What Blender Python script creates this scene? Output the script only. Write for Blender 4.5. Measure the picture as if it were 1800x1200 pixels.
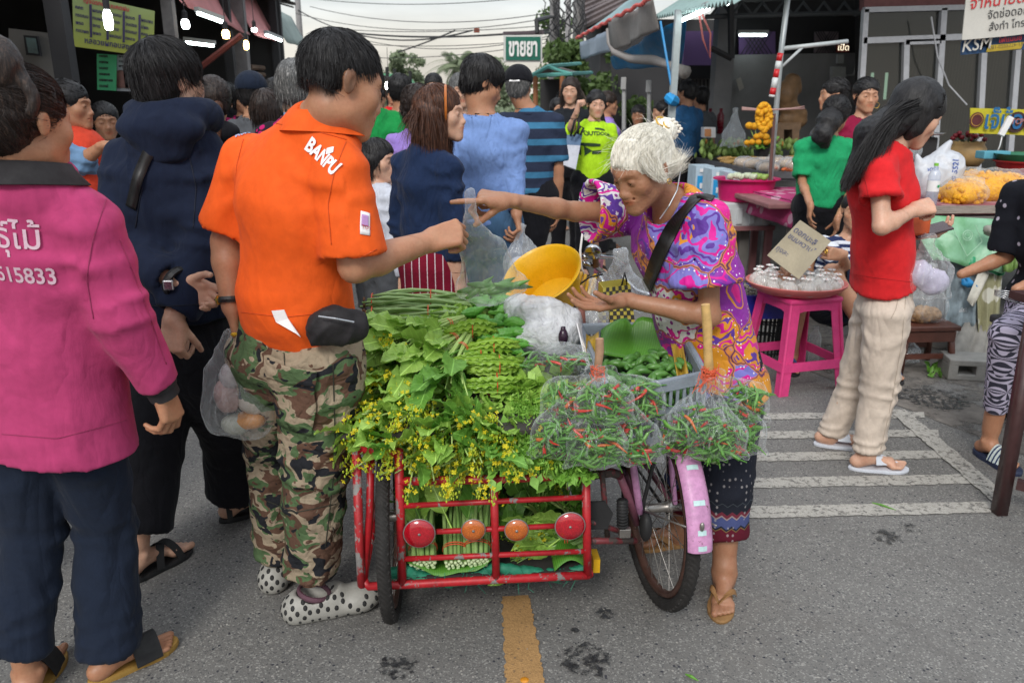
import bpy,bmesh,math,random
import numpy as np
from mathutils import Vector,Matrix,Euler
R=math.radians
for _o in list(bpy.data.objects):bpy.data.objects.remove(_o)
SC=bpy.context.scene
COL=SC.collection
# -- camera
CAM_H,PITCH,YAW,FPX=1.52,16.6,3.9,1400.0
cam_data=bpy.data.cameras.new('camera');cam=bpy.data.objects.new('camera',cam_data);COL.objects.link(cam)
cam.location=(0,0,CAM_H);cam.rotation_euler=(R(90-PITCH),0,R(-YAW))
cam_data.sensor_width=36;cam_data.lens=36*FPX/1800;cam_data.clip_start=.05;cam_data.clip_end=900
cam_data.dof.use_dof=True;cam_data.dof.focus_distance=2.35;cam_data.dof.aperture_fstop=5.6
SC.camera=cam
# -- sky and light (overcast dusk)
SUN_EL,SUN_ROT=38.0,200.0
world=bpy.data.worlds.new('World');SC.world=world;world.use_nodes=True
_n,_l=world.node_tree.nodes,world.node_tree.links
_bg=_n['Background']
_sky=_n.new('ShaderNodeTexSky');_sky.sky_type='NISHITA';_sky.sun_disc=False
_sky.sun_elevation=R(SUN_EL);_sky.sun_rotation=R(SUN_ROT);_sky.dust_density=3.0;_sky.air_density=1.2
_tc=_n.new('ShaderNodeTexCoord');_sep=_n.new('ShaderNodeSeparateXYZ');_l.new(_tc.outputs['Generated'],_sep.inputs[0])
_mp=_n.new('ShaderNodeMapping');_mp.inputs['Scale'].default_value=(1.2,1.2,7.0);_l.new(_tc.outputs['Generated'],_mp.inputs[0])
_nz=_n.new('ShaderNodeTexNoise');_nz.inputs['Scale'].default_value=2.2;_nz.inputs['Detail'].default_value=6;_nz.inputs['Roughness'].default_value=.55
_l.new(_mp.outputs[0],_nz.inputs['Vector'])
_cr=_n.new('ShaderNodeValToRGB')
_cr.color_ramp.elements[0].position=.0;_cr.color_ramp.elements[0].color=(4.7,4.35,3.85,1)
_cr.color_ramp.elements[1].position=.85;_cr.color_ramp.elements[1].color=(7.6,8.0,8.5,1)
for p_,c_ in((.07,(5.0,4.75,4.3,1)),(.14,(3.9,4.3,4.6,1)),(.24,(2.9,3.4,3.85,1)),(.5,(5.8,6.3,6.8,1))):
 e_=_cr.color_ramp.elements.new(p_);e_.color=c_
_l.new(_sep.outputs['Z'],_cr.inputs[0])
_cm=_n.new('ShaderNodeMapRange');_cm.inputs['From Min'].default_value=.3;_cm.inputs['From Max'].default_value=.7
_cm.inputs['To Min'].default_value=.66;_cm.inputs['To Max'].default_value=1.16;_l.new(_nz.outputs['Fac'],_cm.inputs[0])
_mu=_n.new('ShaderNodeVectorMath');_mu.operation='SCALE';_l.new(_cr.outputs[0],_mu.inputs[0]);_l.new(_cm.outputs[0],_mu.inputs['Scale'])
_mx=_n.new('ShaderNodeMix');_mx.data_type='RGBA';_mx.inputs['Factor'].default_value=.88
_l.new(_sky.outputs[0],_mx.inputs[6]);_l.new(_mu.outputs[0],_mx.inputs[7]);_l.new(_mx.outputs[2],_bg.inputs['Color'])
_bg.inputs['Strength'].default_value=.15
sun_d=bpy.data.lights.new('sun','SUN');sun_d.energy=1.5;sun_d.angle=R(16);sun_d.color=(1,.97,.92)
sun=bpy.data.objects.new('sun',sun_d);COL.objects.link(sun)
# the sun stands behind the camera, a little to the left
sun.rotation_euler=(R(90-SUN_EL),0,R(-(SUN_ROT-180)+0))
SC.view_settings.view_transform='Standard';SC.view_settings.look='None';SC.view_settings.gamma=1
SC.view_settings.use_curve_mapping=False;SC.view_settings.exposure=0.42
try:
 SC.cycles.max_bounces=8;SC.cycles.transparent_max_bounces=24;SC.cycles.caustics_reflective=False
 SC.cycles.caustics_refractive=False;SC.cycles.use_denoising=True;SC.cycles.sample_clamp_indirect=6
except Exception:pass
# -- pixel -> place (authoring aid: gives true positions)
_M=cam.rotation_euler.to_matrix();_RT,_UP,_FW=_M.col[0].copy(),_M.col[1].copy(),-_M.col[2].copy()
def ray(px,py):return _FW*FPX+_RT*(px-900)-_UP*(py-600)
def U(px,py,Y):
 r=ray(px,py);t=Y/r.y;return Vector((r.x*t,Y,CAM_H+r.z*t))
def G(px,py,z=0.0):
 r=ray(px,py);t=(z-CAM_H)/r.z;return Vector((r.x*t,r.y*t,z))
def UX(px,py,X):
 r=ray(px,py);t=X/r.x;return Vector((X,r.y*t,CAM_H+r.z*t))
def V(*a):return Vector(a)
rnd=random.Random(7);RN=np.random.RandomState(11)
# -- objects
def mesh_obj(name,verts,faces,mat=None,parent=None,loc=None,smooth=True,mats=None,fm=None):
 me=bpy.data.meshes.new(name)
 if isinstance(verts,np.ndarray)and isinstance(faces,np.ndarray):
  nv,nf,k=len(verts),len(faces),faces.shape[1]
  me.vertices.add(nv);me.vertices.foreach_set('co',verts.astype(np.float32).ravel())
  me.loops.add(nf*k);me.loops.foreach_set('vertex_index',faces.astype(np.int32).ravel())
  me.polygons.add(nf);me.polygons.foreach_set('loop_start',np.arange(0,nf*k,k,dtype=np.int32))
  me.update(calc_edges=True)
 else:
  me.from_pydata([tuple(v)for v in verts],[],[tuple(f)for f in faces]);me.update()
 if smooth:me.polygons.foreach_set('use_smooth',[True]*len(me.polygons))
 if mats:
  for m in mats:me.materials.append(m)
  if fm is not None:me.polygons.foreach_set('material_index',list(fm))
 elif mat:me.materials.append(mat)
 o=bpy.data.objects.new(name,me);COL.objects.link(o)
 if parent is not None:o.parent=parent
 if loc is not None:o.location=loc
 return o
def tag(o,label=None,cat=None,group=None,kind=None):
 if label:o['label']=label
 if cat:o['category']=cat
 if group:o['group']=group
 if kind:o['kind']=kind
 return o
def thing(name,label,cat,loc=(0,0,0),rz=0.0,group=None):
 o=bpy.data.objects.new(name,None);COL.objects.link(o);o.location=loc;o.rotation_euler=(0,0,rz)
 o.empty_display_size=.1
 return tag(o,label,cat,group)
def wpart(name,verts,faces,mat,root,**k):
 "a part whose vertices are given in the world; the root has no rotation"
 l=np.array(root.location)if root is not None else np.zeros(3)
 v=np.asarray([tuple(q)for q in verts]if not isinstance(verts,np.ndarray)else verts,dtype=np.float64)-l
 f=faces
 return mesh_obj(name,v,f if isinstance(f,np.ndarray)else f,mat,root,**k)if isinstance(f,np.ndarray)else mesh_obj(name,v.tolist(),f,mat,root,**k)
def copy_tree(o,parent=None,kids=None):
 c=o.copy();COL.objects.link(c)
 if parent is not None:c.parent=parent
 for ch in list(o.children):copy_tree(ch,c)
 return c
class MB:
 "collects shapes; build() links them as one mesh object"
 def __init__(s):s.v=[];s.f=[];s.m=[];s.cur=0
 def add(s,vs,fs):
  b=len(s.v);s.v+=[tuple(v)for v in vs];s.f+=[tuple(i+b for i in f)for f in fs];s.m+=[s.cur]*len(fs);return s
 def box(s,c,size,rot=None,taper=1.0):
  c=Vector(c);hx,hy,hz=size[0]/2,size[1]/2,size[2]/2
  q=rot if rot is not None else Matrix.Identity(3)
  vs=[]
  for z in(-1,1):
   t=taper if z>0 else 1
   for x,y in((-1,-1),(1,-1),(1,1),(-1,1)):vs.append(c+q@Vector((x*hx*t,y*hy*t,z*hz)))
  return s.add(vs,[(3,2,1,0),(4,5,6,7),(0,1,5,4),(1,2,6,5),(2,3,7,6),(3,0,4,7)])
 def bbox(s,c,size,b=.004,rot=None):
  "box with bevelled edges"
  bm=bmesh.new();bmesh.ops.create_cube(bm,size=1)
  for v in bm.verts:v.co=Vector((v.co.x*size[0],v.co.y*size[1],v.co.z*size[2]))
  bmesh.ops.bevel(bm,geom=list(bm.edges),offset=b,segments=2,affect='EDGES',profile=.5)
  q=rot if rot is not None else Matrix.Identity(3);bm.verts.index_update()
  s.add([Vector(c)+q@v.co for v in bm.verts],[[v.index for v in f.verts]for f in bm.faces]);bm.free();return s
 def tube(s,pts,r,n=10,caps=True,flat=None):
  pts=[Vector(p)for p in pts];m=len(pts)
  rs=[r]*m if not hasattr(r,'__len__')else list(r)
  t0=(pts[1]-pts[0]).normalized();a=t0 .orthogonal().normalized()if flat is None else(Vector(flat)-t0*t0 .dot(Vector(flat))).normalized()
  vs=[]
  for i,p in enumerate(pts):
   t=(pts[min(i+1,m-1)]-pts[max(i-1,0)]).normalized()
   a=(a-t*a.dot(t));a=a.normalized()if a.length>1e-6 else t.orthogonal().normalized()
   b=t.cross(a);rr=rs[i];ra,rb=rr if hasattr(rr,'__len__')else(rr,rr)
   for j in range(n):
    g=2*math.pi*j/n;vs.append(p+a*(ra*math.cos(g))+b*(rb*math.sin(g)))
  fs=[(i*n+j,i*n+(j+1)%n,(i+1)*n+(j+1)%n,(i+1)*n+j)for i in range(m-1)for j in range(n)]
  if caps:fs+=[tuple(range(n-1,-1,-1)),tuple(range((m-1)*n,m*n))]
  return s.add(vs,fs)
 def lathe(s,prof,c=(0,0,0),n=24,rot=None,sx=1,sy=1,caps=False):
  c=Vector(c);q=rot if rot is not None else Matrix.Identity(3);vs=[];m=len(prof)
  for r,z in prof:
   for j in range(n):
    g=2*math.pi*j/n;vs.append(c+q@Vector((r*math.cos(g)*sx,r*math.sin(g)*sy,z)))
  fs=[(i*n+j,i*n+(j+1)%n,(i+1)*n+(j+1)%n,(i+1)*n+j)for i in range(m-1)for j in range(n)]
  if caps:fs+=[tuple(range(n-1,-1,-1)),tuple(range((m-1)*n,m*n))]
  return s.add(vs,fs)
 def torus(s,c,axis,R0,r,n=40,k=8,a0=0,a1=2*math.pi,sx=1.0):
  ax=Vector(axis).normalized();u=ax.orthogonal().normalized();w=ax.cross(u)
  if abs(ax.x)>.9:u,w=Vector((0,1,0)),Vector((0,0,1))
  full=abs(a1-a0)>6.28;vs=[];N_=n if full else n+1
  for i in range(N_):
   g=a0+(a1-a0)*i/n;d=u*math.cos(g)+w*math.sin(g)
   for j in range(k):
    h=2*math.pi*j/k;vs.append(Vector(c)+d*(R0+r*math.cos(h))+ax*(r*sx*math.sin(h)))
  fs=[]
  for i in range(n):
   i2=(i+1)%N_
   for j in range(k):fs.append((i*k+j,i2*k+j,i2*k+(j+1)%k,i*k+(j+1)%k))
  return s.add(vs,fs)
 def grid(s,P):
  "P: rows of points -> a sheet"
  m,n=len(P),len(P[0])
  return s.add([q for row in P for q in row],[(i*n+j,i*n+j+1,(i+1)*n+j+1,(i+1)*n+j)for i in range(m-1)for j in range(n-1)])
 def slab(s,P,th=.004):
  "sheet with thickness; rows of points"
  m,n=len(P),len(P[0]);P=[[Vector(q)for q in r]for r in P]
  nr=(P[0][-1]-P[0][0]).cross(P[-1][0]-P[0][0]).normalized()*th
  b=len(s.v);A=[q for r in P for q in r];B=[q-nr for q in A]
  fs=[(i*n+j,i*n+j+1,(i+1)*n+j+1,(i+1)*n+j)for i in range(m-1)for j in range(n-1)]
  k=m*n;fs+=[tuple(k+q for q in reversed(f))for f in fs]
  rim=[j for j in range(n)]+[i*n+n-1 for i in range(1,m)]+[(m-1)*n+j for j in range(n-2,-1,-1)]+[i*n for i in range(m-2,0,-1)]
  L=len(rim)
  fs+=[(rim[i],k+rim[i],k+rim[(i+1)%L],rim[(i+1)%L])for i in range(L)]
  return s.add(A+B,fs)
 def prism(s,poly,a,b,axis='z'):
  "flat outline extruded from a to b"
  n=len(poly)
  f={'z':lambda p,h:(p[0],p[1],h),'y':lambda p,h:(p[0],h,p[1]),'x':lambda p,h:(h,p[0],p[1])}[axis]
  return s.add([f(p,a)for p in poly]+[f(p,b)for p in poly],[tuple(range(n-1,-1,-1)),tuple(range(n,2*n))]+[(i,(i+1)%n,n+(i+1)%n,n+i)for i in range(n)])
 def blob(s,c,r,n=8,m=6,rot=None):
  r=r if hasattr(r,'__len__')else(r,r,r);q=rot if rot is not None else Matrix.Identity(3);c=Vector(c);vs=[c+q@Vector((0,0,-r[2]))]
  for i in range(1,m):
   a=-math.pi/2+math.pi*i/m
   for j in range(n):
    g=2*math.pi*j/n;vs.append(c+q@Vector((r[0]*math.cos(a)*math.cos(g),r[1]*math.cos(a)*math.sin(g),r[2]*math.sin(a))))
  vs.append(c+q@Vector((0,0,r[2])));L=len(vs)-1
  fs=[(0,1+(j+1)%n,1+j)for j in range(n)]+[(1+i*n+j,1+i*n+(j+1)%n,1+(i+1)*n+(j+1)%n,1+(i+1)*n+j)for i in range(m-2)for j in range(n)]
  fs+=[(L,L-n+j,L-n+(j+1)%n)for j in range(n)]
  return s.add(vs,fs)
 def build(s,name,mat=None,parent=None,world=True,smooth=False,loc=None,mats=None,auto=None):
  l=Vector(parent.location)if(parent is not None and world)else Vector((0,0,0))
  o=mesh_obj(name,[(v[0]-l.x,v[1]-l.y,v[2]-l.z)for v in s.v],s.f,mat,parent,loc,smooth,mats,s.m if mats else None)
  if smooth and auto:
   try:o.data.set_sharp_from_angle(angle=R(auto))
   except Exception:pass
  return o
def ax_rot(d,up=(0,0,1)):
 "rotation whose local z points along d"
 return Vector(d).normalized().to_track_quat('Z','Y').to_matrix()
 # -- materials
class NT:
 def __init__(s,name):
  s.m=bpy.data.materials.new(name);s.m.use_nodes=True;s.t=s.m.node_tree;s.p=s.t.nodes['Principled BSDF'];s.out=s.t.nodes['Material Output']
  s._oc=None
 def put(s,node,key,val):
  i=node.inputs[key]
  if isinstance(val,bpy.types.NodeSocket):s.t.links.new(val,i)
  else:
   if hasattr(val,'__len__')and len(val)==3 and i.type=='RGBA':val=(*val,1)
   i.default_value=val
 def n(s,typ,ins=None,**at):
  nd=s.t.nodes.new('ShaderNode'+typ)
  for k,v in at.items():setattr(nd,k,v)
  for k,v in(ins or{}).items():s.put(nd,k,v)
  return nd
 def oc(s,scale=None,which='Object',rot=None):
  if s._oc is None:s._oc=s.n('TexCoord')
  o=s._oc.outputs[which]
  if scale is not None or rot is not None:
   mp=s.n('Mapping',{'Vector':o})
   if scale is not None:mp.inputs['Scale'].default_value=scale if hasattr(scale,'__len__')else(scale,)*3
   if rot is not None:mp.inputs['Rotation'].default_value=rot
   o=mp.outputs[0]
  return o
 def noise(s,scale,detail=4,rough=.55,vec=None,out='Fac',dist=0.0):
  return s.n('TexNoise',{'Scale':scale,'Detail':detail,'Roughness':rough,'Distortion':dist,'Vector':vec if vec is not None else s.oc()}).outputs[out]
 def voro(s,scale,vec=None,out='Distance',feature='F1',**k):
  return s.n('TexVoronoi',{'Scale':scale,'Vector':vec if vec is not None else s.oc(),**{q.capitalize():w for q,w in k.items()}},feature=feature).outputs[out]
 def ramp(s,fac,stops,interp='LINEAR'):
  r=s.n('ValToRGB',{'Fac':fac});cr=r.color_ramp;cr.interpolation=interp
  while len(cr.elements)<len(stops):cr.elements.new(.5)
  for e,(p,c)in zip(cr.elements,stops):
   e.position=p;e.color=(*c,1)if hasattr(c,'__len__')else(c,c,c,1)
  return r.outputs[0]
 def mix(s,fac,a,b,mode='MIX'):
  m=s.n('Mix',data_type='RGBA',blend_type=mode);s.put(m,0,fac);s.put(m,6,a);s.put(m,7,b);return m.outputs[2]
 def math(s,op,a,b=0.0,c=0.0):
  m=s.n('Math',operation=op);s.put(m,0,a);s.put(m,1,b);s.put(m,2,c);return m.outputs[0]
 def sep(s,v):return s.n('SeparateXYZ',{0:v}).outputs
 def comb(s,x,y,z):return s.n('CombineXYZ',{0:x,1:y,2:z}).outputs[0]
 def bump(s,h,strength=.3,dist=.01,nrm=None):
  b=s.n('Bump',{'Height':h,'Strength':strength,'Distance':dist})
  if nrm is not None:s.put(b,'Normal',nrm)
  return b.outputs[0]
 def fin(s,col=None,rough=None,nrm=None,metal=None,alpha=None,spec=None,sheen=None,emit=None,estr=None,sss=None,trans=None,coat=None):
  for k,v in(('Base Color',col),('Roughness',rough),('Normal',nrm),('Metallic',metal),('Alpha',alpha),('Specular IOR Level',spec),('Sheen Weight',sheen),('Emission Color',emit),('Emission Strength',estr),('Subsurface Weight',sss),('Transmission Weight',trans),('Coat Weight',coat)):
   if v is not None:s.put(s.p,k,v)
  return s.m
def vary(t,col,amt=.25,scale=6,fine=60,famt=.1):
 "a colour with broad and fine unevenness"
 a=t.ramp(t.noise(scale,5),[(.3,tuple(c*(1-amt)for c in col)),(.7,tuple(min(1,c*(1+amt))for c in col))])
 return t.mix(famt,a,t.ramp(t.noise(fine,3),[(.35,tuple(c*.5 for c in col)),(.65,tuple(min(1,c*1.5)for c in col))]))
def crease(t,sc=5.0,st=.5,aniso=(1,1,.6),nrm=None):
 "sharp soft-sided wrinkle lines"
 v=t.oc(aniso);f=lambda s_,d:t.math('MINIMUM',t.math('ABSOLUTE',t.math('SUBTRACT',t.noise(s_,2,.45,v,dist=d),.5)),.10)
 return t.bump(t.math('ADD',f(sc,1.1),t.math('MULTIPLY',f(sc*2.3,.7),.45)),st,.05,nrm)
def cloth(name,col,amt=.12,rough=.9,weave=900,wr=.25,wscale=14,sheen=.04,aniso=(1,1,.45),pattern=None):
 t=NT(name);c=vary(t,col,amt,3.5,40,.12)if pattern is None else pattern(t)
 h1=t.noise(wscale,5,.6,t.oc(aniso),dist=.6);h2=t.noise(weave,2)
 b=t.bump(h2,.12,.0015,t.bump(h1,wr*.6,.03,crease(t,wscale*.5,min(.9,wr*1.5),aniso)))
 return t.fin(c,rough,b,spec=.2,sheen=sheen)
def plain(name,col,rough=.5,amt=.1,metal=0.0,bs=.1,scale=20,fine=150,spec=.5,coat=None,bscale=120):
 t=NT(name);return t.fin(vary(t,col,amt,scale,fine,.1),t.ramp(t.noise(scale*2,4),[(.3,max(.02,rough-.12)),(.7,min(1,rough+.12))]),t.bump(t.noise(bscale,4),bs,.002),metal,spec=spec,coat=coat)
def skin(name,col):
 t=NT(name)
 a=t.n('Attribute',attribute_name='tint').outputs['Color']
 base=vary(t,col,.13,18,140,.12)
 base=t.mix(.25,base,t.ramp(t.noise(35,4),[(.35,(col[0]*1.05,col[1]*.72,col[2]*.62)),(.65,col)]))
 c=t.mix(1.0,base,a,'MULTIPLY')
 b=t.bump(t.noise(420,3),.15,.0012,t.bump(t.noise(60,4),.12,.004))
 return t.fin(c,t.ramp(t.noise(50,3),[(.3,.38),(.7,.55)]),b,spec=.42,sss=.04)
def emissive(name,col,st):
 t=NT(name);return t.fin((.8,.8,.8),.4,emit=col,estr=st)
def plastic_film(name,tint=(.9,.92,.92),op=.03,rough=.08,crease=16,cs=.55,edge=.55,cr=.15):
 "thin clear bag: mostly see-through, with sharp glossy creases and highlight lines painted in"
 t=NT(name);v=t.oc((1,1,.40));h=t.n('TexNoise',{'Scale':crease,'Detail':3.0,'Roughness':.5,'Distortion':.8,'Vector':v}).outputs['Fac'];r=t.math('ABSOLUTE',t.math('SUBTRACT',h,.5));r2=t.math('ABSOLUTE',t.math('SUBTRACT',t.noise(crease*2.1,2,.5,v,dist=.6),.5))
 hh=t.math('ADD',t.math('MINIMUM',r,.12),t.math('MULTIPLY',t.math('MINIMUM',r2,.10),.6));nr=t.bump(hh,cs,.06);lw=t.math('POWER',t.n('LayerWeight',{'Blend':.5}).outputs['Facing'],2.6)
 line=t.math('ADD',t.ramp(r,[(0,1.0),(.012,.0)]),t.math('MULTIPLY',t.ramp(r2,[(0,1.0),(.010,.0)]),.6));al=t.math('ADD',t.math('MULTIPLY',lw,edge),t.math('ADD',op,t.math('MULTIPLY',line,cr)))  # pale crease and rim lines painted as opacity, standing for highlights
 return t.fin(tint,rough,nr,alpha=t.math('MINIMUM',al,.95),spec=1.0)
 # -- numpy noise
_perm=np.random.RandomState(3).permutation(256)
def vnoise(P,scale=1.0,seed=0):
 "smooth value noise in -1..1 at the points P (N,3)"
 q=np.asarray(P,dtype=np.float64)*scale+seed*17.31;i=np.floor(q).astype(np.int64);f=q-i;f=f*f*(3-2*f)
 def h(a,b,c):return _perm[(_perm[(_perm[a&255]+b)&255]+c)&255]/127.5-1
 x,y,z=i[:,0],i[:,1],i[:,2];r=0
 for dx in(0,1):
  wx=f[:,0]if dx else 1-f[:,0]
  for dy in(0,1):
   wy=f[:,1]if dy else 1-f[:,1]
   for dz in(0,1):
    wz=f[:,2]if dz else 1-f[:,2];r=r+wx*wy*wz*h(x+dx,y+dy,z+dz)
 return r
def ridge(P,scale,seed=0):return 1-2*np.abs(vnoise(P,scale,seed))
# -- distance-field modelling
A3=lambda v:np.array((v[0],v[1],v[2]),dtype=np.float64)
class Seg:
 "tapered rod from a to b; side/fl make the section an ellipse (radius r along side, r*fl across)"
 def __init__(s,a,b,ra,rb=None,side=None,fa=1.0,fb=None):
  s.a,s.b,s.ra,s.rb=A3(a),A3(b),ra,ra if rb is None else rb;s.fa,s.fb=fa,fa if fb is None else fb;s.side=None if side is None else A3(side)
  m=max(s.ra,s.rb)*max(1,s.fa,s.fb);s.lo=np.minimum(s.a,s.b)-m;s.hi=np.maximum(s.a,s.b)+m
 def ev(s,X,Y,Z):
  d=s.b-s.a;L2=max(d@d,1e-12);x,y,z=X-s.a[0],Y-s.a[1],Z-s.a[2]
  t=np.clip((x*d[0]+y*d[1]+z*d[2])/L2,0,1);r=s.ra+(s.rb-s.ra)*t
  ox,oy,oz=x-t*d[0],y-t*d[1],z-t*d[2]
  if s.side is None:return np.sqrt(ox*ox+oy*oy+oz*oz)-r
  dn=d/math.sqrt(L2);sd=s.side-dn*(s.side@dn);sd/=max(np.linalg.norm(sd),1e-9);nn=np.cross(dn,sd);rv=r*(s.fa+(s.fb-s.fa)*t)
  u=ox*sd[0]+oy*sd[1]+oz*sd[2];v=ox*nn[0]+oy*nn[1]+oz*nn[2];w2=np.maximum(ox*ox+oy*oy+oz*oz-u*u-v*v,0);m=np.minimum(r,rv)
  k0=np.sqrt((u/r)**2+(v/rv)**2+w2/m**2);k1=np.sqrt((u/r**2)**2+(v/rv**2)**2+w2/m**4)+1e-9
  return k0*(k0-1)/k1
class Ell:
 def __init__(s,c,r,ax=None):
  s.c=A3(c);s.r=np.array(r if hasattr(r,'__len__')else(r,r,r),dtype=float);s.ax=np.eye(3)if ax is None else np.array([A3(q)for q in ax])
  e=np.sqrt(((s.ax*s.r[:,None])**2).sum(0));s.lo,s.hi=s.c-e,s.c+e
 def ev(s,X,Y,Z):
  x,y,z=X-s.c[0],Y-s.c[1],Z-s.c[2];k0=0;k1=0
  for i in range(3):
   q=(x*s.ax[i,0]+y*s.ax[i,1]+z*s.ax[i,2])/s.r[i];k0=k0+q*q;k1=k1+(q/s.r[i])**2
  k0=np.sqrt(k0);return k0*(k0-1)/(np.sqrt(k1)+1e-9)
class Half:
 "everything on the side n points to, from point p"
 def __init__(s,p,n):s.p=A3(p);n=A3(n);s.n=n/np.linalg.norm(n);s.lo=np.full(3,-1e3);s.hi=np.full(3,1e3)
 def ev(s,X,Y,Z):return-((X-s.p[0])*s.n[0]+(Y-s.p[1])*s.n[1]+(Z-s.p[2])*s.n[2])
class Grp:
 "ops: list of (op, shape, k); op 'u' join, 's' cut away, 'i' keep only"
 def __init__(s,ops=None):s.ops=ops or[]
 def u(s,sh,k=.02):s.ops.append(('u',sh,k));return s
 def s(s,sh,k=.005):s.ops.append(('s',sh,k));return s
 def i(s,sh,k=.004):s.ops.append(('i',sh,k));return s
 @property
 def lo(s):return np.min([o[1].lo for o in s.ops if o[0]=='u'],axis=0)
 @property
 def hi(s):return np.max([o[1].hi for o in s.ops if o[0]=='u'],axis=0)
 def ev(s,X,Y,Z):
  sh=np.broadcast_shapes(X.shape,Y.shape,Z.shape);D=np.full(sh,.5,dtype=np.float32)
  x,y,z=X.ravel(),Y.ravel(),Z.ravel()
  for op,p,k in s.ops:
   k=max(k,1e-5);mg=k+.03
   if op=='i':sl=(slice(None),)*3
   else:
    i0,i1=np.searchsorted(x,p.lo[0]-mg),np.searchsorted(x,p.hi[0]+mg);j0,j1=np.searchsorted(y,p.lo[1]-mg),np.searchsorted(y,p.hi[1]+mg);k0,k1=np.searchsorted(z,p.lo[2]-mg),np.searchsorted(z,p.hi[2]+mg)
    if i0>=i1 or j0>=j1 or k0>=k1:continue
    sl=(slice(i0,i1),slice(j0,j1),slice(k0,k1))
   d=p.ev(X[sl[0]],Y[:,sl[1]],Z[:,:,sl[2]]).astype(np.float32);c=D[sl]
   if op=='u':h=np.maximum(k-np.abs(c-d),0)/k;D[sl]=np.minimum(c,d)-h*h*k*.25
   elif op=='s':h=np.maximum(k-np.abs(c+d),0)/k;D[sl]=np.maximum(c,-d)+h*h*k*.25
   else:D[sl]=np.maximum(c,d)
  return D
def nets(sh,res,lo=None,hi=None,drop=None):
 "surface mesh of a field"
 lo=sh.lo-.02 if lo is None else np.array(lo,float);hi=sh.hi+.02 if hi is None else np.array(hi,float)
 ax=[np.arange(lo[i],hi[i]+res,res)for i in range(3)]
 D=sh.ev(ax[0][:,None,None],ax[1][None,:,None],ax[2][None,None,:]);S=D<0
 n=np.array(D.shape);cs=n-1
 cnt=np.zeros(cs,np.float32);acc=np.zeros((3,*cs),np.float32)
 for a in range(3):
  s0=[slice(None)]*3;s1=[slice(None)]*3;s0[a]=slice(0,-1);s1[a]=slice(1,None)
  A,B=D[tuple(s0)],D[tuple(s1)];cr=(A<0)!=(B<0);t=np.where(cr,A/np.where(cr,A-B,1),0).astype(np.float32);crf=cr.astype(np.float32)
  b,c=[i for i in range(3)if i!=a]
  for ob in(0,1):
   for occ in(0,1):
    sl=[slice(None)]*3;sl[b]=slice(ob,n[b]-1+ob);sl[c]=slice(occ,n[c]-1+occ);sl=tuple(sl)
    w=crf[sl];cnt+=w;acc[a]+=t[sl];acc[b]+=w*ob;acc[c]+=w*occ
 act=cnt>0;idx=np.full(cs,-1,np.int64);ii=np.argwhere(act);idx[act]=np.arange(len(ii))
 if len(ii)==0:return np.zeros((0,3)),np.zeros((0,4),int)
 V_=np.stack([acc[a][act]/cnt[act]for a in range(3)],1)+ii;V_=V_*res+lo
 F_=[]
 for a in range(3):
  b,c=(a+1)%3,(a+2)%3;s0=[slice(1,-1)]*3;s1=[slice(1,-1)]*3;s0[a]=slice(0,-1);s1[a]=slice(1,None)
  A,B=S[tuple(s0)],S[tuple(s1)];cr=np.argwhere(A!=B)
  if len(cr)==0:continue
  off=np.ones(3,int);off[a]=0;g=cr+off;inside=A[tuple(cr.T)]
  def at(db,dc):
   h=g.copy();h[:,b]-=db;h[:,c]-=dc;return idx[tuple(h.T)]
  q=np.stack([at(1,1),at(0,1),at(0,0),at(1,0)],1);q[~inside]=q[~inside][:,::-1];F_.append(q)
 F_=np.concatenate(F_);F_=F_[(F_>=0).all(1)]
 if drop:
  c=V_[F_].mean(1);keep=np.ones(len(F_),bool)
  for l,h in drop:keep&=~((c>np.array(l))&(c<np.array(h))).all(1)
  F_=F_[keep];us=np.unique(F_);mp=np.zeros(len(V_),int);mp[us]=np.arange(len(us));V_=V_[us];F_=mp[F_]
 return V_,F_
def merge(parts):
 vs,fs,b=[],[],0
 for v,f in parts:
  if len(v)==0:continue
  vs.append(v);fs.append(f+b);b+=len(v)
 return np.concatenate(vs),np.concatenate(fs)
def vnormals(v,f):
 n=np.cross(v[f[:,2]]-v[f[:,0]],v[f[:,3]]-v[f[:,1]]);out=np.zeros_like(v)
 for i in range(4):np.add.at(out,f[:,i],n)
 return out/(np.linalg.norm(out,axis=1,keepdims=True)+1e-12)
def set_tint(o,cols):
 a=o.data.color_attributes.new('tint','FLOAT_COLOR','POINT');c=np.ones((len(o.data.vertices),4),np.float32);c[:,:3]=cols;a.data.foreach_set('color',c.ravel())
def relax(v,f,it=2,lam=.5):
 "even out the grid stepping"
 e=np.concatenate([f[:,[0,1]],f[:,[1,2]],f[:,[2,3]],f[:,[3,0]]]);n=len(v)
 dg=np.zeros(n);np.add.at(dg,e[:,0],1);np.add.at(dg,e[:,1],1);dg=np.maximum(dg,1)[:,None]
 for _ in range(it):
  s_=np.zeros_like(v)
  for k in range(3):
   s_[:,k]=np.bincount(e[:,0],v[e[:,1],k],n)+np.bincount(e[:,1],v[e[:,0],k],n)
  v=v+(s_/dg-v)*lam
 return v
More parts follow.
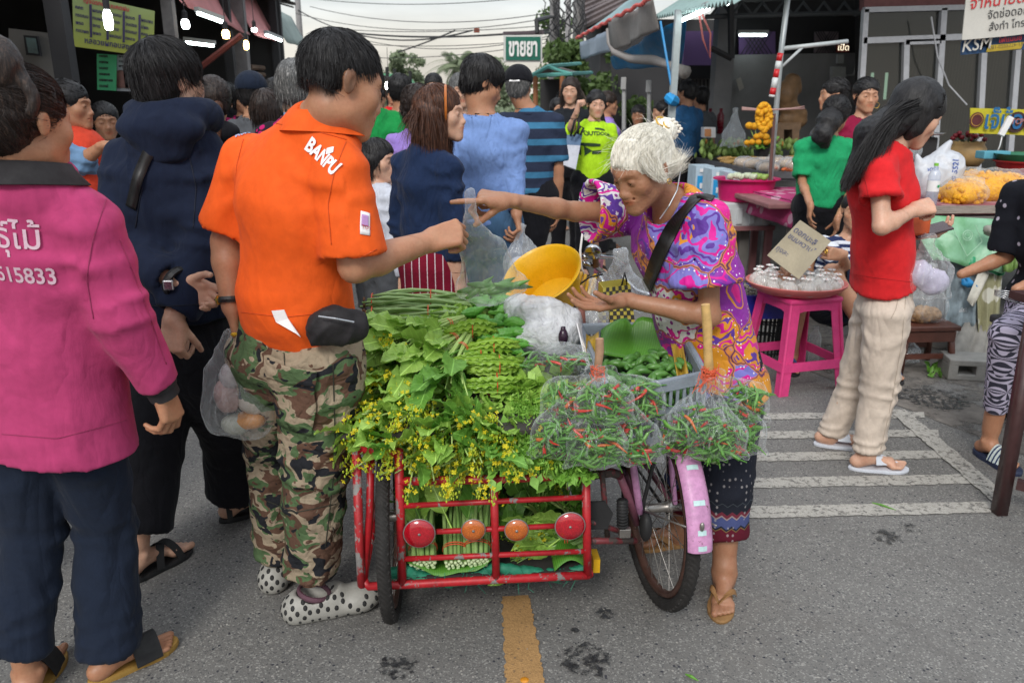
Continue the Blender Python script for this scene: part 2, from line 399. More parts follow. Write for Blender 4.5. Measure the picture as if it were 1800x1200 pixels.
 # -- people
SKIN={'tan':skin('skin_tan',(.40,.20,.115)),'brown':skin('skin_brown',(.33,.165,.095)),'fair':skin('skin_fair',(.56,.335,.235)),'mid':skin('skin_mid',(.46,.25,.155))}
def hairmat(name,col,hi=None,rough=.5,fine=900):
 t=NT(name);hi=hi or tuple(min(1,c*2.2+.006)for c in col)
 n=t.noise(fine*.25,4,.6,t.oc((1,1,.12)))
 c=t.ramp(n,[(.35,tuple(q*.6 for q in col)),(.52,col),(.7,hi)])
 return t.fin(c,rough,t.bump(t.noise(fine*.4,3,.6,t.oc((1,1,.1))),.6,.003),spec=.38)
HAIR={'black':hairmat('hair_black',(.010,.009,.010)),'brownish':hairmat('hair_brown',(.06,.022,.012),(.20,.075,.032)),'white':hairmat('hair_white',(.86,.82,.72),(.97,.95,.90),.5),'grey':hairmat('hair_grey',(.10,.10,.10),(.34,.33,.32),.5),'darkbrown':hairmat('hair_dark',(.022,.014,.012),(.07,.042,.03))}
EYEW=plain('eye_white',(.62,.58,.54),.2,.04);EYED=plain('eye_iris',(.012,.007,.005),.12,.05)
NAIL=plain('nail',(.55,.33,.26),.3,.05)
class Pose:pass
def frame(face_deg):a=R(face_deg);F=V(math.sin(a),math.cos(a),0);return F,V(-math.cos(a),math.sin(a),0)
def stand(x,y,h,face=0,lean=(0,0),w=1.0,hipz=None,z0=0.0,head=None,tilt=0):
 "standing figure; returns joints that can then be moved"
 F,Lf=frame(face);p=Pose();p.h=h;p.w=w;p.s=h/1.65;s=p.s;p.F,p.L=F,Lf;b=V(x,y,z0);p.base=b.copy();up=V(0,0,1);k=V(lean[0],lean[1],0)
 p.pel=b+up*(.535*h)+k*.3;p.wst=b+up*(.62*h)+k*.5;p.cst=b+up*(.735*h)+k*.8;p.nk=b+up*(.835*h)+k-F*.012
 p.hd=b+up*(.925*h)+k*1.15+F*.015;hF,hL=frame(face if head is None else head);p.hF=(hF-up*math.sin(R(tilt))).normalized();p.hL=hL;p.hU=p.hF.cross(p.hL).normalized()
 if p.hU.z<0:p.hU=-p.hU
 q=p.nk-up*(.018*h)
 for sd,n in((1,'l'),(-1,'r')):
  sh=q+Lf*(.094*h*w*sd)-up*.048;setattr(p,'sh'+n,sh)
  el=sh-up*(.175*h)+Lf*(.03*sd)-F*.01;setattr(p,'el'+n,el)
  wr=el-up*(.148*h)+F*.035;setattr(p,'wr'+n,wr)
  hp=p.pel+Lf*(.052*h*sd)-up*.02;setattr(p,'hp'+n,hp)
  an=b+Lf*(.055*h*sd)+up*.075;setattr(p,'an'+n,an);setattr(p,'kn'+n,(hp+an)*.5+F*.02+up*.01)
  setattr(p,'td'+n,F.copy());setattr(p,'hd'+n,None)
 p.ks=.0;return p
def hp_(p,s_,f,u):return p.hd+p.hL*(s_*p.hs)+p.hF*(f*p.hs)+p.hU*(u*p.hs)
def head_grp(p,fem=False,mouth='closed',old=False):
 H=lambda a,b,c:hp_(p,a,b,c);s=p.hs;ax=(p.hL,p.hF,p.hU);g=Grp();E=lambda c,r:Ell(H(*c),[q*s for q in r],ax);S=lambda a,b,ra,rb:Seg(H(*a),H(*b),ra*s,rb*s)
 j=.92 if fem else 1.0
 g.u(E((0,-.012,.032),(.073,.092,.078)),.01);g.u(E((0,.030,-.025),(.060*j,.058,.078)),.03)
 g.u(S((-.040*j,.012,-.060),(-.012,.072,-.094),.020,.016),.03);g.u(S((.040*j,.012,-.060),(.012,.072,-.094),.020,.016),.03);g.u(E((0,.076,-.093),(.018,.014,.014)),.02)
 for q in(-1,1):
  g.u(E((q*.040,.057,-.022),(.020,.016,.018)),.035);g.u(S((q*.010,.085,.020),(q*.040,.066,.022),.0065,.0065),.024)
  g.s(E((q*.030,.0955,-.001),(.016,.012,.009)),.020);g.u(E((q*.030,.0755,-.002),(.0150,.0125,.0118)),.004);g.s(E((q*.030,.0900,-.003),(.0115,.0062,.0034)),.002)
  g.u(E((q*.0105,.091,-.037),(.0075,.009,.0065)),.009)
  e=Grp().u(Ell(H(q*.073,-.012,-.004),[.006*s,.015*s,.027*s],ax),.004).u(E((q*.075,-.017,.006),(.005,.013,.018)),.006).s(E((q*.083,-.006,-.002),(.006,.008,.014)),.006)
  g.u(e,.006)
 g.u(S((0,.081,.010),(0,.097,-.030),.0070,.0095 if fem else .011),.016);g.u(E((0,.0995,-.034),(.0085,.0075,.007)),.010);g.s(E((.007,.099,-.044),(.003,.005,.003)),.003);g.s(E((-.007,.099,-.044),(.003,.005,.003)),.003)
 g.u(E((0,.078,-.060),(.028,.018,.022)),.02)
 if mouth=='smile':
  g.s(Seg(H(-.024,.084,-.052),H(0,.096,-.062),.0045*s),.004);g.s(Seg(H(.024,.084,-.052),H(0,.096,-.062),.0045*s),.004)
 g.u(S((-.017,.089,-.0555),(0,.0955,-.0535),.0045,.0055),.006);g.u(S((.017,.089,-.0555),(0,.0955,-.0535),.0045,.0055),.006);g.u(S((-.012,.089,-.0675),(.012,.089,-.0675),.0060,.0060),.006)
 if mouth!='smile':g.s(S((-.024,.089,-.0610),(.024,.089,-.0610),.0015,.0015),.003)
 return g
def finger(g,b,d,n,ls,rs,cv,k=.003):
 f=Grp();a=0;p0=b
 for i,L in enumerate(ls):
  a+=cv*(1.0,1.15,.75)[i]if not hasattr(cv,'__len__')else cv[i]
  dd=(d*math.cos(a)+n*math.sin(a)).normalized();p1=p0+dd*L;f.u(Seg(p0,p1,rs[i],rs[i+1]),.002);p0=p1
 g.u(f,k);return p0
def hand_grp(wr,d,pn,left,curls=(.25,.28,.32,.38),thumb=(.6,.75,.35),s=1.0,spread=1.0,old=False):
 "d: wrist to knuckles, pn: where the palm faces; returns field and finger tips"
 d=Vector(d).normalized();pn=Vector(pn);pn=(pn-d*pn.dot(d)).normalized();t=d.cross(pn)*(-1 if left else 1)
 g=Grp();lat=(.029,.0095,-.0095,-.027);ln=(.083,.086,.081,.073);tips=[]
 g.u(Seg(wr-d*.02*s,wr+d*.015*s,.025*s,.026*s,t,.68),.01)
 for i in range(4):
  kn=wr+d*(ln[i]*s)+t*(lat[i]*s)-pn*(.004*s);g.u(Seg(wr+d*.012*s+t*(lat[i]*.6*s),kn,.0135*s,.0105*s),.014)
 g.u(Seg(wr+d*.02*s+t*.02*s+pn*.006*s,wr+d*.055*s+t*.026*s+pn*.005*s,.016*s,.012*s),.015)
 FL=((.043,.026,.020),(.047,.030,.021),(.043,.028,.020),(.034,.021,.018));rr=(.0092,.0084,.0076,.0064)
 for i in range(4):
  kn=wr+d*(ln[i]*s)+t*(lat[i]*s)-pn*(.002*s);fd=(d+t*(lat[i]*1.8*spread)).normalized();k_=.9 if i==3 else 1
  tips.append(finger(g,kn,fd,pn,[q*s for q in FL[i]],[q*s*k_ for q in rr],curls[i]))
 td=(d*thumb[0]+t*thumb[1]+pn*thumb[2]).normalized();b=wr+d*.018*s+t*.018*s+pn*.004*s;n2=(pn*.5-t).normalized()if len(thumb)<4 else(pn*thumb[3]-t*.5).normalized()
 tips.append(finger(g,b,td,n2,[.046*s,.033*s,.026*s],[.0145*s,.0108*s,.0095*s,.0078*s],(0,.22,.22),.010));g.tips=tips
 return g
def foot_grp(an,td,left,s=1.0,z0=.012):
 td=Vector(td).normalized();up=V(0,0,1);L=up.cross(td).normalized();b=V(an.x,an.y,z0);g=Grp();med=-L if left else L
 g.u(Seg(an+up*.06,V(an.x,an.y,z0+.062*s),.036*s,.032*s),.01);g.u(Ell(b-td*.035*s+up*.024*s,(.029*s,.034*s,.030*s),(L,td,up)),.02)
 g.u(Seg(b+up*.045*s,b+td*.105*s+up*.026*s,.034*s,.022*s,L,.95,.7),.025);g.u(Seg(b+td*.11*s+med*.018*s+up*.018*s,b+td*.11*s-med*.025*s+up*.014*s,.020*s,.015*s),.02)
 for i,(la,l,r)in enumerate(((.024,.060,.0125),(.006,.052,.0092),(-.009,.044,.0086),(-.022,.036,.0082),(-.033,.026,.0080))):
  q=b+td*.115*s+med*(la*s);g.u(Seg(q+up*.012*s,q+td*(l*s)+up*.010*s,r*s,r*.92*s),.004)
 for q in(-1,1):g.u(Ell(V(an.x,an.y,z0+.065*s)+L*(.030*s*q),(.011*s,)*3),.012)
 return g
def body_field(p,fem=False,mouth='closed',hands=True):
 s,w=p.s,p.w;g=Grp();L=p.L;th=(p.shl-p.shr).normalized();hh=(p.hpl-p.hpr).normalized()
 g.u(Seg(p.pel,p.wst,.145*s*w,.118*s*w,hh,.70,.72),.02);g.u(Seg(p.wst,p.cst,.118*s*w,.135*s*w,th,.72,.72),.04);g.u(Seg(p.cst,p.nk-V(0,0,.03),.135*s*w,.075*s,th,.72,.9),.04)
 hc=p.hd-p.hU*.06*p.hs-p.hF*.012*p.hs;g.u(Seg(p.nk-V(0,0,.02),hc,.058*s*(1 if not fem else .86),.055*s*(1 if not fem else .86)),.025)
 for n in 'lr':
  sh,el,wr,hp,kn,an=(getattr(p,k+n)for k in('sh','el','wr','hp','kn','an'))
  g.u(Seg(p.nk-V(0,0,.026*s),sh,.032*s,.038*s),.045)
  aw=.9+.1*w;f=(.86 if fem else 1)*aw
  g.u(Seg(sh,el,.045*s*f,.038*s*f),.03);mid=el+(wr-el)*.3;g.u(Seg(el,mid,.036*s*f,.040*s*f),.02);g.u(Seg(mid,wr,.040*s*f,.0265*s*f),.015)
  if getattr(p,'nolegs',0):continue
  g.u(Seg(hp,kn,.080*s*w,.054*s),.04);md=kn+(an-kn)*.28-p.F*.01;g.u(Seg(kn,md,.050*s,.054*s),.025);g.u(Seg(md,an,.054*s,.034*s),.02)
 return g
def make_body(p,name,label,group,skinm,fem=False,mouth='closed',res=.012,hres=.0035,feet=(1,1),hands=(1,1),face=True,brow=(.42,.36,.34),lips=(1.02,.72,.70),fade=False,z0=.012,hs=None,blk_head=True,fine=None,old=False):
 p.hs=(hs or 1.0)*p.s**.45;root=thing(name,label,'person',(p.base.x,p.base.y,p.base.z),group=group);p.root=root
 g=body_field(p,fem,mouth);hg=head_grp(p,fem,mouth)if blk_head else None;blocks=[]
 if hg:g.u(hg,.02);c=A3(p.hd);r=.125*p.hs;blocks.append((c-r-.01,c+r+.02,hres))
 p.tips={}
 for i,n in enumerate('lr'):
  h=getattr(p,'hd'+n)
  if hands[i]and h is not None:
   q=hand_grp(getattr(p,'wr'+n),h['d'],h['n'],n=='l',h.get('c',(.3,.34,.38,.44)),h.get('t',(.6,.75,.35)),p.s*h.get('s',1.0),h.get('sp',1));p.tips[n]=q.tips;g.u(q,.01);blocks.append((q.lo-.012,q.hi+.012,h.get('res',min(hres,.003))))
  if feet[i]and not getattr(p,'nolegs',0):
   q=foot_grp(getattr(p,'an'+n),getattr(p,'td'+n),n=='l',p.s,z0 if not hasattr(z0,'__len__')else z0[i]);g.u(q,.02);blocks.append((q.lo-.01,q.hi+.01,max(hres,.0035)))
 for b in(fine or[]):blocks.append(b)
 parts=[nets(g,res,drop=[(b[0]+.001,b[1]-.001)for b in blocks])]
 for k,b in enumerate(blocks):
  v,f=nets(g,b[2],b[0]-.004,b[1]+.004,drop=[(c[0],c[1])for c in blocks[:k]]);parts.append((v,f))
 v,f=merge(parts);v0=v.copy()
 # colour of lips, brows, stubble: the skin's own
 d=v-A3(p.hd);x=d@A3(p.hL)/p.hs;y=d@A3(p.hF)/p.hs;z=d@A3(p.hU)/p.hs;c=np.ones((len(v),3));near=(np.abs(x)<.12)&(np.abs(y)<.13)&(np.abs(z)<.14)
 if face:
  lm=np.clip(1.6-(((x/.024)**2)+((z+.061)/.0115)**2),0,1)*(y>.078)*near
  c=c*(1-lm[:,None])+np.array(lips)*lm[:,None]
  bx=np.abs(x);bm_=np.clip(1.5-(((bx-.030)/.019)**2+((z-.0225+.35*(bx-.03)**2/.02)/.0042)**2),0,1)*(y>.05)*near
  c=c*(1-bm_[:,None])+np.array(brow)*bm_[:,None]
  es=np.clip(1.3-(((bx-.030)/.017)**2+((z+.002)/.0075)**2),0,1)*(y>.06)*near*.45;c=c*(1-es[:,None])+np.array((.35,.25,.25))*es[:,None]
  ck=np.clip(1-(((bx-.04)/.02)**2+((z+.03)/.018)**2),0,1)*(y>.04)*near*.25;c=c*(1-ck[:,None])+np.array((1.05,.75,.72))*ck[:,None]
 if fade:
  fm_=np.clip((.045-y)/.02,0,1)*np.clip((z+.062)/.03,0,1)*near*np.clip(1-np.abs(np.abs(x)-.078)/.01*(y>-.03),0,1);c=c*(1-.72*fm_[:,None])+np.array((.10,.10,.11))*.72*fm_[:,None]
 if old:v=v+vnormals(v,f)*(.0006*ridge(v*np.array((1,1,2.4)),120)*near)[:,None]
 root['_']=0;del root['_']
 o=wpart('body',v,f,skinm,root);set_tint(o,c);p.body=o
 if face and hg:
  for q in(-1,1):
   m=MB();e=hp_(p,q*.030,.0735,-.003);ax=Matrix((p.hL,p.hF,p.hU)).transposed()
   m.blob(e,.0122*p.hs,12,8);m.cur=1;m.blob(e+p.hF*.0085*p.hs,(.0056*p.hs,.0045*p.hs,.0056*p.hs),10,6,ax);m.build('eye',None,root,smooth=True,mats=[EYEW,EYED])
 return root
def fold(v,f,amp,scale,aniso=(1,1,.4),seed=0,mask=None,fine=.35,pulls=(),deep=None):
 "drape: long soft ridges, finer wrinkles, and folds that radiate from the points in pulls (place, reach, height, count)"
 n=vnormals(v,f);q=v*np.array(aniso);q=q+.05*np.stack([vnoise(v,5,seed+i)for i in range(3)],1)
 r=ridge(q,scale,seed);r=np.sign(r)*np.abs(r)**1.3;m=.5+.5*vnoise(v,4.5,seed+3)
 sk=v@np.array([[1,0,.5],[0,1,.3],[-.7,.3,.55]]);r2=ridge(sk*np.array((1.1,1.1,.5)),scale*1.15,seed+20)
 d=amp*(r*.9*m+np.maximum(r2,-.2)**1.0*.8*(1-m)+vnoise(q,scale*.55,seed+5)*.6)+amp*fine*ridge(q*np.array((1.2,1,1)),scale*2.3,seed+9)*m
 for c,rad,a,cnt in pulls:
  e=v-A3(c);ds=np.linalg.norm(e,axis=1)+1e-9;h=np.sqrt(e[:,0]**2+e[:,1]**2)*np.sign(e[:,0]+.3*e[:,1]+1e-9);th=np.arctan2(e[:,2],h);w=np.sin(th*cnt+2.2*vnoise(v,6,seed+31)+seed);w=np.where(w>0,w,w*.35)**1;d=d+a*w*np.exp(-(ds/rad)**2)*(1-np.exp(-(ds/(.22*rad))**2))*(.55+.45*vnoise(v,9,seed+40))
 d=np.maximum(d,-.0022 if deep is None else-deep)
 if mask is not None:d=d*mask
 return v+n*d[:,None]
WALL=[.005]
def cut_tube(pts,rs,end,slack=.0,wall=.005,deep=.05,side=None,fl=1.0):
 "a sleeve or trouser leg: rods through pts, open at the far end"
 wall=max(wall,WALL[0])
 g=Grp()
 for i in range(len(pts)-1):g.u(Seg(pts[i],pts[i+1],rs[i],rs[i+1],side,fl),.015)
 d=(pts[-1]-pts[-2]).normalized();g.i(Half(pts[-1],-d));ln=(pts[-1]-pts[-2]).length;deep=min(deep,ln*.6);sl_=(rs[-1]-rs[-2])/ln;g.s(Seg(pts[-1]-d*deep,pts[-1]+d*.05,rs[-1]-sl_*deep-wall*1.15,rs[-1]+sl_*.05-wall*1.15,side,fl),.003);return g
def shirt(p,mat,sleeve=.6,slack=.016,hem=None,res=.008,amp=.005,fem=False,seed=0,name='shirt',neck=.012,sl_w=1.0,collar=None,hemw=1.0,long_w=.012,scale=11,open_hem=True,belly=0.0,fine_b=None,lower=1.0):
 WALL[0]=res*1.7;s,w=p.s,p.w;th=(p.shl-p.shr).normalized();hh=(p.hpl-p.hpr).normalized();hem=p.pel+V(0,0,-.02)if hem is None else hem;k=slack
 dn=(hem-p.wst).normalized();T=Grp();rh=(.150*s*w+k)*hemw
 T.u(Seg(hem+dn*.05,p.wst,rh*lower,.128*s*w+k,hh,.74,.78),.02);T.u(Seg(p.wst,p.cst,.128*s*w+k,.143*s*w+k,th,.78,.76),.05);T.u(Seg(p.cst,p.nk-V(0,0,.045),.143*s*w+k,.085*s+k*.5,th,.76,.95),.05)
 if belly:T.u(Ell(p.wst+p.F*.04-V(0,0,.02),(.12*w,.09+belly,.13),(th,p.F,V(0,0,1))),.05)
 if fem:
  for q in(-1,1):T.u(Ell(p.cst+p.F*(.075*s)+th*(.062*s*q)-V(0,0,.01),(.058*s,.050*s,.058*s),(th,p.F,V(0,0,1))),.04)
 T.i(Half(hem,-dn));
 if open_hem:T.s(Seg(hem+dn*.06,hem-dn*.05,rh*lower-WALL[0]*1.3,.14*s*w-WALL[0],hh,.74),.004)
 g=Grp().u(T,.01);sl=sleeve if hasattr(sleeve,'__len__')else(sleeve,sleeve)
 for q,n in((0,'l'),(1,'r')):
  sh,el,wr=getattr(p,'sh'+n),getattr(p,'el'+n),getattr(p,'wr'+n);g.u(Seg(p.nk-V(0,0,.030*s),sh,.034*s+k*.3,.042*s+k*.4),.05)
  f=.9 if fem else 1
  if sl[q]<=0:continue
  if sl[q]<=1:e=sh+(el-sh)*sl[q];a=cut_tube([sh,e],[.049*s*f+k*.6,(.046*s*f+k*1.25)*sl_w],e,wall=.005)
  else:
   e=el+(wr-el)*(sl[q]-1);d_=(wr-el).normalized();a=cut_tube([sh,el,e],[.049*s*f+k*.6,.042*s*f+long_w,(.030*s*f+long_w)*sl_w],e,wall=.005,deep=.03)
  g.u(a,.035)
 hc=p.hd-p.hU*.05;g.s(Seg(p.nk-V(0,0,.045),hc,.058*s*(.9 if fem else 1)+neck,.064*s+neck),.006)
 v,f=nets(g,res);v=relax(v,f,2,.4);up=V(0,0,.07*s);P_=[]
 for n in 'lr':sh,el=getattr(p,'sh'+n),getattr(p,'el'+n);P_+=[(sh-up+(p.nk-sh)*.1,.17*s,amp*1.9,7),(el,.10*s,amp*(1.6 if max(sl)>1 else .6),8)]
 P_+=[(hem+V(0,0,.05),.20,amp*.8,9)];v=fold(v,f,amp,scale,seed=seed,pulls=P_);o=wpart(name,v,f,mat,p.root);p.shirt=o;p.shirt_vf=(v,f);return o
def collar(p,mat,r=.066,h=.035,tilt=.0,th=.006,back=.01,name='collar',gap=.5):
 m=MB();ax=(p.hd-p.hU*.03-p.nk).normalized();q=Matrix((p.L,p.F,V(0,0,1))).transposed();rows=[]
 c=p.nk-V(0,0,.022)
 for j,(dr,dz)in enumerate(((.014,-.004),(.004,h*.55),(0,h),(.006,h+.001),(.016,h*.45),(.032,-.006))):
  row=[]
  for i in range(33):
   a=math.pi/2+gap+(2*math.pi-2*gap)*i/32;dzz=dz-.022*(.5+.5*math.sin(a));rr=r*p.s+dr*(1+.25*math.sin(3*a));row.append(c+q@V(rr*math.cos(a),rr*math.sin(a)*.95,dzz)+ax*.01)
  rows.append(row)
 m.slab(rows,.002);return m.build(name,mat,p.root,smooth=True)
def trousers(p,mat,slack=.018,cuff=(.98,.98),cw=1.0,res=.009,amp=.005,seed=3,name='trousers',waist=.02,kw=1.0,scale=9,top=None,skip=(0,0)):
 WALL[0]=res*1.7;s,w=p.s,p.w;hh=(p.hpl-p.hpr).normalized();g=Grp();T=Grp();top=p.pel+V(0,0,waist+.06)if top is None else top;up=(top-p.pel).normalized()
 T.u(Seg(p.pel-V(0,0,.03),top+up*.05,.142*s*w+slack,.132*s*w+slack*.6,hh,.76,.76),.02).i(Half(top,-up));T.i(Half(top,-up))
 g.u(T,.01)
 for q,n in((0,'l'),(1,'r')):
  if skip[q]:continue
  hp,kn,an=getattr(p,'hp'+n),getattr(p,'kn'+n),getattr(p,'an'+n);cf=cuff[q]
  if cf<=1:e=hp+(kn-hp)*cf;a=cut_tube([hp,e],[.092*s*w+slack,(.064*s+slack)*cw],e,wall=.006)
  else:e=kn+(an-kn)*(cf-1);a=cut_tube([hp,kn,e],[.090*s*w+slack,(.060*s+slack)*kw,(.042*s+slack)*cw],e,wall=.006)
  g.u(a,.03)
 v,f=nets(g,res);v=relax(v,f,2,.4);P_=[(p.pel-V(0,0,.10),.20,amp*1.5,9)]+[(getattr(p,'kn'+n),.13,amp*1.4,9)for n in 'lr']+[(getattr(p,'an'+n)+V(0,0,.05),.10,amp*1.2,9)for n in 'lr'];v=fold(v,f,amp,scale,seed=seed,aniso=(1,1,.8),pulls=P_);o=wpart(name,v,f,mat,p.root);p.tr_vf=(v,f);return o
def skirt(p,mat,hemz,rad=.19,res=.009,amp=.006,seed=4,name='skirt',fl=.8,top=.06,aniso=(1,1,.15),scale=12,shift=None):
 hh=(p.hpl-p.hpr).normalized();b=(p.knl+p.knr)*.5;b=V(b.x,b.y,hemz)+(shift or V(0,0,0));t=p.pel+V(0,0,top);g=Grp();g.u(Seg(t,p.pel-V(0,0,.04),.132*p.s*p.w,.158*p.s*p.w+.012,hh,.78,fl),.03).u(Seg(p.pel-V(0,0,.04),b-V(0,0,.05),.158*p.s*p.w+.012,rad,hh,fl),.03)
 g.i(Half(b,(0,0,1)));g.i(Half(t,(0,0,-1)));g.s(Seg(b-V(0,0,.1),b+V(0,0,.05),rad-res*1.2,rad-res*1.2,hh,fl),.004);v,f=nets(g,res);v=fold(v,f,amp,scale,aniso=aniso,seed=seed);return wpart(name,v,f,mat,p.root)
def band_on(name,pts,wd,mat,target,root,lift=.003,th=.002,n=40,sag=None):
 "a strap laid along pts (world) on a surface"
 P=[Vector(q)for q in pts];L=[0]
 for i in range(1,len(P)):L.append(L[-1]+(P[i]-P[i-1]).length)
 tl=Vector(root.location);out=[]
 for k in range(n+1):
  t=L[-1]*k/n;i=max(j for j in range(len(P)-1)if L[j]<=t+1e-9);u=(t-L[i])/max(L[i+1]-L[i],1e-6);q=P[i].lerp(P[i+1],u);ok,loc,nr,_=target.closest_point_on_mesh(q-tl);out.append((loc+tl,nr))
 rows=[]
 for k in range(n+1):
  a,b=out[max(0,k-1)][0],out[min(n,k+1)][0];t=(b-a).normalized();nr=out[k][1];w_=t.cross(nr).normalized();c=out[k][0]+nr*(lift+th);rows.append([c-w_*wd/2,c,c+w_*wd/2])
 m=MB();m.slab(rows,th);return m.build(name,mat,root,smooth=True)
def ribbons(name,P,W,mat,root,parent=None):
 "P: (N, K, 3) strand points -> thin tapering ribbons; W width at root"
 N,K,_=P.shape;T=np.gradient(P,axis=1);T/=np.linalg.norm(T,axis=2,keepdims=True)+1e-9
 view=A3(cam.location)-P;rr=RN.randn(N,1,3)*.5;o_=np.cross(T,view/np.linalg.norm(view,axis=2,keepdims=True)*.4+rr);o_/=np.linalg.norm(o_,axis=2,keepdims=True)+1e-9
 tp=np.linspace(1,.25,K)[None,:,None];W=np.asarray(W).reshape(-1,1,1);a,b=P-o_*W*tp*.5,P+o_*W*tp*.5
 v=np.stack([a,b],2).reshape(-1,3);base=(np.arange(N)*K*2)[:,None];k=np.arange(K-1)*2;f=np.stack([base+k,base+k+1,base+k+3,base+k+2],2).reshape(-1,4)
 return wpart(name,v,f,mat,root)
def hair(p,mat,style='short',res=.005,n=1500,L=.045,W=.0016,off=0.0,lenz=.25,seed=0,back=0.0,front=.0,wid=.085,part_side=.3,wave=.0,flat=.55,name='hair',nobase=False,sides=1.0,lift=.004,down=.5,crown=(0,-.05,.105),fringe=0.0):
 H=lambda a,b,c:hp_(p,a,b,c);s=p.hs;ax=(p.hL,p.hF,p.hU);o=off;E=lambda c,r:Ell(H(*c),[q*s for q in r],ax);g=Grp()
 g.u(E((0,-.014,.036),(.079+o,.098+o,.083+o)),.01);g.u(E((0,-.048,-.018),(.062+o,.050+o,.058)),.02)
 main=g.ops[0][1]
 if style in('short','cut'):
  g.s(E((0,.102,-.052+front),(.085,.090,.088)),.008)
  for q in(-1,1):g.s(E((q*.085,.012,-.030),(.028,.034,.050)),.01)
  g.s(E((0,.02,-.11),(.09,.10,.05)),.01)
  if style=='cut':g.s(E((0,-.06,-.085),(.12,.12,.065)),.01);g.s(E((.08,-.01,-.05),(.03,.06,.06)),.01);g.s(E((-.08,-.01,-.05),(.03,.06,.06)),.01)
 elif style in('long','bob','pony','bun'):
  g.s(E((0,.100,-.055+front),(.066*sides,.085,.092)),.010)
  if style in('pony','bun'):
   for q in(-1,1):g.s(E((q*.085,.014,-.030),(.030,.030,.050)),.01)
   g.s(E((0,.02,-.115),(.09,.10,.05)),.01)
  if style in('long','bob'):
   dn=V(0,0,-1);a=H(0,-.045,.0);b=a+dn*(lenz)*1.0-p.F*back;g.u(Seg(a,b,wid*s,wid*s*.9,p.hL,flat,flat*.8),.04)
   for q in(-1,1):a=H(q*.060,-.005,.0);b=a+dn*(lenz*.75)-p.hF*.02;g.u(Seg(a,b,.030*s,.022*s,p.hF,.8),.03)
 v,f=nets(g,res);nrm=vnormals(v,f);d=v-A3(p.hd);loc=np.stack([d@A3(q)for q in ax],1)
 streak=ridge(np.stack([loc[:,0],loc[:,1],loc[:,2]*.15],1),95,seed)*.0016+vnoise(loc,28,seed+2)*.003;v=v+nrm*streak[:,None]
 hob=wpart(name,v,f,mat,p.root)if not nobase else None
 if n:
  r=np.random.RandomState(seed+50);pk=r.randint(0,len(v),n);P0=v[pk]+nrm[pk]*.0008;cr=A3(H(*crown));K=6;P=np.zeros((n,K,3));P[:,0]=P0;cur=P0 .copy();nr=nrm[pk]
  Ls=L*(.6+.8*r.rand(n));fl=P0-cr;fl+=r.randn(n,3)*.012;fl[:,2]-=down*.1;lc=loc[pk]
  if style in('long','bob'):low=(lc[:,2]<.03);Ls=np.where(low,np.minimum(Ls*3.2,lenz*.9),Ls*1.5)
  if fringe:fl+=A3(p.hF)*fringe
  if style=='bun' or style=='pony':tgt=A3(H(0,-.11,.02 if style=='pony' else back));fl=tgt-P0+r.randn(n,3)*.01
  for k in range(1,K):
   dd=fl-(fl*nr).sum(1,keepdims=True)*nr*.9;dd/=np.linalg.norm(dd,axis=1,keepdims=True)+1e-9
   if style in('long','bob'):m_=(lc[:,2]<.03)[:,None];dd=np.where(m_,np.array([0,0,-1.])+.06*r.randn(n,3)+nr*.05,dd)
   dd=dd+wave*r.randn(n,3);dd/=np.linalg.norm(dd,axis=1,keepdims=True)+1e-9
   cur=cur+dd*(Ls/(K-1))[:,None];q=cur-main.c;loc3=np.stack([q@main.ax[i]/main.r[i]for i in range(3)],1);rr=np.linalg.norm(loc3,axis=1)
   ins=rr<1.005;sc_=np.where(ins,1.005/np.maximum(rr,.2),1)[:,None];cur=main.c+q*sc_
   q=cur-main.c;l3=np.stack([q@main.ax[i]/main.r[i]for i in range(3)],1);rn=np.linalg.norm(l3,axis=1);up_=(l3[:,2]>-.35);cap=1.03+lift*k*(.4+.8*r.rand(n));over=np.where(up_&(rn>cap),cap/np.maximum(rn,.2),1)[:,None];cur=main.c+q*over;P[:,k]=cur
  if style in('long','bob'):
   l_=np.einsum('nkj,ij->nki',P-A3(p.hd),np.array([A3(q)for q in ax]));bad=((l_[:,:,1]>.048*s)&(l_[:,:,2]<.040*s)).any(1);P=P[~bad];W=np.full(len(P),W);n=len(P)
  ribbons('hair_strands' if hob else name,P,W*(.6+.8*r.rand(n)),mat,p.root)['kind']='stuff'
 return hob
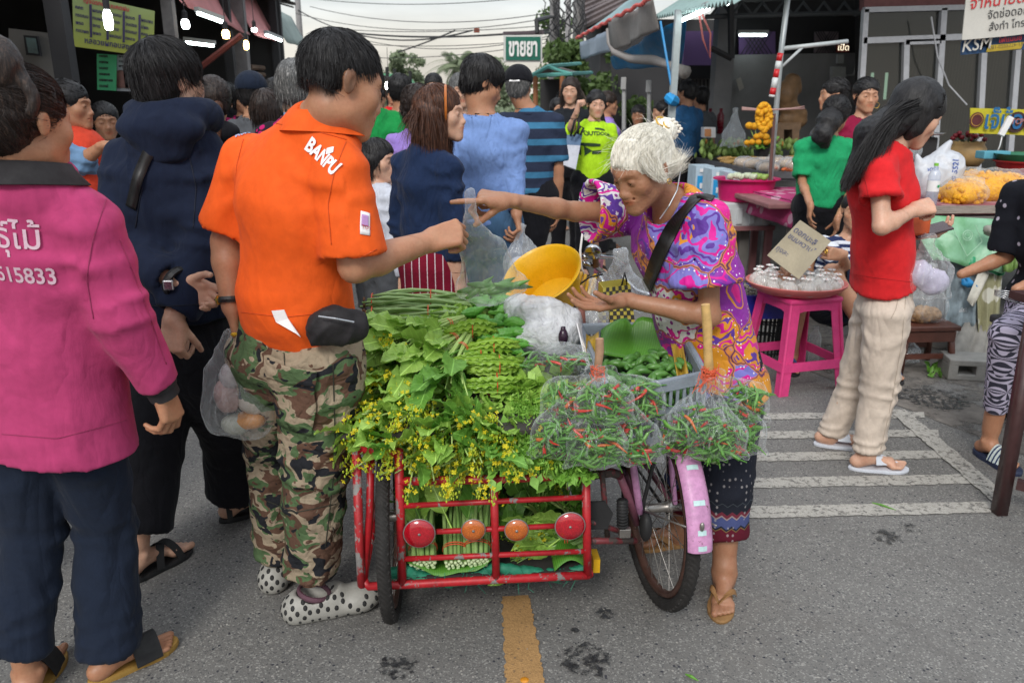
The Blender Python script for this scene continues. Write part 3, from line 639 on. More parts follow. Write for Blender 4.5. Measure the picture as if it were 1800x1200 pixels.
def sandal(an,td,left,mat,strap_mat,root,s=1.0,kind='flip',z0=0.0,name='sandal',sole_t=.018):
 "sole outline with straps; its top carries the foot"
 td=Vector(td).normalized();up=V(0,0,1);L=up.cross(td).normalized();med=-L if left else L;b=V(an.x,an.y,z0);pts=[]
 for a in range(28):
  g=2*math.pi*a/28;y=math.cos(g);x=math.sin(g);yy=.060+.128*y;wd=.042+(.010 if y>0 else-.004)*min(1,abs(y)*1.6)-.006*math.exp(-((y+.1)/.3)**2);pts.append(b+td*(yy*s)+med*((x*wd+.004)*s))
 m=MB();n=len(pts)
 for z in(0,.5,1.0):pass
 vs=[q+up*.0005 for q in pts]+[q+up*(sole_t*.55)+(q-b-td*.06*s)*.02 for q in pts]+[q+up*sole_t for q in pts]
 m.add(vs,[tuple(range(n-1,-1,-1)),tuple(range(2*n,3*n))]+[(k*n+i,k*n+(i+1)%n,(k+1)*n+(i+1)%n,(k+1)*n+i)for k in(0,1)for i in range(n)])
 so=m.build(name,mat,root,smooth=False);m=MB();t=b+up*sole_t
 def band(pp,w_,th=.003):
  rows=[];N_=12
  for i in range(N_+1):
   u=i/N_;q=pp(u);q2=pp(min(1,u+.01))if u<1 else q;tn=(pp(min(1,u+.02))-pp(max(0,u-.02))).normalized();fr=(td-tn*td.dot(tn)).normalized();ww=w_*(1 if not callable(w_)else 1);rows.append([q-fr*ww*.5,q+fr*ww*.5])
  m.slab(rows,th)
 arc=lambda y0,y1,hh,x0=-.046,x1=.046:(lambda u:t+td*((y0+(y1-y0)*u)*s)+L*((x0+(x1-x0)*u)*s)+up*(hh*math.sin(math.pi*u)**.75*s))
 if kind=='flip':
  a0=t+td*.135*s+med*.014*s+up*.026*s
  for q in(-1,1):
   e=t+td*.03*s+L*.044*s*q;band(lambda u,e=e,q=q:a0+(e-a0)*u+up*(.030*s*math.sin(math.pi*min(1,u*1.0))**.8)+L*(.010*q*s*math.sin(math.pi*u)),.016*s)
 elif kind=='slide':band(arc(.085,.085,.066),.075*s)
 elif kind=='cross':
  band(arc(.04,.12,.066),.026*s);band(arc(.12,.05,.068),.026*s);band(arc(-.045,-.02,.06),.02*s)
 elif kind=='wide':
  a0=t+td*.150*s+med*.012*s+up*.016*s
  rows=[]
  for i in range(9):
   u=i/8;c=a0+(t+td*.03*s+up*.075*s-a0)*u;hw=(.004+.044*u)*s;rows.append([c-L*hw-up*(hw*.9),c-L*hw*.55-up*hw*.15,c+up*.002,c+L*hw*.55-up*hw*.15,c+L*hw-up*hw*.9])
  m.slab(rows,.003)
 m.build('strap',strap_mat,so,world=False);o=so.children[0];o.location=-Vector(root.location);o.matrix_parent_inverse=Matrix.Identity(4)
 return so
def text_verts(txt,size=1.0,align='CENTER',bold=0.0,ext=0.0,sx=1.0,shear=0.0):
 "lettering as flat mesh data in its own xy plane"
 c=bpy.data.curves.new('t','FONT');c.body=txt;c.size=size;c.align_x=align;c.offset=bold;c.resolution_u=3;c.extrude=ext;c.shear=shear;c.fill_mode='FRONT' if ext==0 else 'BOTH'
 o=bpy.data.objects.new('t',c);COL.objects.link(o);dg=bpy.context.evaluated_depsgraph_get();me=bpy.data.meshes.new_from_object(o.evaluated_get(dg))
 vs=[(v.co.x*sx,v.co.y,v.co.z)for v in me.vertices];fs=[tuple(q.vertices)for q in me.polygons];bpy.data.objects.remove(o);bpy.data.curves.remove(c);bpy.data.meshes.remove(me);return vs,fs
def lettering(name,txt,size,mat,org,xd,yd,root,lift=.003,**k):
 vs,fs=text_verts(txt,size,**k);xd,yd=Vector(xd).normalized(),Vector(yd).normalized();n=xd.cross(yd)
 m=MB();m.add([Vector(org)+xd*v[0]+yd*v[1]+n*lift for v in vs],fs);return m.build(name,mat,root)
def hit(tgt,root,px,py):
 "where the sight line of a pixel meets a built surface"
 tl=Vector(root.location);o_=Vector((0,0,CAM_H));d=ray(px,py).normalized();ok,loc,nr,_=tgt.ray_cast(o_-tl,d,distance=60)
 return(loc+tl,nr)if ok else(None,None)
def tplane(tgt,root,px,py,ang=0):
 c,n=hit(tgt,root,px,py)
 if c is None:return None
 for dx,dy in((14,0),(-14,0),(0,14),(0,-14)):
  _,n2=hit(tgt,root,px+dx,py+dy)
  if n2 is not None:n=n+n2
 n=n.normalized();x=(_RT*math.cos(R(ang))-_UP*math.sin(R(ang)));x=(x-n*x.dot(n)).normalized();return c,x,n.cross(x),n
def onto(tgt,root,c,x,y,n,u,v,lift):
 tl=Vector(root.location);q=c+x*u+y*v;ok,loc,nr,_=tgt.closest_point_on_mesh(q+n*.01-tl);return loc+tl+(nr+n).normalized()*lift
def lettering_on(name,txt,size,mat,px,py,ang,target,root,lift=.002,**k):
 "lettering laid onto a curved surface"
 T=tplane(target,root,px,py,ang)
 if T is None:return
 vs,fs=text_verts(txt,size,**k);bmm=bmesh.new();vv=[bmm.verts.new(v)for v in vs]
 for f in fs:
  try:bmm.faces.new([vv[i]for i in f])
  except ValueError:pass
 bmesh.ops.triangulate(bmm,faces=list(bmm.faces));bmesh.ops.subdivide_edges(bmm,edges=[e for e in bmm.edges if e.calc_length()>size*.2],cuts=2,use_grid_fill=True);bmm.verts.index_update()
 X=np.array([v.co.x for v in bmm.verts]);Y=np.array([v.co.y for v in bmm.verts]);N1,N2=9,5;xa,xb,ya,yb=X.min(),X.max()+1e-6,Y.min(),Y.max()+1e-6
 Gd=np.array([[A3(onto(target,root,*T,xa+(xb-xa)*i/(N1-1),ya+(yb-ya)*j/(N2-1),lift+.0015))for j in range(N2)]for i in range(N1)])
 for _ in range(3):Gd[1:-1]=(Gd[:-2]+2*Gd[1:-1]+Gd[2:])/4;Gd[:,1:-1]=(Gd[:,:-2]+2*Gd[:,1:-1]+Gd[:,2:])/4
 a_,b_=(X-xa)/(xb-xa)*(N1-1),(Y-ya)/(yb-ya)*(N2-1);i_,j_=np.minimum(a_.astype(int),N1-2),np.minimum(b_.astype(int),N2-2);fa,fb=(a_-i_)[:,None],(b_-j_)[:,None];out=(Gd[i_,j_]*(1-fa)+Gd[i_+1,j_]*fa)*(1-fb)+(Gd[i_,j_+1]*(1-fa)+Gd[i_+1,j_+1]*fa)*fb;fs=[[v.index for v in f.verts]for f in bmm.faces];bmm.free();m=MB();m.add(out,fs);return m.build(name,mat,root)
def patch_on(name,px,py,ang,w,h,mat,target,root,lift=.002,n=6,off=(0,0)):
 T=tplane(target,root,px,py,ang)
 if T is None:return
 rows=[[onto(target,root,*T,w*(j/n-.5)+off[0],h*(i/n-.5)+off[1],lift)for j in range(n+1)]for i in range(n+1)];mm=MB();mm.slab(rows,min(.002,lift*.8));return mm.build(name,mat,root,smooth=True)
def strap_on(name,pix,wd,mat,target,root,lift=.003,th=.003,n=40,own=None):
 "a strap whose run is read off in the picture and laid on the surface"
 rows=[];pts=[]
 for k in range(n+1):
  t=(len(pix)-1)*k/n;i=min(int(t),len(pix)-2);u=t-i;a,b=pix[i],pix[i+1];c,nr=hit(target,root,a[0]+(b[0]-a[0])*u,a[1]+(b[1]-a[1])*u)
  if c is not None:pts.append((c,nr))
 if len(pts)<4:return
 P_=[q[0]for q in pts]
 for _ in range(3):P_=[P_[0]]+[(P_[i-1]+P_[i]*2+P_[i+1])/4 for i in range(1,len(P_)-1)]+[P_[-1]]
 N2=[q[1]for q in pts]
 for _ in range(6):N2=[N2[0]]+[(N2[i-1]+N2[i]*2+N2[i+1]).normalized()for i in range(1,len(N2)-1)]+[N2[-1]]
 for k in range(len(P_)):
  t=(P_[min(k+1,len(P_)-1)]-P_[max(k-1,0)]).normalized();w_=t.cross(N2[k]).normalized();c=P_[k]+N2[k]*(lift+th);rows.append([c-w_*wd/2,c+w_*wd/2])
 m=MB();m.slab(rows,th);o=m.build(name,mat,own or root,smooth=True);return o
 # -- cloth materials
def camo(name):
 t=NT(name);v=t.oc((.42,.42,.62));w=t.n('VectorMath',{0:v,1:t.noise(9,3,.5,v,'Color')},operation='ADD').outputs[0]
 def lay(off,sc,th):return t.ramp(t.noise(sc,2.5,.45,t.n('VectorMath',{0:w,1:off},operation='ADD').outputs[0]),[(th-.004,0.0),(th+.004,1.0)])
 c=t.mix(lay((3,1,5),8,.50),(.34,.27,.19),(.085,.14,.062));c=t.mix(lay((9,4,1),9,.545),c,(.115,.062,.042));c=t.mix(lay((1,7,2),9.5,.575),c,(.017,.018,.022))
 c=t.mix(.25,c,t.ramp(t.noise(5,4),[(.3,(.1,.1,.1)),(.7,(.6,.6,.6))]),'OVERLAY')
 return t.fin(c,.9,t.bump(t.noise(900,2),.15,.0015,t.bump(t.noise(22,5,.6,dist=.7),.4,.03,crease(t,6,.8,(1,1,1)))),spec=.2)
def print_shirt(name):
 t=NT(name);v=t.oc();wv=t.n('VectorMath',{0:v,1:t.n('VectorMath',{0:t.noise(7,3,.5,v,'Color'),'Scale':.14},operation='SCALE').outputs[0]},operation='ADD').outputs[0]
 cell=t.voro(5.2,wv,'Color');e=t.n('TexVoronoi',{'Scale':5.2,'Vector':wv},feature='DISTANCE_TO_EDGE').outputs[0]
 cx=t.sep(cell)
 c=t.ramp(cx[0],[(0,(.62,.25,.015)),(.27,(.19,.17,.52)),(.5,(.24,.02,.30)),(.68,(.62,.60,.60)),(.80,(.68,.005,.24)),(.90,(.62,.25,.015))],'CONSTANT')
 dots=t.ramp(t.voro(46,v,randomness=.15),[(.30,1.0),(.33,0.0)]);iswhite=t.math('MULTIPLY',t.math('GREATER_THAN',cx[0],.68),t.math('LESS_THAN',cx[0],.80));c=t.mix(t.math('MULTIPLY',dots,iswhite),c,(.22,.02,.20))
 d2=t.voro(5.2,wv);r1=t.ramp(d2,[(.20,0.0),(.205,1.0),(.24,1.0),(.245,0.0)]);c=t.mix(r1,c,(.68,.27,.02))
 core=t.ramp(d2,[(.13,1.0),(.135,0.0)]);c=t.mix(core,c,(.66,.004,.22))
 sw=t.n('TexWave',{'Vector':wv,'Scale':6.0,'Distortion':14.0,'Detail':2.0,'Detail Scale':1.6},wave_type='RINGS').outputs['Fac']
 c=t.mix(t.math('MULTIPLY',t.ramp(sw,[(.80,0.0),(.84,1.0)]),t.ramp(cx[1],[(.35,0.0),(.36,1.0)])),c,(.60,.006,.26));c=t.mix(t.math('MULTIPLY',t.ramp(sw,[(.10,1.0),(.14,0.0)]),t.ramp(cx[2],[(.5,0.0),(.51,1.0)])),c,(.10,.03,.28))
 c=t.mix(t.ramp(e,[(.018,1.0),(.022,0.0)]),c,(.55,.20,.04));c=t.mix(t.ramp(e,[(.006,1.0),(.009,0.0)]),c,(.10,.02,.08))
 pearl=t.math('MULTIPLY',t.ramp(t.voro(85,v,randomness=.1),[(.22,1.0),(.27,0.0)]),t.ramp(e,[(.035,0.0),(.037,1.0),(.075,1.0),(.077,0.0)]));c=t.mix(pearl,c,(.75,.70,.72))
 return t.fin(c,.62,t.bump(t.noise(700,2),.08,.001,t.bump(t.noise(13,5,.6,t.oc((1,1,.5)),dist=.8),.3,.03,crease(t,5,.8))),spec=.35,sheen=.03)
def sarong(name):
 t=NT(name);z=t.sep(t.oc())[2];x=t.sep(t.oc())[0]
 w=t.n('TexWave',{'Vector':t.oc((1,1,.0)),'Scale':10.0},wave_profile='TRI').outputs['Fac'];zz=t.math('ADD',z,t.math('MULTIPLY',w,.012))
 c=t.ramp(t.math('MULTIPLY_ADD',zz,3.0,-.70),[(0,(.10,.008,.02)),(.045,(.16,.10,.04)),(.058,(.014,.018,.035)),(.075,(.06,.075,.19)),(.155,(.055,.07,.18)),(.165,(.26,.20,.20)),(.18,(.13,.02,.035)),(.215,(.013,.015,.024)),(.30,(.05,.06,.07)),(.305,(.013,.015,.024))],'CONSTANT')
 dm=t.ramp(t.voro(55,t.oc((1,1,.8)),randomness=.2),[(.18,1.0),(.24,0.0)]);c=t.mix(t.math('MULTIPLY',dm,.45),c,(.45,.42,.42))
 return t.fin(c,.85,t.bump(t.noise(700,2),.15,.0015,t.bump(t.noise(12,4,.6,t.oc((1,1,.3))),.4,.03)),spec=.2)
def stripes(name,base,stops,per,axis=2,rough=.9):
 t=NT(name);z=t.sep(t.oc())[axis];f=t.math('FRACT',t.math('MULTIPLY',z,1/per));c=t.ramp(f,[(0,base)]+stops,'CONSTANT');c=t.mix(.2,c,t.ramp(t.noise(6,4),[(.3,(.2,.2,.2)),(.7,(.8,.8,.8))]),'OVERLAY')
 return t.fin(c,rough,t.bump(t.noise(600,2),.12,.001,t.bump(t.noise(12,5,.6,dist=.6),.35,.03)),spec=.2)
def tri_leggings(name):
 t=NT(name);v=t.oc(13.0,'Object',(0,0,0));s=t.sep(v);th=s[0];fx=t.math('FRACT',t.math('ADD',th,t.math('MULTIPLY',s[1],.9)));fz=t.math('FRACT',s[2]);ang=t.math('ARCTAN2',t.math('SUBTRACT',fz,.5),t.math('SUBTRACT',fx,.5))
 f=t.math('FRACT',t.math('MULTIPLY',ang,4/math.pi));c=t.ramp(f,[(0,(.50,.46,.60)),(.5,(.035,.035,.055))],'CONSTANT');return t.fin(c,.7,t.bump(t.noise(20,3),.2,.01),spec=.3)
def dotted(name,base,dot,sc,th=.25):
 t=NT(name);c=t.mix(t.ramp(t.voro(sc),[(th,1.0),(th+.04,0.0)]),vary(t,base,.15),dot);return t.fin(c,.85,t.bump(t.noise(14,4),.3,.02),spec=.2)
CL=dict(orange=cloth('orange_polo',(.76,.10,.011),.05,.75,wr=.22,wscale=9,sheen=.02),pink=cloth('pink_jersey',(.42,.045,.145),.10,wr=.32,wscale=9),navy=cloth('navy_sweat',(.007,.012,.030),.15,wr=.4,wscale=9),black=cloth('black_cloth',(.008,.008,.011),.2,wr=.4),blacktop=cloth('black_top',(.012,.014,.018),.2,wr=.4),navytrouser=cloth('navy_trouser',(.010,.016,.032),.15,wr=.5,wscale=8),red=cloth('red_tee',(.60,.018,.022),.07,wr=.2,wscale=9),beige=cloth('beige_trouser',(.58,.49,.41),.07,wr=.4,wscale=10),green=cloth('green_tee',(.015,.30,.115),.08,wr=.5),green2=cloth('leaf_green_tee',(.010,.24,.055),.08,wr=.5),lime=cloth('lime_tee',(.42,.70,.02),.06,wr=.4),ltblue=cloth('light_blue_jersey',(.17,.27,.54),.07,wr=.5),navy2=cloth('deep_navy_top',(.010,.022,.062),.12,wr=.45),white=cloth('white_top',(.55,.58,.66),.06,wr=.5),jean=cloth('denim',(.05,.11,.20),.3,wr=.5),denim=cloth('denim_shirt',(.02,.085,.20),.15,wr=.6),lav=cloth('lavender_top',(.30,.20,.55),.08),wine=cloth('wine_top',(.22,.008,.04),.1),chamb=cloth('chambray',(.15,.26,.42),.1),apron=cloth('red_apron',(.60,.055,.025),.1),greyc=cloth('grey_cloth',(.08,.085,.095),.15),teal=cloth('teal_cloth',(.03,.17,.19),.12),camo=camo('camouflage'),prnt=print_shirt('flower_print'),sarong=sarong('woven_sarong'),polo=stripes('striped_polo',(.022,.030,.058),[(.60,(.045,.17,.30)),(.98,(.022,.03,.058))],.108),rstripe=stripes('red_pinstripe',(.16,.005,.02),[(.88,(.55,.45,.48))],.035,0),nstripe=stripes('navy_white_stripe',(.02,.03,.09),[(.5,(.6,.62,.68))],.04),tri=tri_leggings('triangle_leggings'),floral=dotted('black_floral',(.008,.009,.014),(.42,.38,.45),22,.20),pinkdot=dotted('pink_dotted',(.02,.01,.02),(.45,.01,.12),30,.45))
RUB=dict(black=plain('black_rubber',(.014,.014,.015),.7,.2),tan=plain('tan_sole',(.28,.15,.055),.7,.15),clog=plain('grey_clog',(.34,.33,.30),.55,.08),mustard=plain('mustard_sole',(.33,.19,.04),.7,.15),white=plain('white_rubber',(.62,.65,.72),.5,.05),hole=plain('clog_hole',(.02,.02,.02),.8),purple=plain('clog_lining',(.11,.05,.07),.8),navy=plain('navy_rubber',(.02,.03,.07),.6),brown=plain('brown_strap',(.26,.13,.045),.8,.1))
PRINT_W=plain('white_print',(.78,.76,.76),.6,.04);PRINT_P=plain('pale_print',(.60,.42,.50),.8,.05);STEEL=plain('steel',(.45,.46,.48),.3,.1,metal=.9);GOLD=plain('gold',(.7,.42,.08),.25,.05,metal=.9);LEATH=plain('black_leather',(.012,.011,.011),.45,.2)
# -- man in the orange polo
p=stand(0,0,1.74,38,w=.98);P=p
p.base=G(560,1045);p.pel=U(520,605,2.17);p.wst=U(518,525,2.13);p.cst=U(522,350,2.10);p.nk=U(560,212,2.06)
p.shl=U(432,284,2.20);p.shr=U(599,304,1.97);p.ell=U(398,425,2.24);p.wrl=U(407,538,2.20);p.elr=U(624,468,1.96);p.wrr=U(752,425,2.12)
p.hpl=U(478,628,2.24);p.hpr=U(566,640,2.13);p.knl=U(487,800,2.38);p.knr=U(556,810,2.14);p.anl=U(490,985,2.36);p.anr=U(545,1012,2.16);p.tdl=V(.25,.97,0);p.tdr=V(.97,.22,0)
p.hd=U(600,146,2.03);F_,L_=frame(58);p.hL=L_;p.hF=(F_-V(0,0,.32)).normalized();p.hU=p.hF.cross(p.hL).normalized()
p.hdl=dict(d=(.1,.1,-1),n=(.8,.2,0),c=(1.1,1.15,1.2,1.2),t=(.9,.3,.4));p.hdr=dict(d=(.92,.2,.22),n=(.15,.8,-.55),c=(1.05,1.15,1.2,1.2),t=(.85,.25,.75,.2))
make_body(p,'person','man in orange polo and camouflage trousers holding a clear bag over the cart',None,SKIN['tan'],res=.010,hs=1.02,fade=True,feet=(0,0),mouth='closed')
sh_=shirt(p,CL['orange'],(.80,.86),.019,hem=U(525,566,2.16),res=.0062,amp=.0048,seed=21,sl_w=1.12,scale=9,hemw=1.02,neck=.006)
collar(p,CL['orange'],.070,.040)
lettering_on('lettering','BANPU',.050,PRINT_W,562,286,38,sh_,p.root,bold=.0018,sx=.74);lettering_on('lettering','♦',.030,PRINT_W,576,270,38,sh_,p.root)
patch_on('sleeve_badge',641,393,3,.028,.054,PRINT_W,sh_,p.root,.003);patch_on('badge_print',640,388,3,.019,.026,plain('badge_mauve',(.45,.25,.5),.7),sh_,p.root,.005);lettering_on('lettering','TOY',.013,plain('badge_red',(.5,.02,.02),.7),642,404,3,sh_,p.root,.006)
lettering_on('lettering','กีฬา',.026,plain('pale_blue_print',(.30,.36,.55),.7),428,238,-30,sh_,p.root,bold=.0008);patch_on('shoulder_badge',434,224,-30,.024,.026,PRINT_W,sh_,p.root,.003)
tr_=trousers(p,CL['camo'],.026,cuff=(1.92,1.95),cw=1.08,kw=1.05,res=.007,amp=.012,scale=11,waist=.01,seed=8)
hair(p,HAIR['black'],'cut',n=6500,L=.024,W=.0013,off=-.004,seed=2,lift=.06,crown=(0,-.06,.11),down=.15)
# thigh pocket, belt bag
for q,(w_,h_,l_,of)in(('cargo_pocket',(.15,.19,.010,(0,0))),('pocket_flap',(.156,.05,.016,(0,.075)))):patch_on(q,515,700,6,w_,h_,CL['camo'],tr_,p.root,l_,8,of)
strap_on('belt',[(440,552),(500,560),(560,560),(620,550)],.035,plain('belt_webbing',(.012,.012,.014),.8),tr_,p.root,.004)
g=Grp();g.u(Ell(U(588,568,1.98),(.068,.034,.040),(V(.9,.25,-.1).normalized(),V(-.25,.9,0).normalized(),V(.1,0,1).normalized())),.01).u(Ell(U(570,588,1.99),(.04,.028,.028)),.03).u(Ell(U(612,574,2.0),(.04,.03,.035)),.03)
v,f=nets(g,.005);v=fold(v,f,.013,20,aniso=(1,1,1),seed=4,deep=.008);wb=thing('belt_bag','black belt bag worn at the waist of the man in the orange polo','bag',tuple(U(590,600,2.0)));wpart('pouch',v,f,plain('bag_nylon',(.014,.012,.014),.8,bs=.5),wb)
m=MB();m.tube([U(560,556,1.93),U(590,560,1.92),U(622,566,1.94)],.0025,6);m.build('zip',STEEL,wb);m=MB();m.slab([[U(478,546,1.99),U(500,544,1.985)],[U(486,566,1.99),U(507,560,1.985)],[U(521,586,1.97),U(529,592,1.97)]],.003);m.build('white_strap',PRINT_W,wb)
m=MB();m.torus(p.wrl+V(0,0,.02),p.wrl-p.ell,.031,.006,24,6,sx=1.6);wt=thing('wristwatch','gold wristwatch with a dark strap on the wrist of the man in orange','watch',tuple(p.wrl));m.build('strap',LEATH,wt);m=MB();m.blob(p.wrl+V(-.032,-.008,.02),(.008,.014,.014));m.build('dial',GOLD,wt)
def clog(an,td,left,root):
 td=Vector(td).normalized();up=V(0,0,1);L=up.cross(td).normalized();b=V(an.x,an.y,0);g=Grp();B=Grp()
 B.u(Seg(b-td*.045+up*.035,b+td*.05+up*.035,.050,.050,L,1,.95),.02).u(Ell(b+td*.135+up*.040,(.058,.075,.045),(L,td,up)),.04).u(Seg(b-td*.02+up*.06,b+td*.06+up*.07,.044,.040),.03)
 B.i(Half(b+up*.004,up));B.s(Seg(b-td*.018+up*.055,b+td*.035+up*.12,.037,.05),.01);B.s(Ell(b+td*.0+up*.14,(.06,.085,.055),(L,td,up)),.012);v,f=nets(B,.0045);v=relax(v,f,2);o=wpart('clog',v,f,RUB['clog'],root)
 m=MB();tl=Vector(root.location);k=0
 seen=[]
 for r_ in range(5):
  for a in range(26):
   g_=2*math.pi*(a+.5*(r_%2))/26;z=.018+.016*r_;dr=td*math.cos(g_)+L*math.sin(g_);q=b+td*.05+up*z+dr*.3;ok,loc,nr,_=o.ray_cast(q-tl,-dr,distance=.4)
   if ok and(loc+tl-(b+td*.05)).length<.2 and nr.z<.85 and(loc+tl).z<.016*r_+.04:
    c=loc+tl;sc=.0080 if r_>0 else .0055
    if any((c-q_).length<.019 for q_ in seen):continue
    seen.append(c)
    m.blob(c,(sc*.85,sc*1.15,.0022),8,4,ax_rot(nr));k+=1
 m.build('clog_hole',RUB['hole'],o,world=False,smooth=True);h=o.children[0];h.location=-tl;h['kind']='stuff'
 m=MB();m.torus(b+td*.008+up*.085,up+td*.3,.047,.006,28,6,sx=1.5);m.build('clog_lining',RUB['purple'],root)
clog(p.anl,p.tdl,True,p.root);clog(p.anr,p.tdr,False,p.root)
PO=p
def seams(p,tgt,lines,col,w=.0022):
 m_=plain('seam_thread',col,.9)if col not in SEAMS else SEAMS[col];SEAMS[col]=m_
 for L in lines:strap_on('seam',L,w,m_,tgt,p.root,.0012,.0008,44)
SEAMS={}
seams(p,sh_,([(608,250),(588,300),(577,360),(583,430)],[(600,455),(632,452),(662,438)],[(424,548),(500,557),(590,547)],[(428,245),(417,290),(412,345)],[(470,215),(540,226),(608,246)]),(.60,.075,.009),.0018);seams(p,tr_,([(585,640),(590,800),(572,960)],[(500,620),(505,700)],[(470,880),(520,900),(590,885)]),(.03,.03,.02),.003)
# -- old woman selling vegetables
p=stand(0,0,1.52,-120,w=1.04);p.base=G(1262,1060);p.pel=U(1256,640,2.42);p.wst=U(1228,545,2.42);p.cst=U(1198,430,2.42);p.nk=U(1188,352,2.38)
p.shl=U(1240,392,2.24);p.shr=U(1128,372,2.60);p.ell=U(1248,556,2.22);p.wrl=U(1098,527,2.28);p.elr=U(1012,372,2.55);p.wrr=U(893,352,2.44)
p.hpl=U(1280,668,2.36);p.hpr=U(1232,668,2.50);p.knl=U(1272,850,2.26);p.knr=U(1215,850,2.50);p.anl=U(1272,1025,2.20);p.anr=U(1190,955,2.50);p.tdl=V(-.34,-.94,0);p.tdr=V(-.97,-.1,0)
p.hd=U(1130,296,2.30);F_,L_=frame(-120);p.hL=L_;p.hF=(F_-V(0,0,.50)).normalized();p.hU=p.hF.cross(p.hL).normalized()
p.hdl=dict(d=(-.95,-.05,-.12),n=(-.05,-.10,1),c=((.2,.35,.25),(.30,.35,.3),(.42,.4,.3),(.55,.4,.3)),t=(.75,.55,.42),s=1.10);p.hdr=dict(d=(-.95,-.15,.12),n=(.0,.35,-1),c=((.08,.06,.05),(1.1,1.2,.8),(1.25,1.2,.8),(1.3,1.2,.8)),t=(.75,.2,.75,.2),s=1.12)
make_body(p,'person','old white-haired woman in printed purple and orange blouse pointing across her cart',None,SKIN['brown'],fem=True,mouth='smile',res=.010,hres=.0028,hs=1.0,old=True,brow=(.8,.75,.7),lips=(.95,.62,.58))
PW=p
sh_=shirt(p,CL['prnt'],(.62,.80),.034,hem=U(1262,690,2.42),res=.0068,amp=.009,fem=True,seed=31,sl_w=1.30,scale=8,hemw=1.05,neck=.022,lower=1.10)
trousers(p,CL['sarong'],.030,cuff=(1.52,1.40),cw=1.10,kw=1.02,res=.009,amp=.007,seed=5)
m=MB();m.blob(hp_(p,.0,.077,-.0605),(.016,.006,.0035),10,6,Matrix((p.hL,p.hF,p.hU)).transposed());m.build('teeth',plain('teeth',(.62,.58,.48),.3),p.root)
hair(p,HAIR['white'],'bun',n=5600,L=.075,W=.0013,off=.002,seed=5,lift=.004,crown=(0,.05,.09),wave=.08,back=.055,front=.010)
g=Grp();c=hp_(p,.0,-.105,.062);g.u(Ell(c,(.042,.036,.036)),.02).u(Ell(c+V(.015,0,.015),(.028,.028,.022)),.02);v,f=nets(g,.004);v=fold(v,f,.003,60,seed=2);wpart('hair_bun',v,f,HAIR['white'],p.root)
# loose wisps
N_=170;rr=np.random.RandomState(8);th_=rr.rand(N_)*2*math.pi;A=np.stack([A3(hp_(p,.07*math.sin(a)*.9,.03*rr.rand()-.05+.09*math.cos(a),.04+.05*rr.rand()))for a in th_]);dr=A-A3(p.hd);dr/=np.linalg.norm(dr,axis=1,keepdims=True);S_=np.zeros((N_,7,3));S_[:,0]=A;d_=dr*.6+rr.randn(N_,3)*.5+np.array([-.35,0,-.15])
for k in range(1,7):d_=d_+np.array([0,0,-.18])+rr.randn(N_,3)*.12;d_/=np.linalg.norm(d_,axis=1,keepdims=True);S_[:,k]=S_[:,k-1]+d_*(.007+.007*rr.rand(N_,1))
ribbons('loose_hair',S_,.0009*np.ones(N_),HAIR['white'],p.root)['kind']='stuff'
# front strands falling beside the face
N_=500;A=np.stack([A3(hp_(p,.066+.012*rr.rand(),-.01+.075*rr.rand(),.045+.03*rr.rand()))for a in range(N_)]);S_=np.zeros((N_,8,3));S_[:,0]=A;tgt=A3(p.hd+p.hL*.092-p.hU*.03+p.hF*.0)
for k in range(1,8):d_=(tgt+rr.randn(N_,3)*.012-S_[:,k-1]);d_/=np.linalg.norm(d_,axis=1,keepdims=True);d_=d_*.8+np.array([0,0,-.35]);S_[:,k]=S_[:,k-1]+d_*.012
ribbons('side_hair',S_,.0013*np.ones(N_),HAIR['white'],p.root)['kind']='stuff'
hc=thing('hair_clip','gold hair clip with white blossoms in the old woman\'s bun','hair clip',tuple(c));m=MB();m.torus(c+V(-.005,-.02,.03),(.3,-.6,.6),.017,.003,16,5);m.torus(c+V(.012,-.025,.022),(.3,-.6,.6),.013,.003,16,5);m.build('clasp',GOLD,hc)
for i in range(5):
 m=MB();q=c+V(.025+.01*i%.03,-.02+.004*i,.028-.009*i);
 for a in range(5):m.blob(q+V(.008*math.cos(a*1.26),-.003,.008*math.sin(a*1.26)),(.007,.003,.005),6,4)
 m.build('blossom',plain('blossom',(.75,.70,.62),.6)if i==0 else bpy.data.materials['blossom'],hc,smooth=True)
sb=thing('shoulder_bag_strap','wide black shoulder strap across the old woman\'s printed blouse','strap',tuple(U(1180,420,2.2)))
tl_=p.root.location;
o_=strap_on('strap',[(1252,352),(1228,345),(1205,372),(1180,405),(1158,450),(1140,500),(1128,530)],.043,LEATH,sh_,p.root,.004,n=50);o_.parent=sb;o_.location=Vector(p.root.location)-Vector(sb.location)
m=MB();m.tube([U(1196,302,2.30),U(1190,335,2.26),U(1176,362,2.24),U(1160,385,2.25)],.0022,6);nl=thing('necklace','silver chain round the old woman\'s neck','necklace',tuple(U(1190,330,2.3)));m.build('chain',STEEL,nl)
m=MB();m.torus(hp_(p,.080,-.014,-.044),p.hL,.007,.0015,14,5);er=thing('earring','small gold hoop earring in the old woman\'s ear','earring',tuple(p.hd));m.build('hoop',GOLD,er)
for an,td,lf in((p.anl,p.tdl,True),(p.anr,p.tdr,False)):sandal(an,td,lf,RUB['tan'],RUB['brown'],p.root,.95,'flip',sole_t=.014)
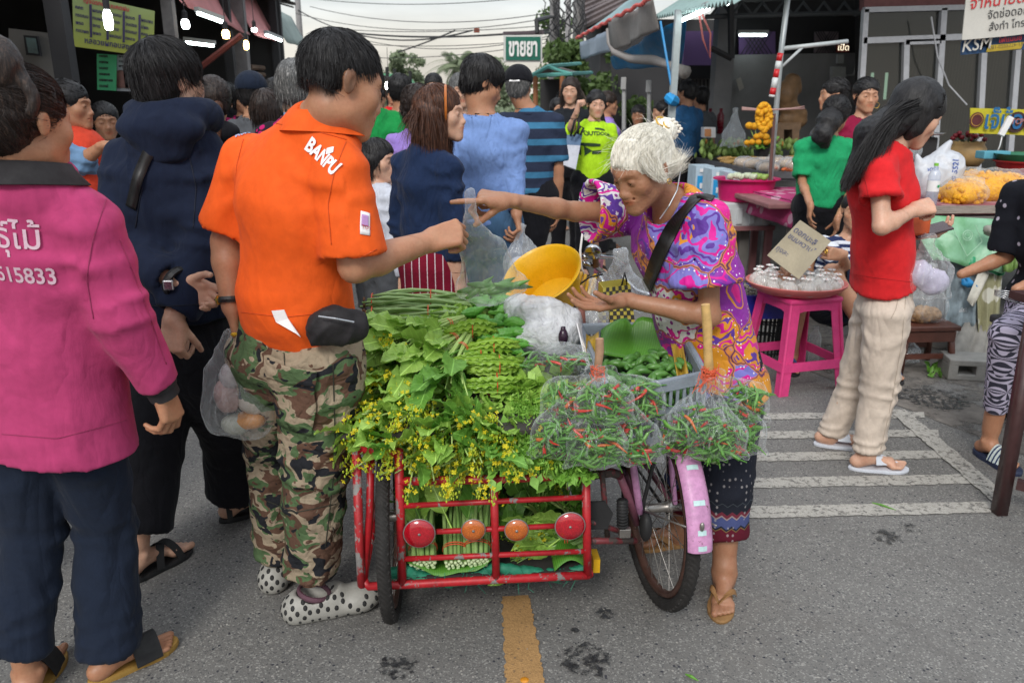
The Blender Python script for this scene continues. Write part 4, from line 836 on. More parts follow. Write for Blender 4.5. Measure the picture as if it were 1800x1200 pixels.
# -- woman in pink, walking off
p=stand(0,0,1.63,12,w=1.0);p.base=G(120,1180);p.pel=U(88,690,1.90);p.wst=U(92,590,1.88);p.cst=U(85,440,1.86);p.nk=U(48,300,1.80)
p.shl=U(-62,400,1.90);p.shr=U(150,398,1.80);p.elr=U(208,545,1.80);p.wrr=U(283,682,1.86);p.ell=U(-90,560,1.9);p.wrl=U(-80,680,1.9)
p.hpl=U(45,735,1.92);p.hpr=U(138,735,1.90);p.knl=U(60,930,1.93);p.knr=U(186,922,1.97);p.anl=U(36,1120,1.86);p.anr=U(190,1118,1.93);p.tdl=V(-.1,1,0);p.tdr=V(.72,.7,0)
p.hd=U(40,214,1.78);F_,L_=frame(24);p.hL=L_;p.hF=(F_-V(0,0,.12)).normalized();p.hU=p.hF.cross(p.hL).normalized();p.hdr=dict(d=(.15,.1,-1),n=(-.9,.3,0),c=(.55,.65,.7,.75),t=(.8,.5,.5))
make_body(p,'person','woman in pink long-sleeved shirt with white lettering walking away, hair in a bun',None,SKIN['tan'],fem=True,res=.010,hs=1.0)
sh_=shirt(p,CL['pink'],(1.9,1.93),.028,hem=U(100,775,1.90),res=.0062,amp=.0080,fem=False,seed=41,scale=8,hemw=1.10,long_w=.020,lower=1.06,neck=.012)
collar(p,plain('black_collar',(.018,.016,.018),.9),.080,.038,gap=.4)
m=MB();d_=(p.wrr-p.elr).normalized();m.tube([p.wrr-d_*.035,p.wrr-d_*.005],[.046,.041],20,False);m.tube([p.wrr-d_*.004,p.wrr+d_*.022],[.037,.036],20,False);m.build('cuff',bpy.data.materials['black_collar'],p.root,smooth=True)
xd,yd=U(75,450,1.6)-U(0,446,1.6),V(.0,0,1)
lettering_on('lettering','พันธุ์ไม้',.072,PRINT_P,78,438,2,sh_,p.root,align='RIGHT',bold=.0005);lettering_on('lettering','08-4515833',.050,PRINT_P,104,498,3,sh_,p.root,align='RIGHT',bold=.0008,sx=.9)
seams(p,sh_,([(186,350),(163,420),(152,490),(165,560)],[(4,762),(100,770),(222,738)],[(210,420),(250,520),(292,640)]),(.30,.03,.10),.0018);trousers(p,CL['navytrouser'],.008,cuff=(2.10,2.10),cw=1.6,kw=1.02,res=.0085,amp=.010,scale=8,seed=9)
hair(p,HAIR['darkbrown'],'bun',n=4200,L=.07,W=.0013,off=.001,seed=9,lift=.001,crown=(0,.09,.06),back=.06,wave=.02)
g=Grp();c=hp_(p,-.020,-.070,.100);g.u(Ell(c,(.052,.048,.060)),.02).u(Ell(c+V(-.03,0,.0),(.035,.03,.05)),.02).u(Ell(c+V(.045,.0,-.06),(.028,.02,.045)),.02).s(Ell(c+V(.05,-.04,-.06),(.016,.03,.035)),.01);v,f=nets(g,.0045);v=fold(v,f,.004,40,aniso=(1,1,.15),seed=2);wpart('hair_bun',v,f,HAIR['darkbrown'],p.root)
sandal(p.anr,p.tdr,False,RUB['mustard'],RUB['black'],p.root,.98,'slide');sandal(p.anl,p.tdl,True,RUB['mustard'],RUB['black'],p.root,.98,'slide',z0=0)
# -- man in the navy hoodie, hands behind his back
p=stand(0,0,1.74,8,w=.98);p.base=G(335,960);p.pel=U(322,590,2.58);p.wst=U(312,500,2.56);p.cst=U(296,340,2.54);p.nk=U(305,212,2.50)
p.shl=U(226,290,2.55);p.shr=U(358,282,2.50);p.ell=U(205,430,2.46);p.wrl=U(318,500,2.34);p.elr=U(368,425,2.44);p.wrr=U(305,560,2.33)
p.hpl=U(285,640,2.60);p.hpr=U(358,640,2.58);p.knl=U(262,790,2.52);p.knr=U(410,770,2.74);p.anl=U(240,950,2.42);p.anr=U(415,872,2.80);p.tdl=V(.55,.83,0);p.tdr=V(.80,.60,0)
p.hd=U(298,144,2.50);F_,L_=frame(38);p.hL=L_;p.hF=F_;p.hU=V(0,0,1)
p.hdl=dict(d=(.8,-.1,-.35),n=(.2,-1,.1),c=(.5,.6,.7,.7),t=(.5,.5,.4));p.hdr=dict(d=(-.15,-.1,-1),n=(.2,.9,.1),c=(.9,1.0,1.1,1.1),t=(.7,.5,.5))
make_body(p,'person','man in navy hooded sweatshirt walking with his hands behind his back',None,SKIN['fair'],res=.010,hs=.97,z0=.02)
sh_=shirt(p,CL['navy'],(1.85,1.92),.032,hem=U(318,552,2.56),res=.0066,amp=.011,seed=51,scale=8,long_w=.026,hemw=.98,neck=.02)
g=Grp();F0,L0=p.F,p.L;hb=p.nk-F0*.045
for a in np.linspace(-2.4,2.4,15):
 pass
ring=[p.nk+L0*(.098*math.sin(a))-F0*(.080*math.cos(a)-.01)+V(0,0,.012+.012*math.cos(a))for a in np.linspace(-2.5,2.5,15)]
for a,b in zip(ring,ring[1:]):g.u(Seg(a,b,.034),.03)
g.u(Ell(p.nk-F0*.085+V(0,0,-.02),(.125,.055,.055),(L0,F0,V(0,0,1))),.03).u(Ell(p.nk-F0*.075+V(0,0,-.075),(.08,.045,.05),(L0,F0,V(0,0,1))),.03);g.s(Ell(p.nk-F0*.035+V(0,0,.06),(.066,.058,.055),(L0,F0,V(0,0,1))),.02);v,f=nets(g,.006);v=fold(v,f,.006,13,aniso=(1,1,1),seed=6);wpart('hood',v,f,CL['navy'],p.root)
seams(p,sh_,([(330,262),(345,330),(340,400)],[(250,330),(238,400)],[(235,535),(300,538),(385,532)]),(.004,.007,.018),.003);strap_on('bag_strap',[(285,240),(262,270),(245,310),(232,365)],.034,LEATH,sh_,p.root,.004)
trousers(p,CL['black'],.030,cuff=(1.86,1.9),cw=1.45,kw=1.10,res=.0085,amp=.006,scale=7,seed=11)
T_=Grp();T_.u(Seg(p.pel+V(0,0,-.06),p.pel+V(0,0,.1),.165,.16,(p.hpl-p.hpr).normalized(),.78),.01).i(Half(p.pel+V(0,0,-.02),(.1,0,1))).i(Half(p.pel+V(0,0,.06),(0,0,-1)));v,f=nets(T_,.008);wpart('undershirt',fold(v,f,.004,12),f,CL['white'],p.root)
hair(p,HAIR['black'],'short',n=5200,L=.05,W=.0014,off=.006,seed=12,lift=.014,crown=(.02,-.06,.12),down=.35)
m=MB();m.torus(p.wrl-V(.01,0,-.008),p.wrl-p.ell,.042,.008,24,6,sx=1.6);wt=thing('wristwatch','dark wristwatch over the sleeve of the man in the navy hoodie','watch',tuple(p.wrl));m.build('strap',LEATH,wt);m=MB();m.bbox(p.wrl+V(-.02,-.042,.008),(.03,.012,.03),.004);m.build('dial',STEEL,wt)
sandal(p.anl,p.tdl,True,RUB['black'],RUB['black'],p.root,1.05,'cross');sandal(p.anr,p.tdr,False,RUB['black'],RUB['black'],p.root,1.05,'cross')
# -- woman in red, reading her phone
p=stand(0,0,1.60,80,w=.90);p.base=G(1510,820);p.pel=U(1556,520,3.12);p.wst=U(1552,440,3.10);p.cst=U(1550,335,3.06);p.nk=U(1562,252,3.02)
p.shr=U(1545,300,2.92);p.shl=U(1540,290,3.22);p.elr=U(1550,398,2.84);p.wrr=U(1606,370,2.90);p.ell=U(1590,400,3.25);p.wrl=U(1612,412,3.12)
p.hpr=U(1558,550,3.04);p.hpl=U(1540,550,3.2);p.knr=U(1545,680,3.06);p.knl=U(1500,680,3.28);p.anr=U(1523,800,3.04);p.anl=U(1458,770,3.30);p.tdr=V(.97,-.15,0);p.tdl=V(.9,-.25,0)
p.hd=U(1610,198,3.0);F_,L_=frame(88);p.hL=L_;p.hF=(F_-V(0,0,.55)).normalized();p.hU=p.hF.cross(p.hL).normalized()
p.hdr=dict(d=(.9,.2,.15),n=(.1,.6,-.6),c=(.9,1.0,1.1,1.1),t=(.8,.2,.6));p.hdl=dict(d=(.8,-.1,.05),n=(0,0,1),c=(.5,.5,.5,.5),t=(.5,.7,.2))
make_body(p,'person','woman in red T-shirt and beige trousers looking down at her phone',None,SKIN['fair'],fem=True,res=.011,hs=1.0,z0=.018)
PR=p
sh_=shirt(p,CL['red'],(.5,.5),.021,hem=U(1552,500,3.12),res=.0075,amp=.0060,fem=True,seed=61,scale=9,neck=.012,hemw=1.08,sl_w=1.15,lower=1.04)
seams(p,sh_,([(1530,262),(1520,310),(1527,345)],[(1525,352),(1552,356),(1575,348)],[(1478,478),(1540,488),(1605,496)]),(.42,.012,.015),.0018);o_=trousers(p,CL['beige'],.012,cuff=(1.93,1.93),cw=1.02,kw=1.0,res=.0075,amp=.0085,scale=12,seed=14)
seams(p,o_,([(1592,520),(1585,600),(1568,700),(1548,790)],[(1580,520),(1574,545),(1566,560)]),(.42,.35,.28),.0018);hair(p,HAIR['black'],'long',n=0,off=.006,lenz=.10,seed=13,wid=.07)
N_=6500;rr=np.random.RandomState(4);u=rr.rand(N_);vv=rr.rand(N_);S_=np.zeros((N_,9,3));root_=np.stack([A3(hp_(p,.080*math.cos(a*math.pi),.02+.06*(b-.5)*2*.6-.02,.03+.085*math.sin(a*math.pi)))for a,b in zip(u,vv)]);ends=np.stack([A3(U(1482+80*b+14*(rr.rand()-.5),330-70*b+20*(rr.rand()-.5),2.88+.30*a))for a,b in zip(1-u,vv**1.6)])
for k in range(9):
 t_=k/8;S_[:,k]=root_*(1-t_)+ends*t_+np.array([-.035,0,.055])*math.sin(math.pi*t_)+rr.randn(N_,3)*.0015
ribbons('hair_strands',S_,.0022*np.ones(N_),HAIR['black'],p.root)['kind']='stuff'
g=Grp();a_=p.hd-p.hF*.02;g.u(Seg(a_,U(1535,235,3.0),.085,.085,V(0,1,0),.7),.03).u(Seg(U(1535,235,3.0),U(1500,300,3.0),.085,.050,V(0,1,0),.42),.04);v,f=nets(g,.006);v=fold(v,f,.003,60,aniso=(1,1,1),seed=5);wpart('hair_mass',v,f,HAIR['black'],p.root)
sandal(p.anr,p.tdr,False,RUB['white'],RUB['white'],p.root,.98,'wide',sole_t=.016);sandal(p.anl,p.tdl,True,RUB['white'],RUB['white'],p.root,.98,'wide',sole_t=.016)
ph=thing('phone','flat phone held in front of the woman in red','phone',tuple(U(1632,408,3.1)));m=MB();m.bbox(U(1636,404,3.08),(.15,.075,.009),.003,Euler((R(15),R(-14),0)).to_matrix());m.build('case',plain('phone_case',(.05,.03,.035),.25),ph)
wl=thing('wallet','orange leather wallet in the hands of the woman in red','wallet',tuple(U(1614,395,3.08)));m=MB();m.bbox(U(1612,396,3.07),(.10,.035,.085),.012);m.build('leather',plain('orange_leather',(.45,.08,.02),.45),wl)
# -- the crowd in the street and behind the stalls
def extra(label,px,py,Y,az,skn,top,bottom=None,hairs=('short','black'),head_az=None,fem=False,w=1.0,sleeve=.6,tilt=.05,h=None,hs=1.00,arms=None,cuff=1.9,slack=.014,seed=0,group=None,shift=(0,0),nolegs=False,lenz=.2,hem=None,legsit=None,hn=700,amp=.009,lips=(1.0,.76,.74),skirt_=None,k=1.0,hoff=.004,shoes=True,face=True,wave=0.0):
 hd=U(px,py,Y);z0=0
 h=h or hd.z/.925;p=stand(hd.x,Y,h,az,w=w);dz=hd.z-p.hd.z
 for n in 'pel wst cst nk hd shl shr ell elr wrl wrr hpl hpr'.split():setattr(p,n,getattr(p,n)+V(shift[0]*(0 if n=='hd' else 1),shift[1]*(0 if n=='hd' else 1),dz))
 if abs(dz)>.15 or nolegs:p.nolegs=1
 p.hd=hd;F_,L_=frame(az if head_az is None else head_az);p.hL=L_;p.hF=(F_-V(0,0,tilt)).normalized();p.hU=p.hF.cross(p.hL).normalized()
 near=Y<5;p.hdl=dict(d=(0,0,-1),n=-p.L,res=.004 if near else .007);p.hdr=dict(d=(0,0,-1),n=p.L,res=.004 if near else .007)
 for n,q in(arms or{}).items():setattr(p,n,q)
 nl=getattr(p,'nolegs',0);root=make_body(p,'person',label,group,SKIN[skn],fem,res=.018 if near else .024,hres=.0045 if Y<4.4 else .006 if Y<6 else .008,lips=lips,hs=hs,z0=.012,feet=(not nl,not nl),face=face)
 r=.010 if Y<4.4 else .014
 o=shirt(p,CL[top]if isinstance(top,str)else top,sleeve,slack,hem=hem,res=r,amp=amp,fem=fem,seed=seed+3,neck=.012)
 if bottom and not nl:trousers(p,CL[bottom],.02,cuff=(cuff,cuff),res=r+.002,amp=amp,seed=seed+7)
 if hairs:hair(p,HAIR[hairs[1]],hairs[0],n=hn,front=.012 if fem else .004,L=.035 if hairs[0]!='long' else .09,W=.0022+Y*.0003,off=hoff,seed=seed+11,lenz=lenz,res=.007,wave=wave)
 if not nl and shoes:
  for n,lf in(('l',True),('r',False)):sandal(getattr(p,'an'+n),getattr(p,'td'+n),lf,RUB['black'],RUB['black'],p.root,1.0,'slide')
 return p
 # navy-top woman, red striped skirt
p=extra('woman in dark navy top and red pinstriped skirt with long brown hair',774,200,3.62,45,'fair','navy2',None,None,head_az=100,fem=True,w=.95,sleeve=1.5,tilt=.0,hs=1.04,seed=70,shoes=False,amp=.009,shift=(-.06,.0))
hair(p,HAIR['brownish'],'long',n=3800,L=.10,W=.0026,off=.004,lenz=.21,seed=70,wid=.085,flat=.75,res=.006)
skirt(p,CL['rstripe'],.32,rad=.22,amp=.006,seed=3);m=MB();m.torus(hp_(p,0,.03,.055),p.hF*1-p.hU*.3,.083,.006,30,6,R(0),R(180));hb_=thing('hairband','amber hairband in the long brown hair of the navy-top woman','hairband',tuple(p.hd));m=MB();m.torus(hp_(p,0,.025,.03),p.hF,.086*p.hs,.006,30,6);m.build('band',plain('amber_plastic',(.45,.13,.02),.2),hb_)
# light-blue man with a bag
p=extra('man in light blue long-sleeved shirt and jeans looking down to the side',848,146,4.15,10,'tan','ltblue','jean',('short','black'),head_az=72,tilt=.42,hs=1.03,sleeve=1.92,seed=75,hn=1800,w=1.02,arms=dict(elr=U(902,292,4.1),wrr=U(908,376,4.0),hdr=dict(d=(.15,-.1,-1),n=(-1,.2,0),c=(.6,.8,1.0,1.1),res=.004)),hoff=.008)
PBL=p
# striped polo man, black cap worn backwards
p=extra('man in blue and navy striped polo shirt and black cap seen from behind',912,152,5.6,5,'tan','polo','black',('short','grey'),head_az=18,w=1.04,sleeve=.82,seed=80,hs=1.02,amp=.006,slack=.022,shift=(.07,0),arms=dict(),hn=900);PCP=p
collar(p,CL['polo'],.066,.03)
ax=(p.hL,p.hF,p.hU);c_=thing('cap','black baseball cap worn by the man in the striped polo','cap',tuple(p.hd));g=Grp();g.u(Ell(hp_(p,0,-.014,.045),[q*p.hs for q in(.092,.111,.090)],ax),.01).i(Half(hp_(p,0,0,.020),p.hU+p.hF*.1)).s(Ell(hp_(p,0,-.014,.028),[q*p.hs for q in(.080,.099,.082)],ax),.003);v,f=nets(g,.006);wpart('crown',v,f,CL['black'],c_);m=MB();m.slab([[hp_(p,-.05,.085,.03),hp_(p,0,.10,.035),hp_(p,.05,.085,.03)],[hp_(p,-.055,.13,.022),hp_(p,0,.16,.02),hp_(p,.055,.13,.022)]],.004);m.build('peak',CL['black'],c_,smooth=True);m=MB();m.slab([[hp_(p,-.035,-.118,.02),hp_(p,.035,-.118,.02)],[hp_(p,-.03,-.112,.032),hp_(p,.03,-.112,.032)]],.004);m.build('strap',PRINT_W,c_)
# lime woman and the woman in black behind her
p=extra('woman in lime green T-shirt facing the camera with her hand raised',1048,184,7.3,178,'fair','lime','black',('pony','black'),fem=True,w=1.02,sleeve=.75,seed=85,hs=1.04,slack=.022,arms=dict(elr=U(1003,225,7.15),wrr=U(1014,196,7.05),hdr=dict(d=(.2,.0,1),n=(.8,0,.2),c=(1.2,1.2,1.3,1.3),res=.006)),hn=900,cuff=1.7,shift=(-.02,0));PLM=p
g=Grp();g.u(Seg(hp_(p,0,-.10,.03),hp_(p,.06,-.09,-.16),.035,.05,fa=1),.03).u(Seg(hp_(p,.05,-.09,-.1),hp_(p,.07,-.05,-.26),.04,.02),.03);v,f=nets(g,.008);wpart('ponytail',v,f,HAIR['black'],p.root)
for tx,px_,py_,sz in(('■■■■■',1055,228,.022),('OUTDOOR',1052,238,.05),('▬▬▬',1030,258,.09),('◄ ►▬',1032,272,.09)):lettering_on('lettering',tx,sz,plain('dark_print',(.02,.05,.02),.8)if 'dark_print' not in bpy.data.materials else bpy.data.materials['dark_print'],px_,py_,0,p.shirt,p.root,.006,bold=.002)
p=extra('woman in black with long dark hair walking behind the lime green woman',1003,160,7.9,195,'fair','blacktop','black',('long','darkbrown'),fem=True,w=.95,sleeve=1.7,seed=90,hs=1.02,hn=900,lenz=.16)
# little girl
p=extra('little girl in a pale long-sleeved top looking back over her shoulder',664,282,4.3,50,'fair','white','greyc',('bob','black'),head_az=110,fem=True,w=1.02,h=1.30,sleeve=1.9,seed=95,hs=1.05,lenz=.06,hn=1000,amp=.005);
# green-tee back, lavender woman, person in black with strap
p=extra('man in leaf green T-shirt with a dark shoulder strap walking away',652,150,5.6,-8,'tan','green2','greyc',('short','black'),w=1.04,sleeve=.8,seed=100,slack=.022,arms=dict(elr=U(690,252,5.5),wrr=U(698,300,5.4)))
strap_on('shoulder_strap',[(660,185),(648,205),(636,232),(629,250)],.04,plain('brown_webbing',(.05,.03,.025),.8),p.shirt,p.root,.006)
p=extra('woman with curly dark hair in a lavender top behind the navy-top woman',735,188,5.2,15,'tan','lav','black',('bob','darkbrown'),fem=True,w=1.05,sleeve=.6,seed=105,hs=1.04,hn=1600,lenz=.05,hoff=.018,wave=.4)
p=extra('person in black with a pale diagonal strap further along the street',703,160,6.6,0,'tan','black','black',('short','black'),w=1.0,seed=110,hoff=.012);strap_on('strap',[(695,222),(702,229),(710,237)],.03,plain('pale_webbing',(.35,.37,.4),.8),p.shirt,p.root,.006)
p=extra('man with glasses and black hair in the distance',762,152,8.5,185,'fair','greyc','black',('short','black'),seed=115,hs=1.02);m=MB()
for q in(-1,1):m.torus(hp_(p,q*.033,.098,-.002),p.hF,.020,.002,16,4)
m.tube([hp_(p,-.013,.10,.0),hp_(p,.013,.10,0)],.002,5);m.build('glasses',RUB['black'],p.root)
p=extra('grey-haired man facing the camera in the middle of the crowd',810,160,6.4,172,'fair','greyc','greyc',('short','grey'),seed=120,hs=1.05,hn=600)
# people by the left stalls
p=extra('woman with smooth dark hair and black hooded jacket in the left crowd',375,180,4.5,-25,'mid','black','black',('pony','darkbrown'),fem=True,w=1.05,sleeve=1.8,seed=125,hs=1.07,hoff=.008);g=Grp();g.u(Ell(p.nk-p.F*.06,(.11,.06,.06),(p.L,p.F,V(0,0,1))),.02);v,f=nets(g,.01);wpart('hood',v,f,CL['black'],p.root)
g=Grp();g.u(Seg(hp_(p,0,-.10,-.02),hp_(p,.02,-.11,-.20),.03,.016),.02);v,f=nets(g,.007);wpart('ponytail',v,f,HAIR['brownish'],p.root)
p=extra('person with a navy cap worn backwards in the left crowd',444,165,5.6,10,'mid','greyc','black',('short','black'),seed=130,hs=1.04,hoff=.006);c_=thing('cap','navy cap worn backwards in the left crowd','cap',tuple(p.hd));ax=(p.hL,p.hF,p.hU);g=Grp();g.u(Ell(hp_(p,0,-.014,.048),[q*p.hs for q in(.094,.113,.090)],ax),.01).i(Half(hp_(p,0,0,.02),p.hU));v,f=nets(g,.007);wpart('crown',v,f,CL['navytrouser'],c_)
p=extra('short-haired man in the left crowd behind the orange shoulder',486,166,6.8,20,'mid','chamb','black',('cut','black'),seed=135,hs=1.04)
p=extra('dark-haired woman in grey between the cap and the orange shoulder',470,194,5.0,5,'mid','greyc','black',('bob','darkbrown'),fem=True,seed=140,hs=1.04,lenz=.06,sleeve=1.5)
p=extra('person with smooth grey hair beside the neck of the man in orange',522,152,4.2,10,'mid','pinkdot','black',('bob','grey'),fem=True,seed=145,hs=1.04,lenz=.05,hoff=.006)
# red apron vendor and the seated one
p=extra('stall woman in a red apron over a blue denim shirt reaching to the right',122,185,4.3,88,'tan','chamb','black',('pony','black'),fem=True,w=1.05,sleeve=1.35,seed=150,hs=1.04,slack=.024,arms=dict(elr=U(145,282,4.15),wrr=U(182,256,4.1),hdr=dict(d=(.9,0,.1),n=(0,0,-1),c=(.5,.6,.7,.7),res=.005),ell=U(150,275,4.5),wrl=U(176,280,4.45),hdl=dict(d=(1,0,-.1),n=(0,0,1),c=(.3,.4,.4,.4),res=.005)),hn=900)
T=tplane(p.shirt,p.root,140,270,0)
g=Grp();g.u(Seg(p.cst+V(0,0,.06),p.pel,.180,.215,p.L,.86),.02).i(Half(p.cst,p.F*1.0+p.F*.0)).i(Half(p.pel+V(0,0,-.05),(0,0,1)));g.ops.insert(1,('s',Seg(p.cst-p.F*.1+V(0,0,.2),p.pel-p.F*.1,.12,.14,p.L,.8),.01));v,f=nets(g,.010);v=fold(v,f,.006,10,seed=3);wpart('apron',v,f,CL['apron'],p.root)
lettering_on('lettering','~~~',.05,GOLD,152,250,0,p.root.children[-1],p.root,.004)
p=extra('older stall woman seated behind the red apron vendor',185,214,5.2,150,'brown','white',None,('pony','black'),fem=True,h=1.5,nolegs=True,seed=155,hs=1.02,sleeve=.5)
stl=thing('plastic_stool','low stool under the seated older stall woman','stool',(p.base.x,p.base.y,0));m=MB();m.box((p.base.x,p.base.y,.32),(.32,.32,.03));m.build('seat',plain('blue_stool',(.02,.06,.2),.5),stl)
for a in(-1,1):
 for b in(-1,1):m=MB();m.tube([(p.base.x+a*.13,p.base.y+b*.13,.31),(p.base.x+a*.15,p.base.y+b*.15,0)],.018,6);m.build('leg',bpy.data.materials['blue_stool'],stl)
 # right-hand side
p=extra('man in blue denim shirt seen from behind near the grey pole',1207,163,9.0,-35,'tan','denim','black',('short','black'),w=1.02,sleeve=1.7,seed=160,hs=1.04,slack=.03)
p=extra('dark-haired person beside the man in the denim shirt',1231,172,9.6,-20,'tan','greyc','black',('short','black'),seed=165,hs=1.04)
p=extra('woman in pale top turned to the left behind the grey pole',1163,196,9.2,-80,'mid','white','black',('pony','black'),fem=True,seed=170,hs=1.02,h=1.45)
p=extra('balding man low behind the counter under the blue tarpaulin',1122,203,9.5,200,'brown','greyc',None,('cut','black'),seed=175,hs=1.04,nolegs=True)
p=extra('woman in lilac behind the lime green woman',1068,182,8.6,90,'tan','lav','black',('short','darkbrown'),fem=True,seed=180,hs=1.04)
p=extra('woman in dark red sleeveless top staring at the camera',1522,168,5.9,185,'mid','wine','black',('pony','black'),fem=True,sleeve=0,seed=185,hs=1.05,hn=900);PWR=p
m=MB();m.torus(hp_(p,.086,-.01,-.065),p.hF,.020,.0022,20,5);er=thing('hoop_earring','large hoop earring on the woman in dark red','earring',tuple(p.hd));m.build('hoop',GOLD,er)
p=extra('woman in profile with tied black hair behind the green T-shirt',1466,166,6.3,-75,'mid','greyc','black',('bun','black'),fem=True,seed=190,hs=1.02,sleeve=1.5)
p=extra('woman in emerald T-shirt with wavy black hair seen from behind',1470,202,5.45,12,'tan','green','black',('pony','black'),head_az=35,fem=True,w=1.04,sleeve=.85,seed=195,hs=1.04,slack=.022,hn=1600,h=1.52,cuff=.9,amp=.008,shift=(-.05,0),arms=dict(ell=U(1410,320,5.4),wrl=U(1425,362,5.1),elr=U(1500,330,5.4),wrr=U(1472,385,5.1)),hoff=.012)
g=Grp();q_=p.hd-p.hF*.05;pts=[q_,U(1455,215,5.33),U(1446,238,5.30),U(1450,254,5.30)]
for a,b,r1,r2 in zip(pts,pts[1:],(.07,.066,.055),(.066,.055,.03)):g.u(Seg(a,b,r1,r2),.03)
v,f=nets(g,.007);v=fold(v,f,.010,26,aniso=(1,1,.6),seed=9);wpart('ponytail',v,f,HAIR['black'],p.root)
# seated sellers at the front: only arms and legs show
p=stand(0,0,1.6,205,w=1.05);p.base=G(1470,640);b_=U(1490,440,4.75);p.nk=b_+V(0,0,.08);p.cst=b_+V(0,.03,-.10);p.wst=b_+V(.02,.06,-.27);p.pel=V(b_.x+.02,b_.y+.08,.30)
p.shr=p.nk+V(-.16,-.02,-.05);p.shl=p.nk+V(.16,.02,-.05);p.elr=U(1490,478,4.45);p.wrr=U(1480,447,4.15);p.ell=U(1450,520,4.5);p.wrl=U(1396,498,4.2)
p.hpr=p.pel+V(-.10,-.02,0);p.hpl=p.pel+V(.10,-.02,0);p.knr=U(1408,500,4.28);p.knl=U(1462,480,4.3);p.anr=V(p.knr.x+.05,4.42,.08);p.anl=G(1560,665)+V(0,.05,.08);p.tdr=V(-.3,-.95,0);p.tdl=V(.1,-1,0)
p.hd=p.nk+V(.0,-.03,.17);p.hF,p.hL=frame(200)[0],frame(200)[1];p.hU=V(0,0,1);p.hdr=dict(d=(-1,-.15,.12),n=(.1,1,.0),c=(1.0,1.05,1.1,1.1),t=(.5,.4,.9),res=.0035);p.hdl=dict(d=(-.6,-.2,.5),n=(.2,1,0),c=(.9,1,1,1),res=.004)
make_body(p,'person','seated seller in navy shorts holding up a cardboard price sign',None,SKIN['mid'],fem=True,res=.016,hres=.006,z0=.02);shirt(p,CL['nstripe'],.9,.02,hem=p.pel+V(0,0,.02),res=.012);trousers(p,CL['navytrouser'],.028,cuff=(.92,.92),res=.012);hair(p,HAIR['black'],'pony',n=0);PSS=p
m=MB();m.torus(p.wrr+V(-.10,-.02,.02),(1,.1,-.1),.012,.004,16,6);rg=thing('ring','gold ring on the finger holding the cardboard sign','ring',tuple(p.wrr));m.build('band',GOLD,rg)
sandal(p.anl,p.tdl,True,RUB['black'],plain('blue_strap',(.01,.12,.35),.5),p.root,.95,'slide');sandal(p.anr,p.tdr,False,RUB['black'],bpy.data.materials['blue_strap'],p.root,.95,'slide')
# seated figure at the right edge: patterned leggings
p=stand(0,0,1.6,-60,w=1.05);p.base=G(1742,790);p.pel=U(1840,520,3.35);p.wst=p.pel+V(.06,.02,.14);p.cst=U(1850,420,3.35);p.nk=U(1850,330,3.3);p.shr=p.nk+V(-.03,.17,-.05);p.shl=p.nk+V(0,-.17,-.05);p.ell=p.shl+V(-.02,-.02,-.27);p.wrl=p.ell+V(-.2,0,-.08);p.elr=p.shr+V(0,0,-.28);p.wrr=p.elr+V(-.2,0,-.08)
p.hpl=p.pel+V(0,-.09,0);p.hpr=p.pel+V(0,.09,0);p.knl=U(1778,590,3.05);p.anl=U(1743,752,3.12);p.knr=U(1800,560,3.4);p.anr=V(p.knr.x+.25,3.55,.08);p.tdl=V(.15,-1,0);p.tdr=V(-.2,-1,0);p.hd=p.nk+V(0,0,.17);p.hF,p.hL=frame(-80);p.hU=V(0,0,1)
make_body(p,'person','seated figure in black floral top and triangle-patterned leggings at the stall edge',None,SKIN['tan'],fem=True,res=.012,hres=.005,z0=.02,blk_head=True);shirt(p,CL['floral'],.9,.03,hem=p.pel+V(-.02,0,-.06),res=.012,hemw=1.1);trousers(p,CL['tri'],.012,cuff=(1.80,1.80),res=.009,cw=.9,kw=1.15);hair(p,HAIR['black'],'pony',n=0)
ss=stripes('slide_stripes',(.55,.62,.60),[(.6,(.03,.05,.12))],.02,1);sandal(p.anl,p.tdl,True,RUB['navy'],ss,p.root,1.02,'slide',sole_t=.022)
# blue-jeans leg at the left edge
p=stand(0,0,1.65,60);p.base=G(-30,1060);q=G(-32,1075);p=stand(q.x-.12,q.y,1.65,60);p.anr=V(q.x-.02,q.y-.05,.08);make_body(p,'person','walker in blue jeans and teal shoes at the left edge of the street',None,SKIN['tan'],res=.016,hres=.008,feet=(0,0));shirt(p,CL['teal'],1.9,res=.016);trousers(p,CL['jean'],.02,cuff=(1.98,1.98),res=.012);hair(p,HAIR['black'],n=0)
for n,lf in(('l',True),('r',False)):
 g=foot_grp(getattr(p,'an'+n),p.F,lf,1.12,.004);v,f=nets(g,.006);wpart('shoe',v,f,CL['teal'],p.root)
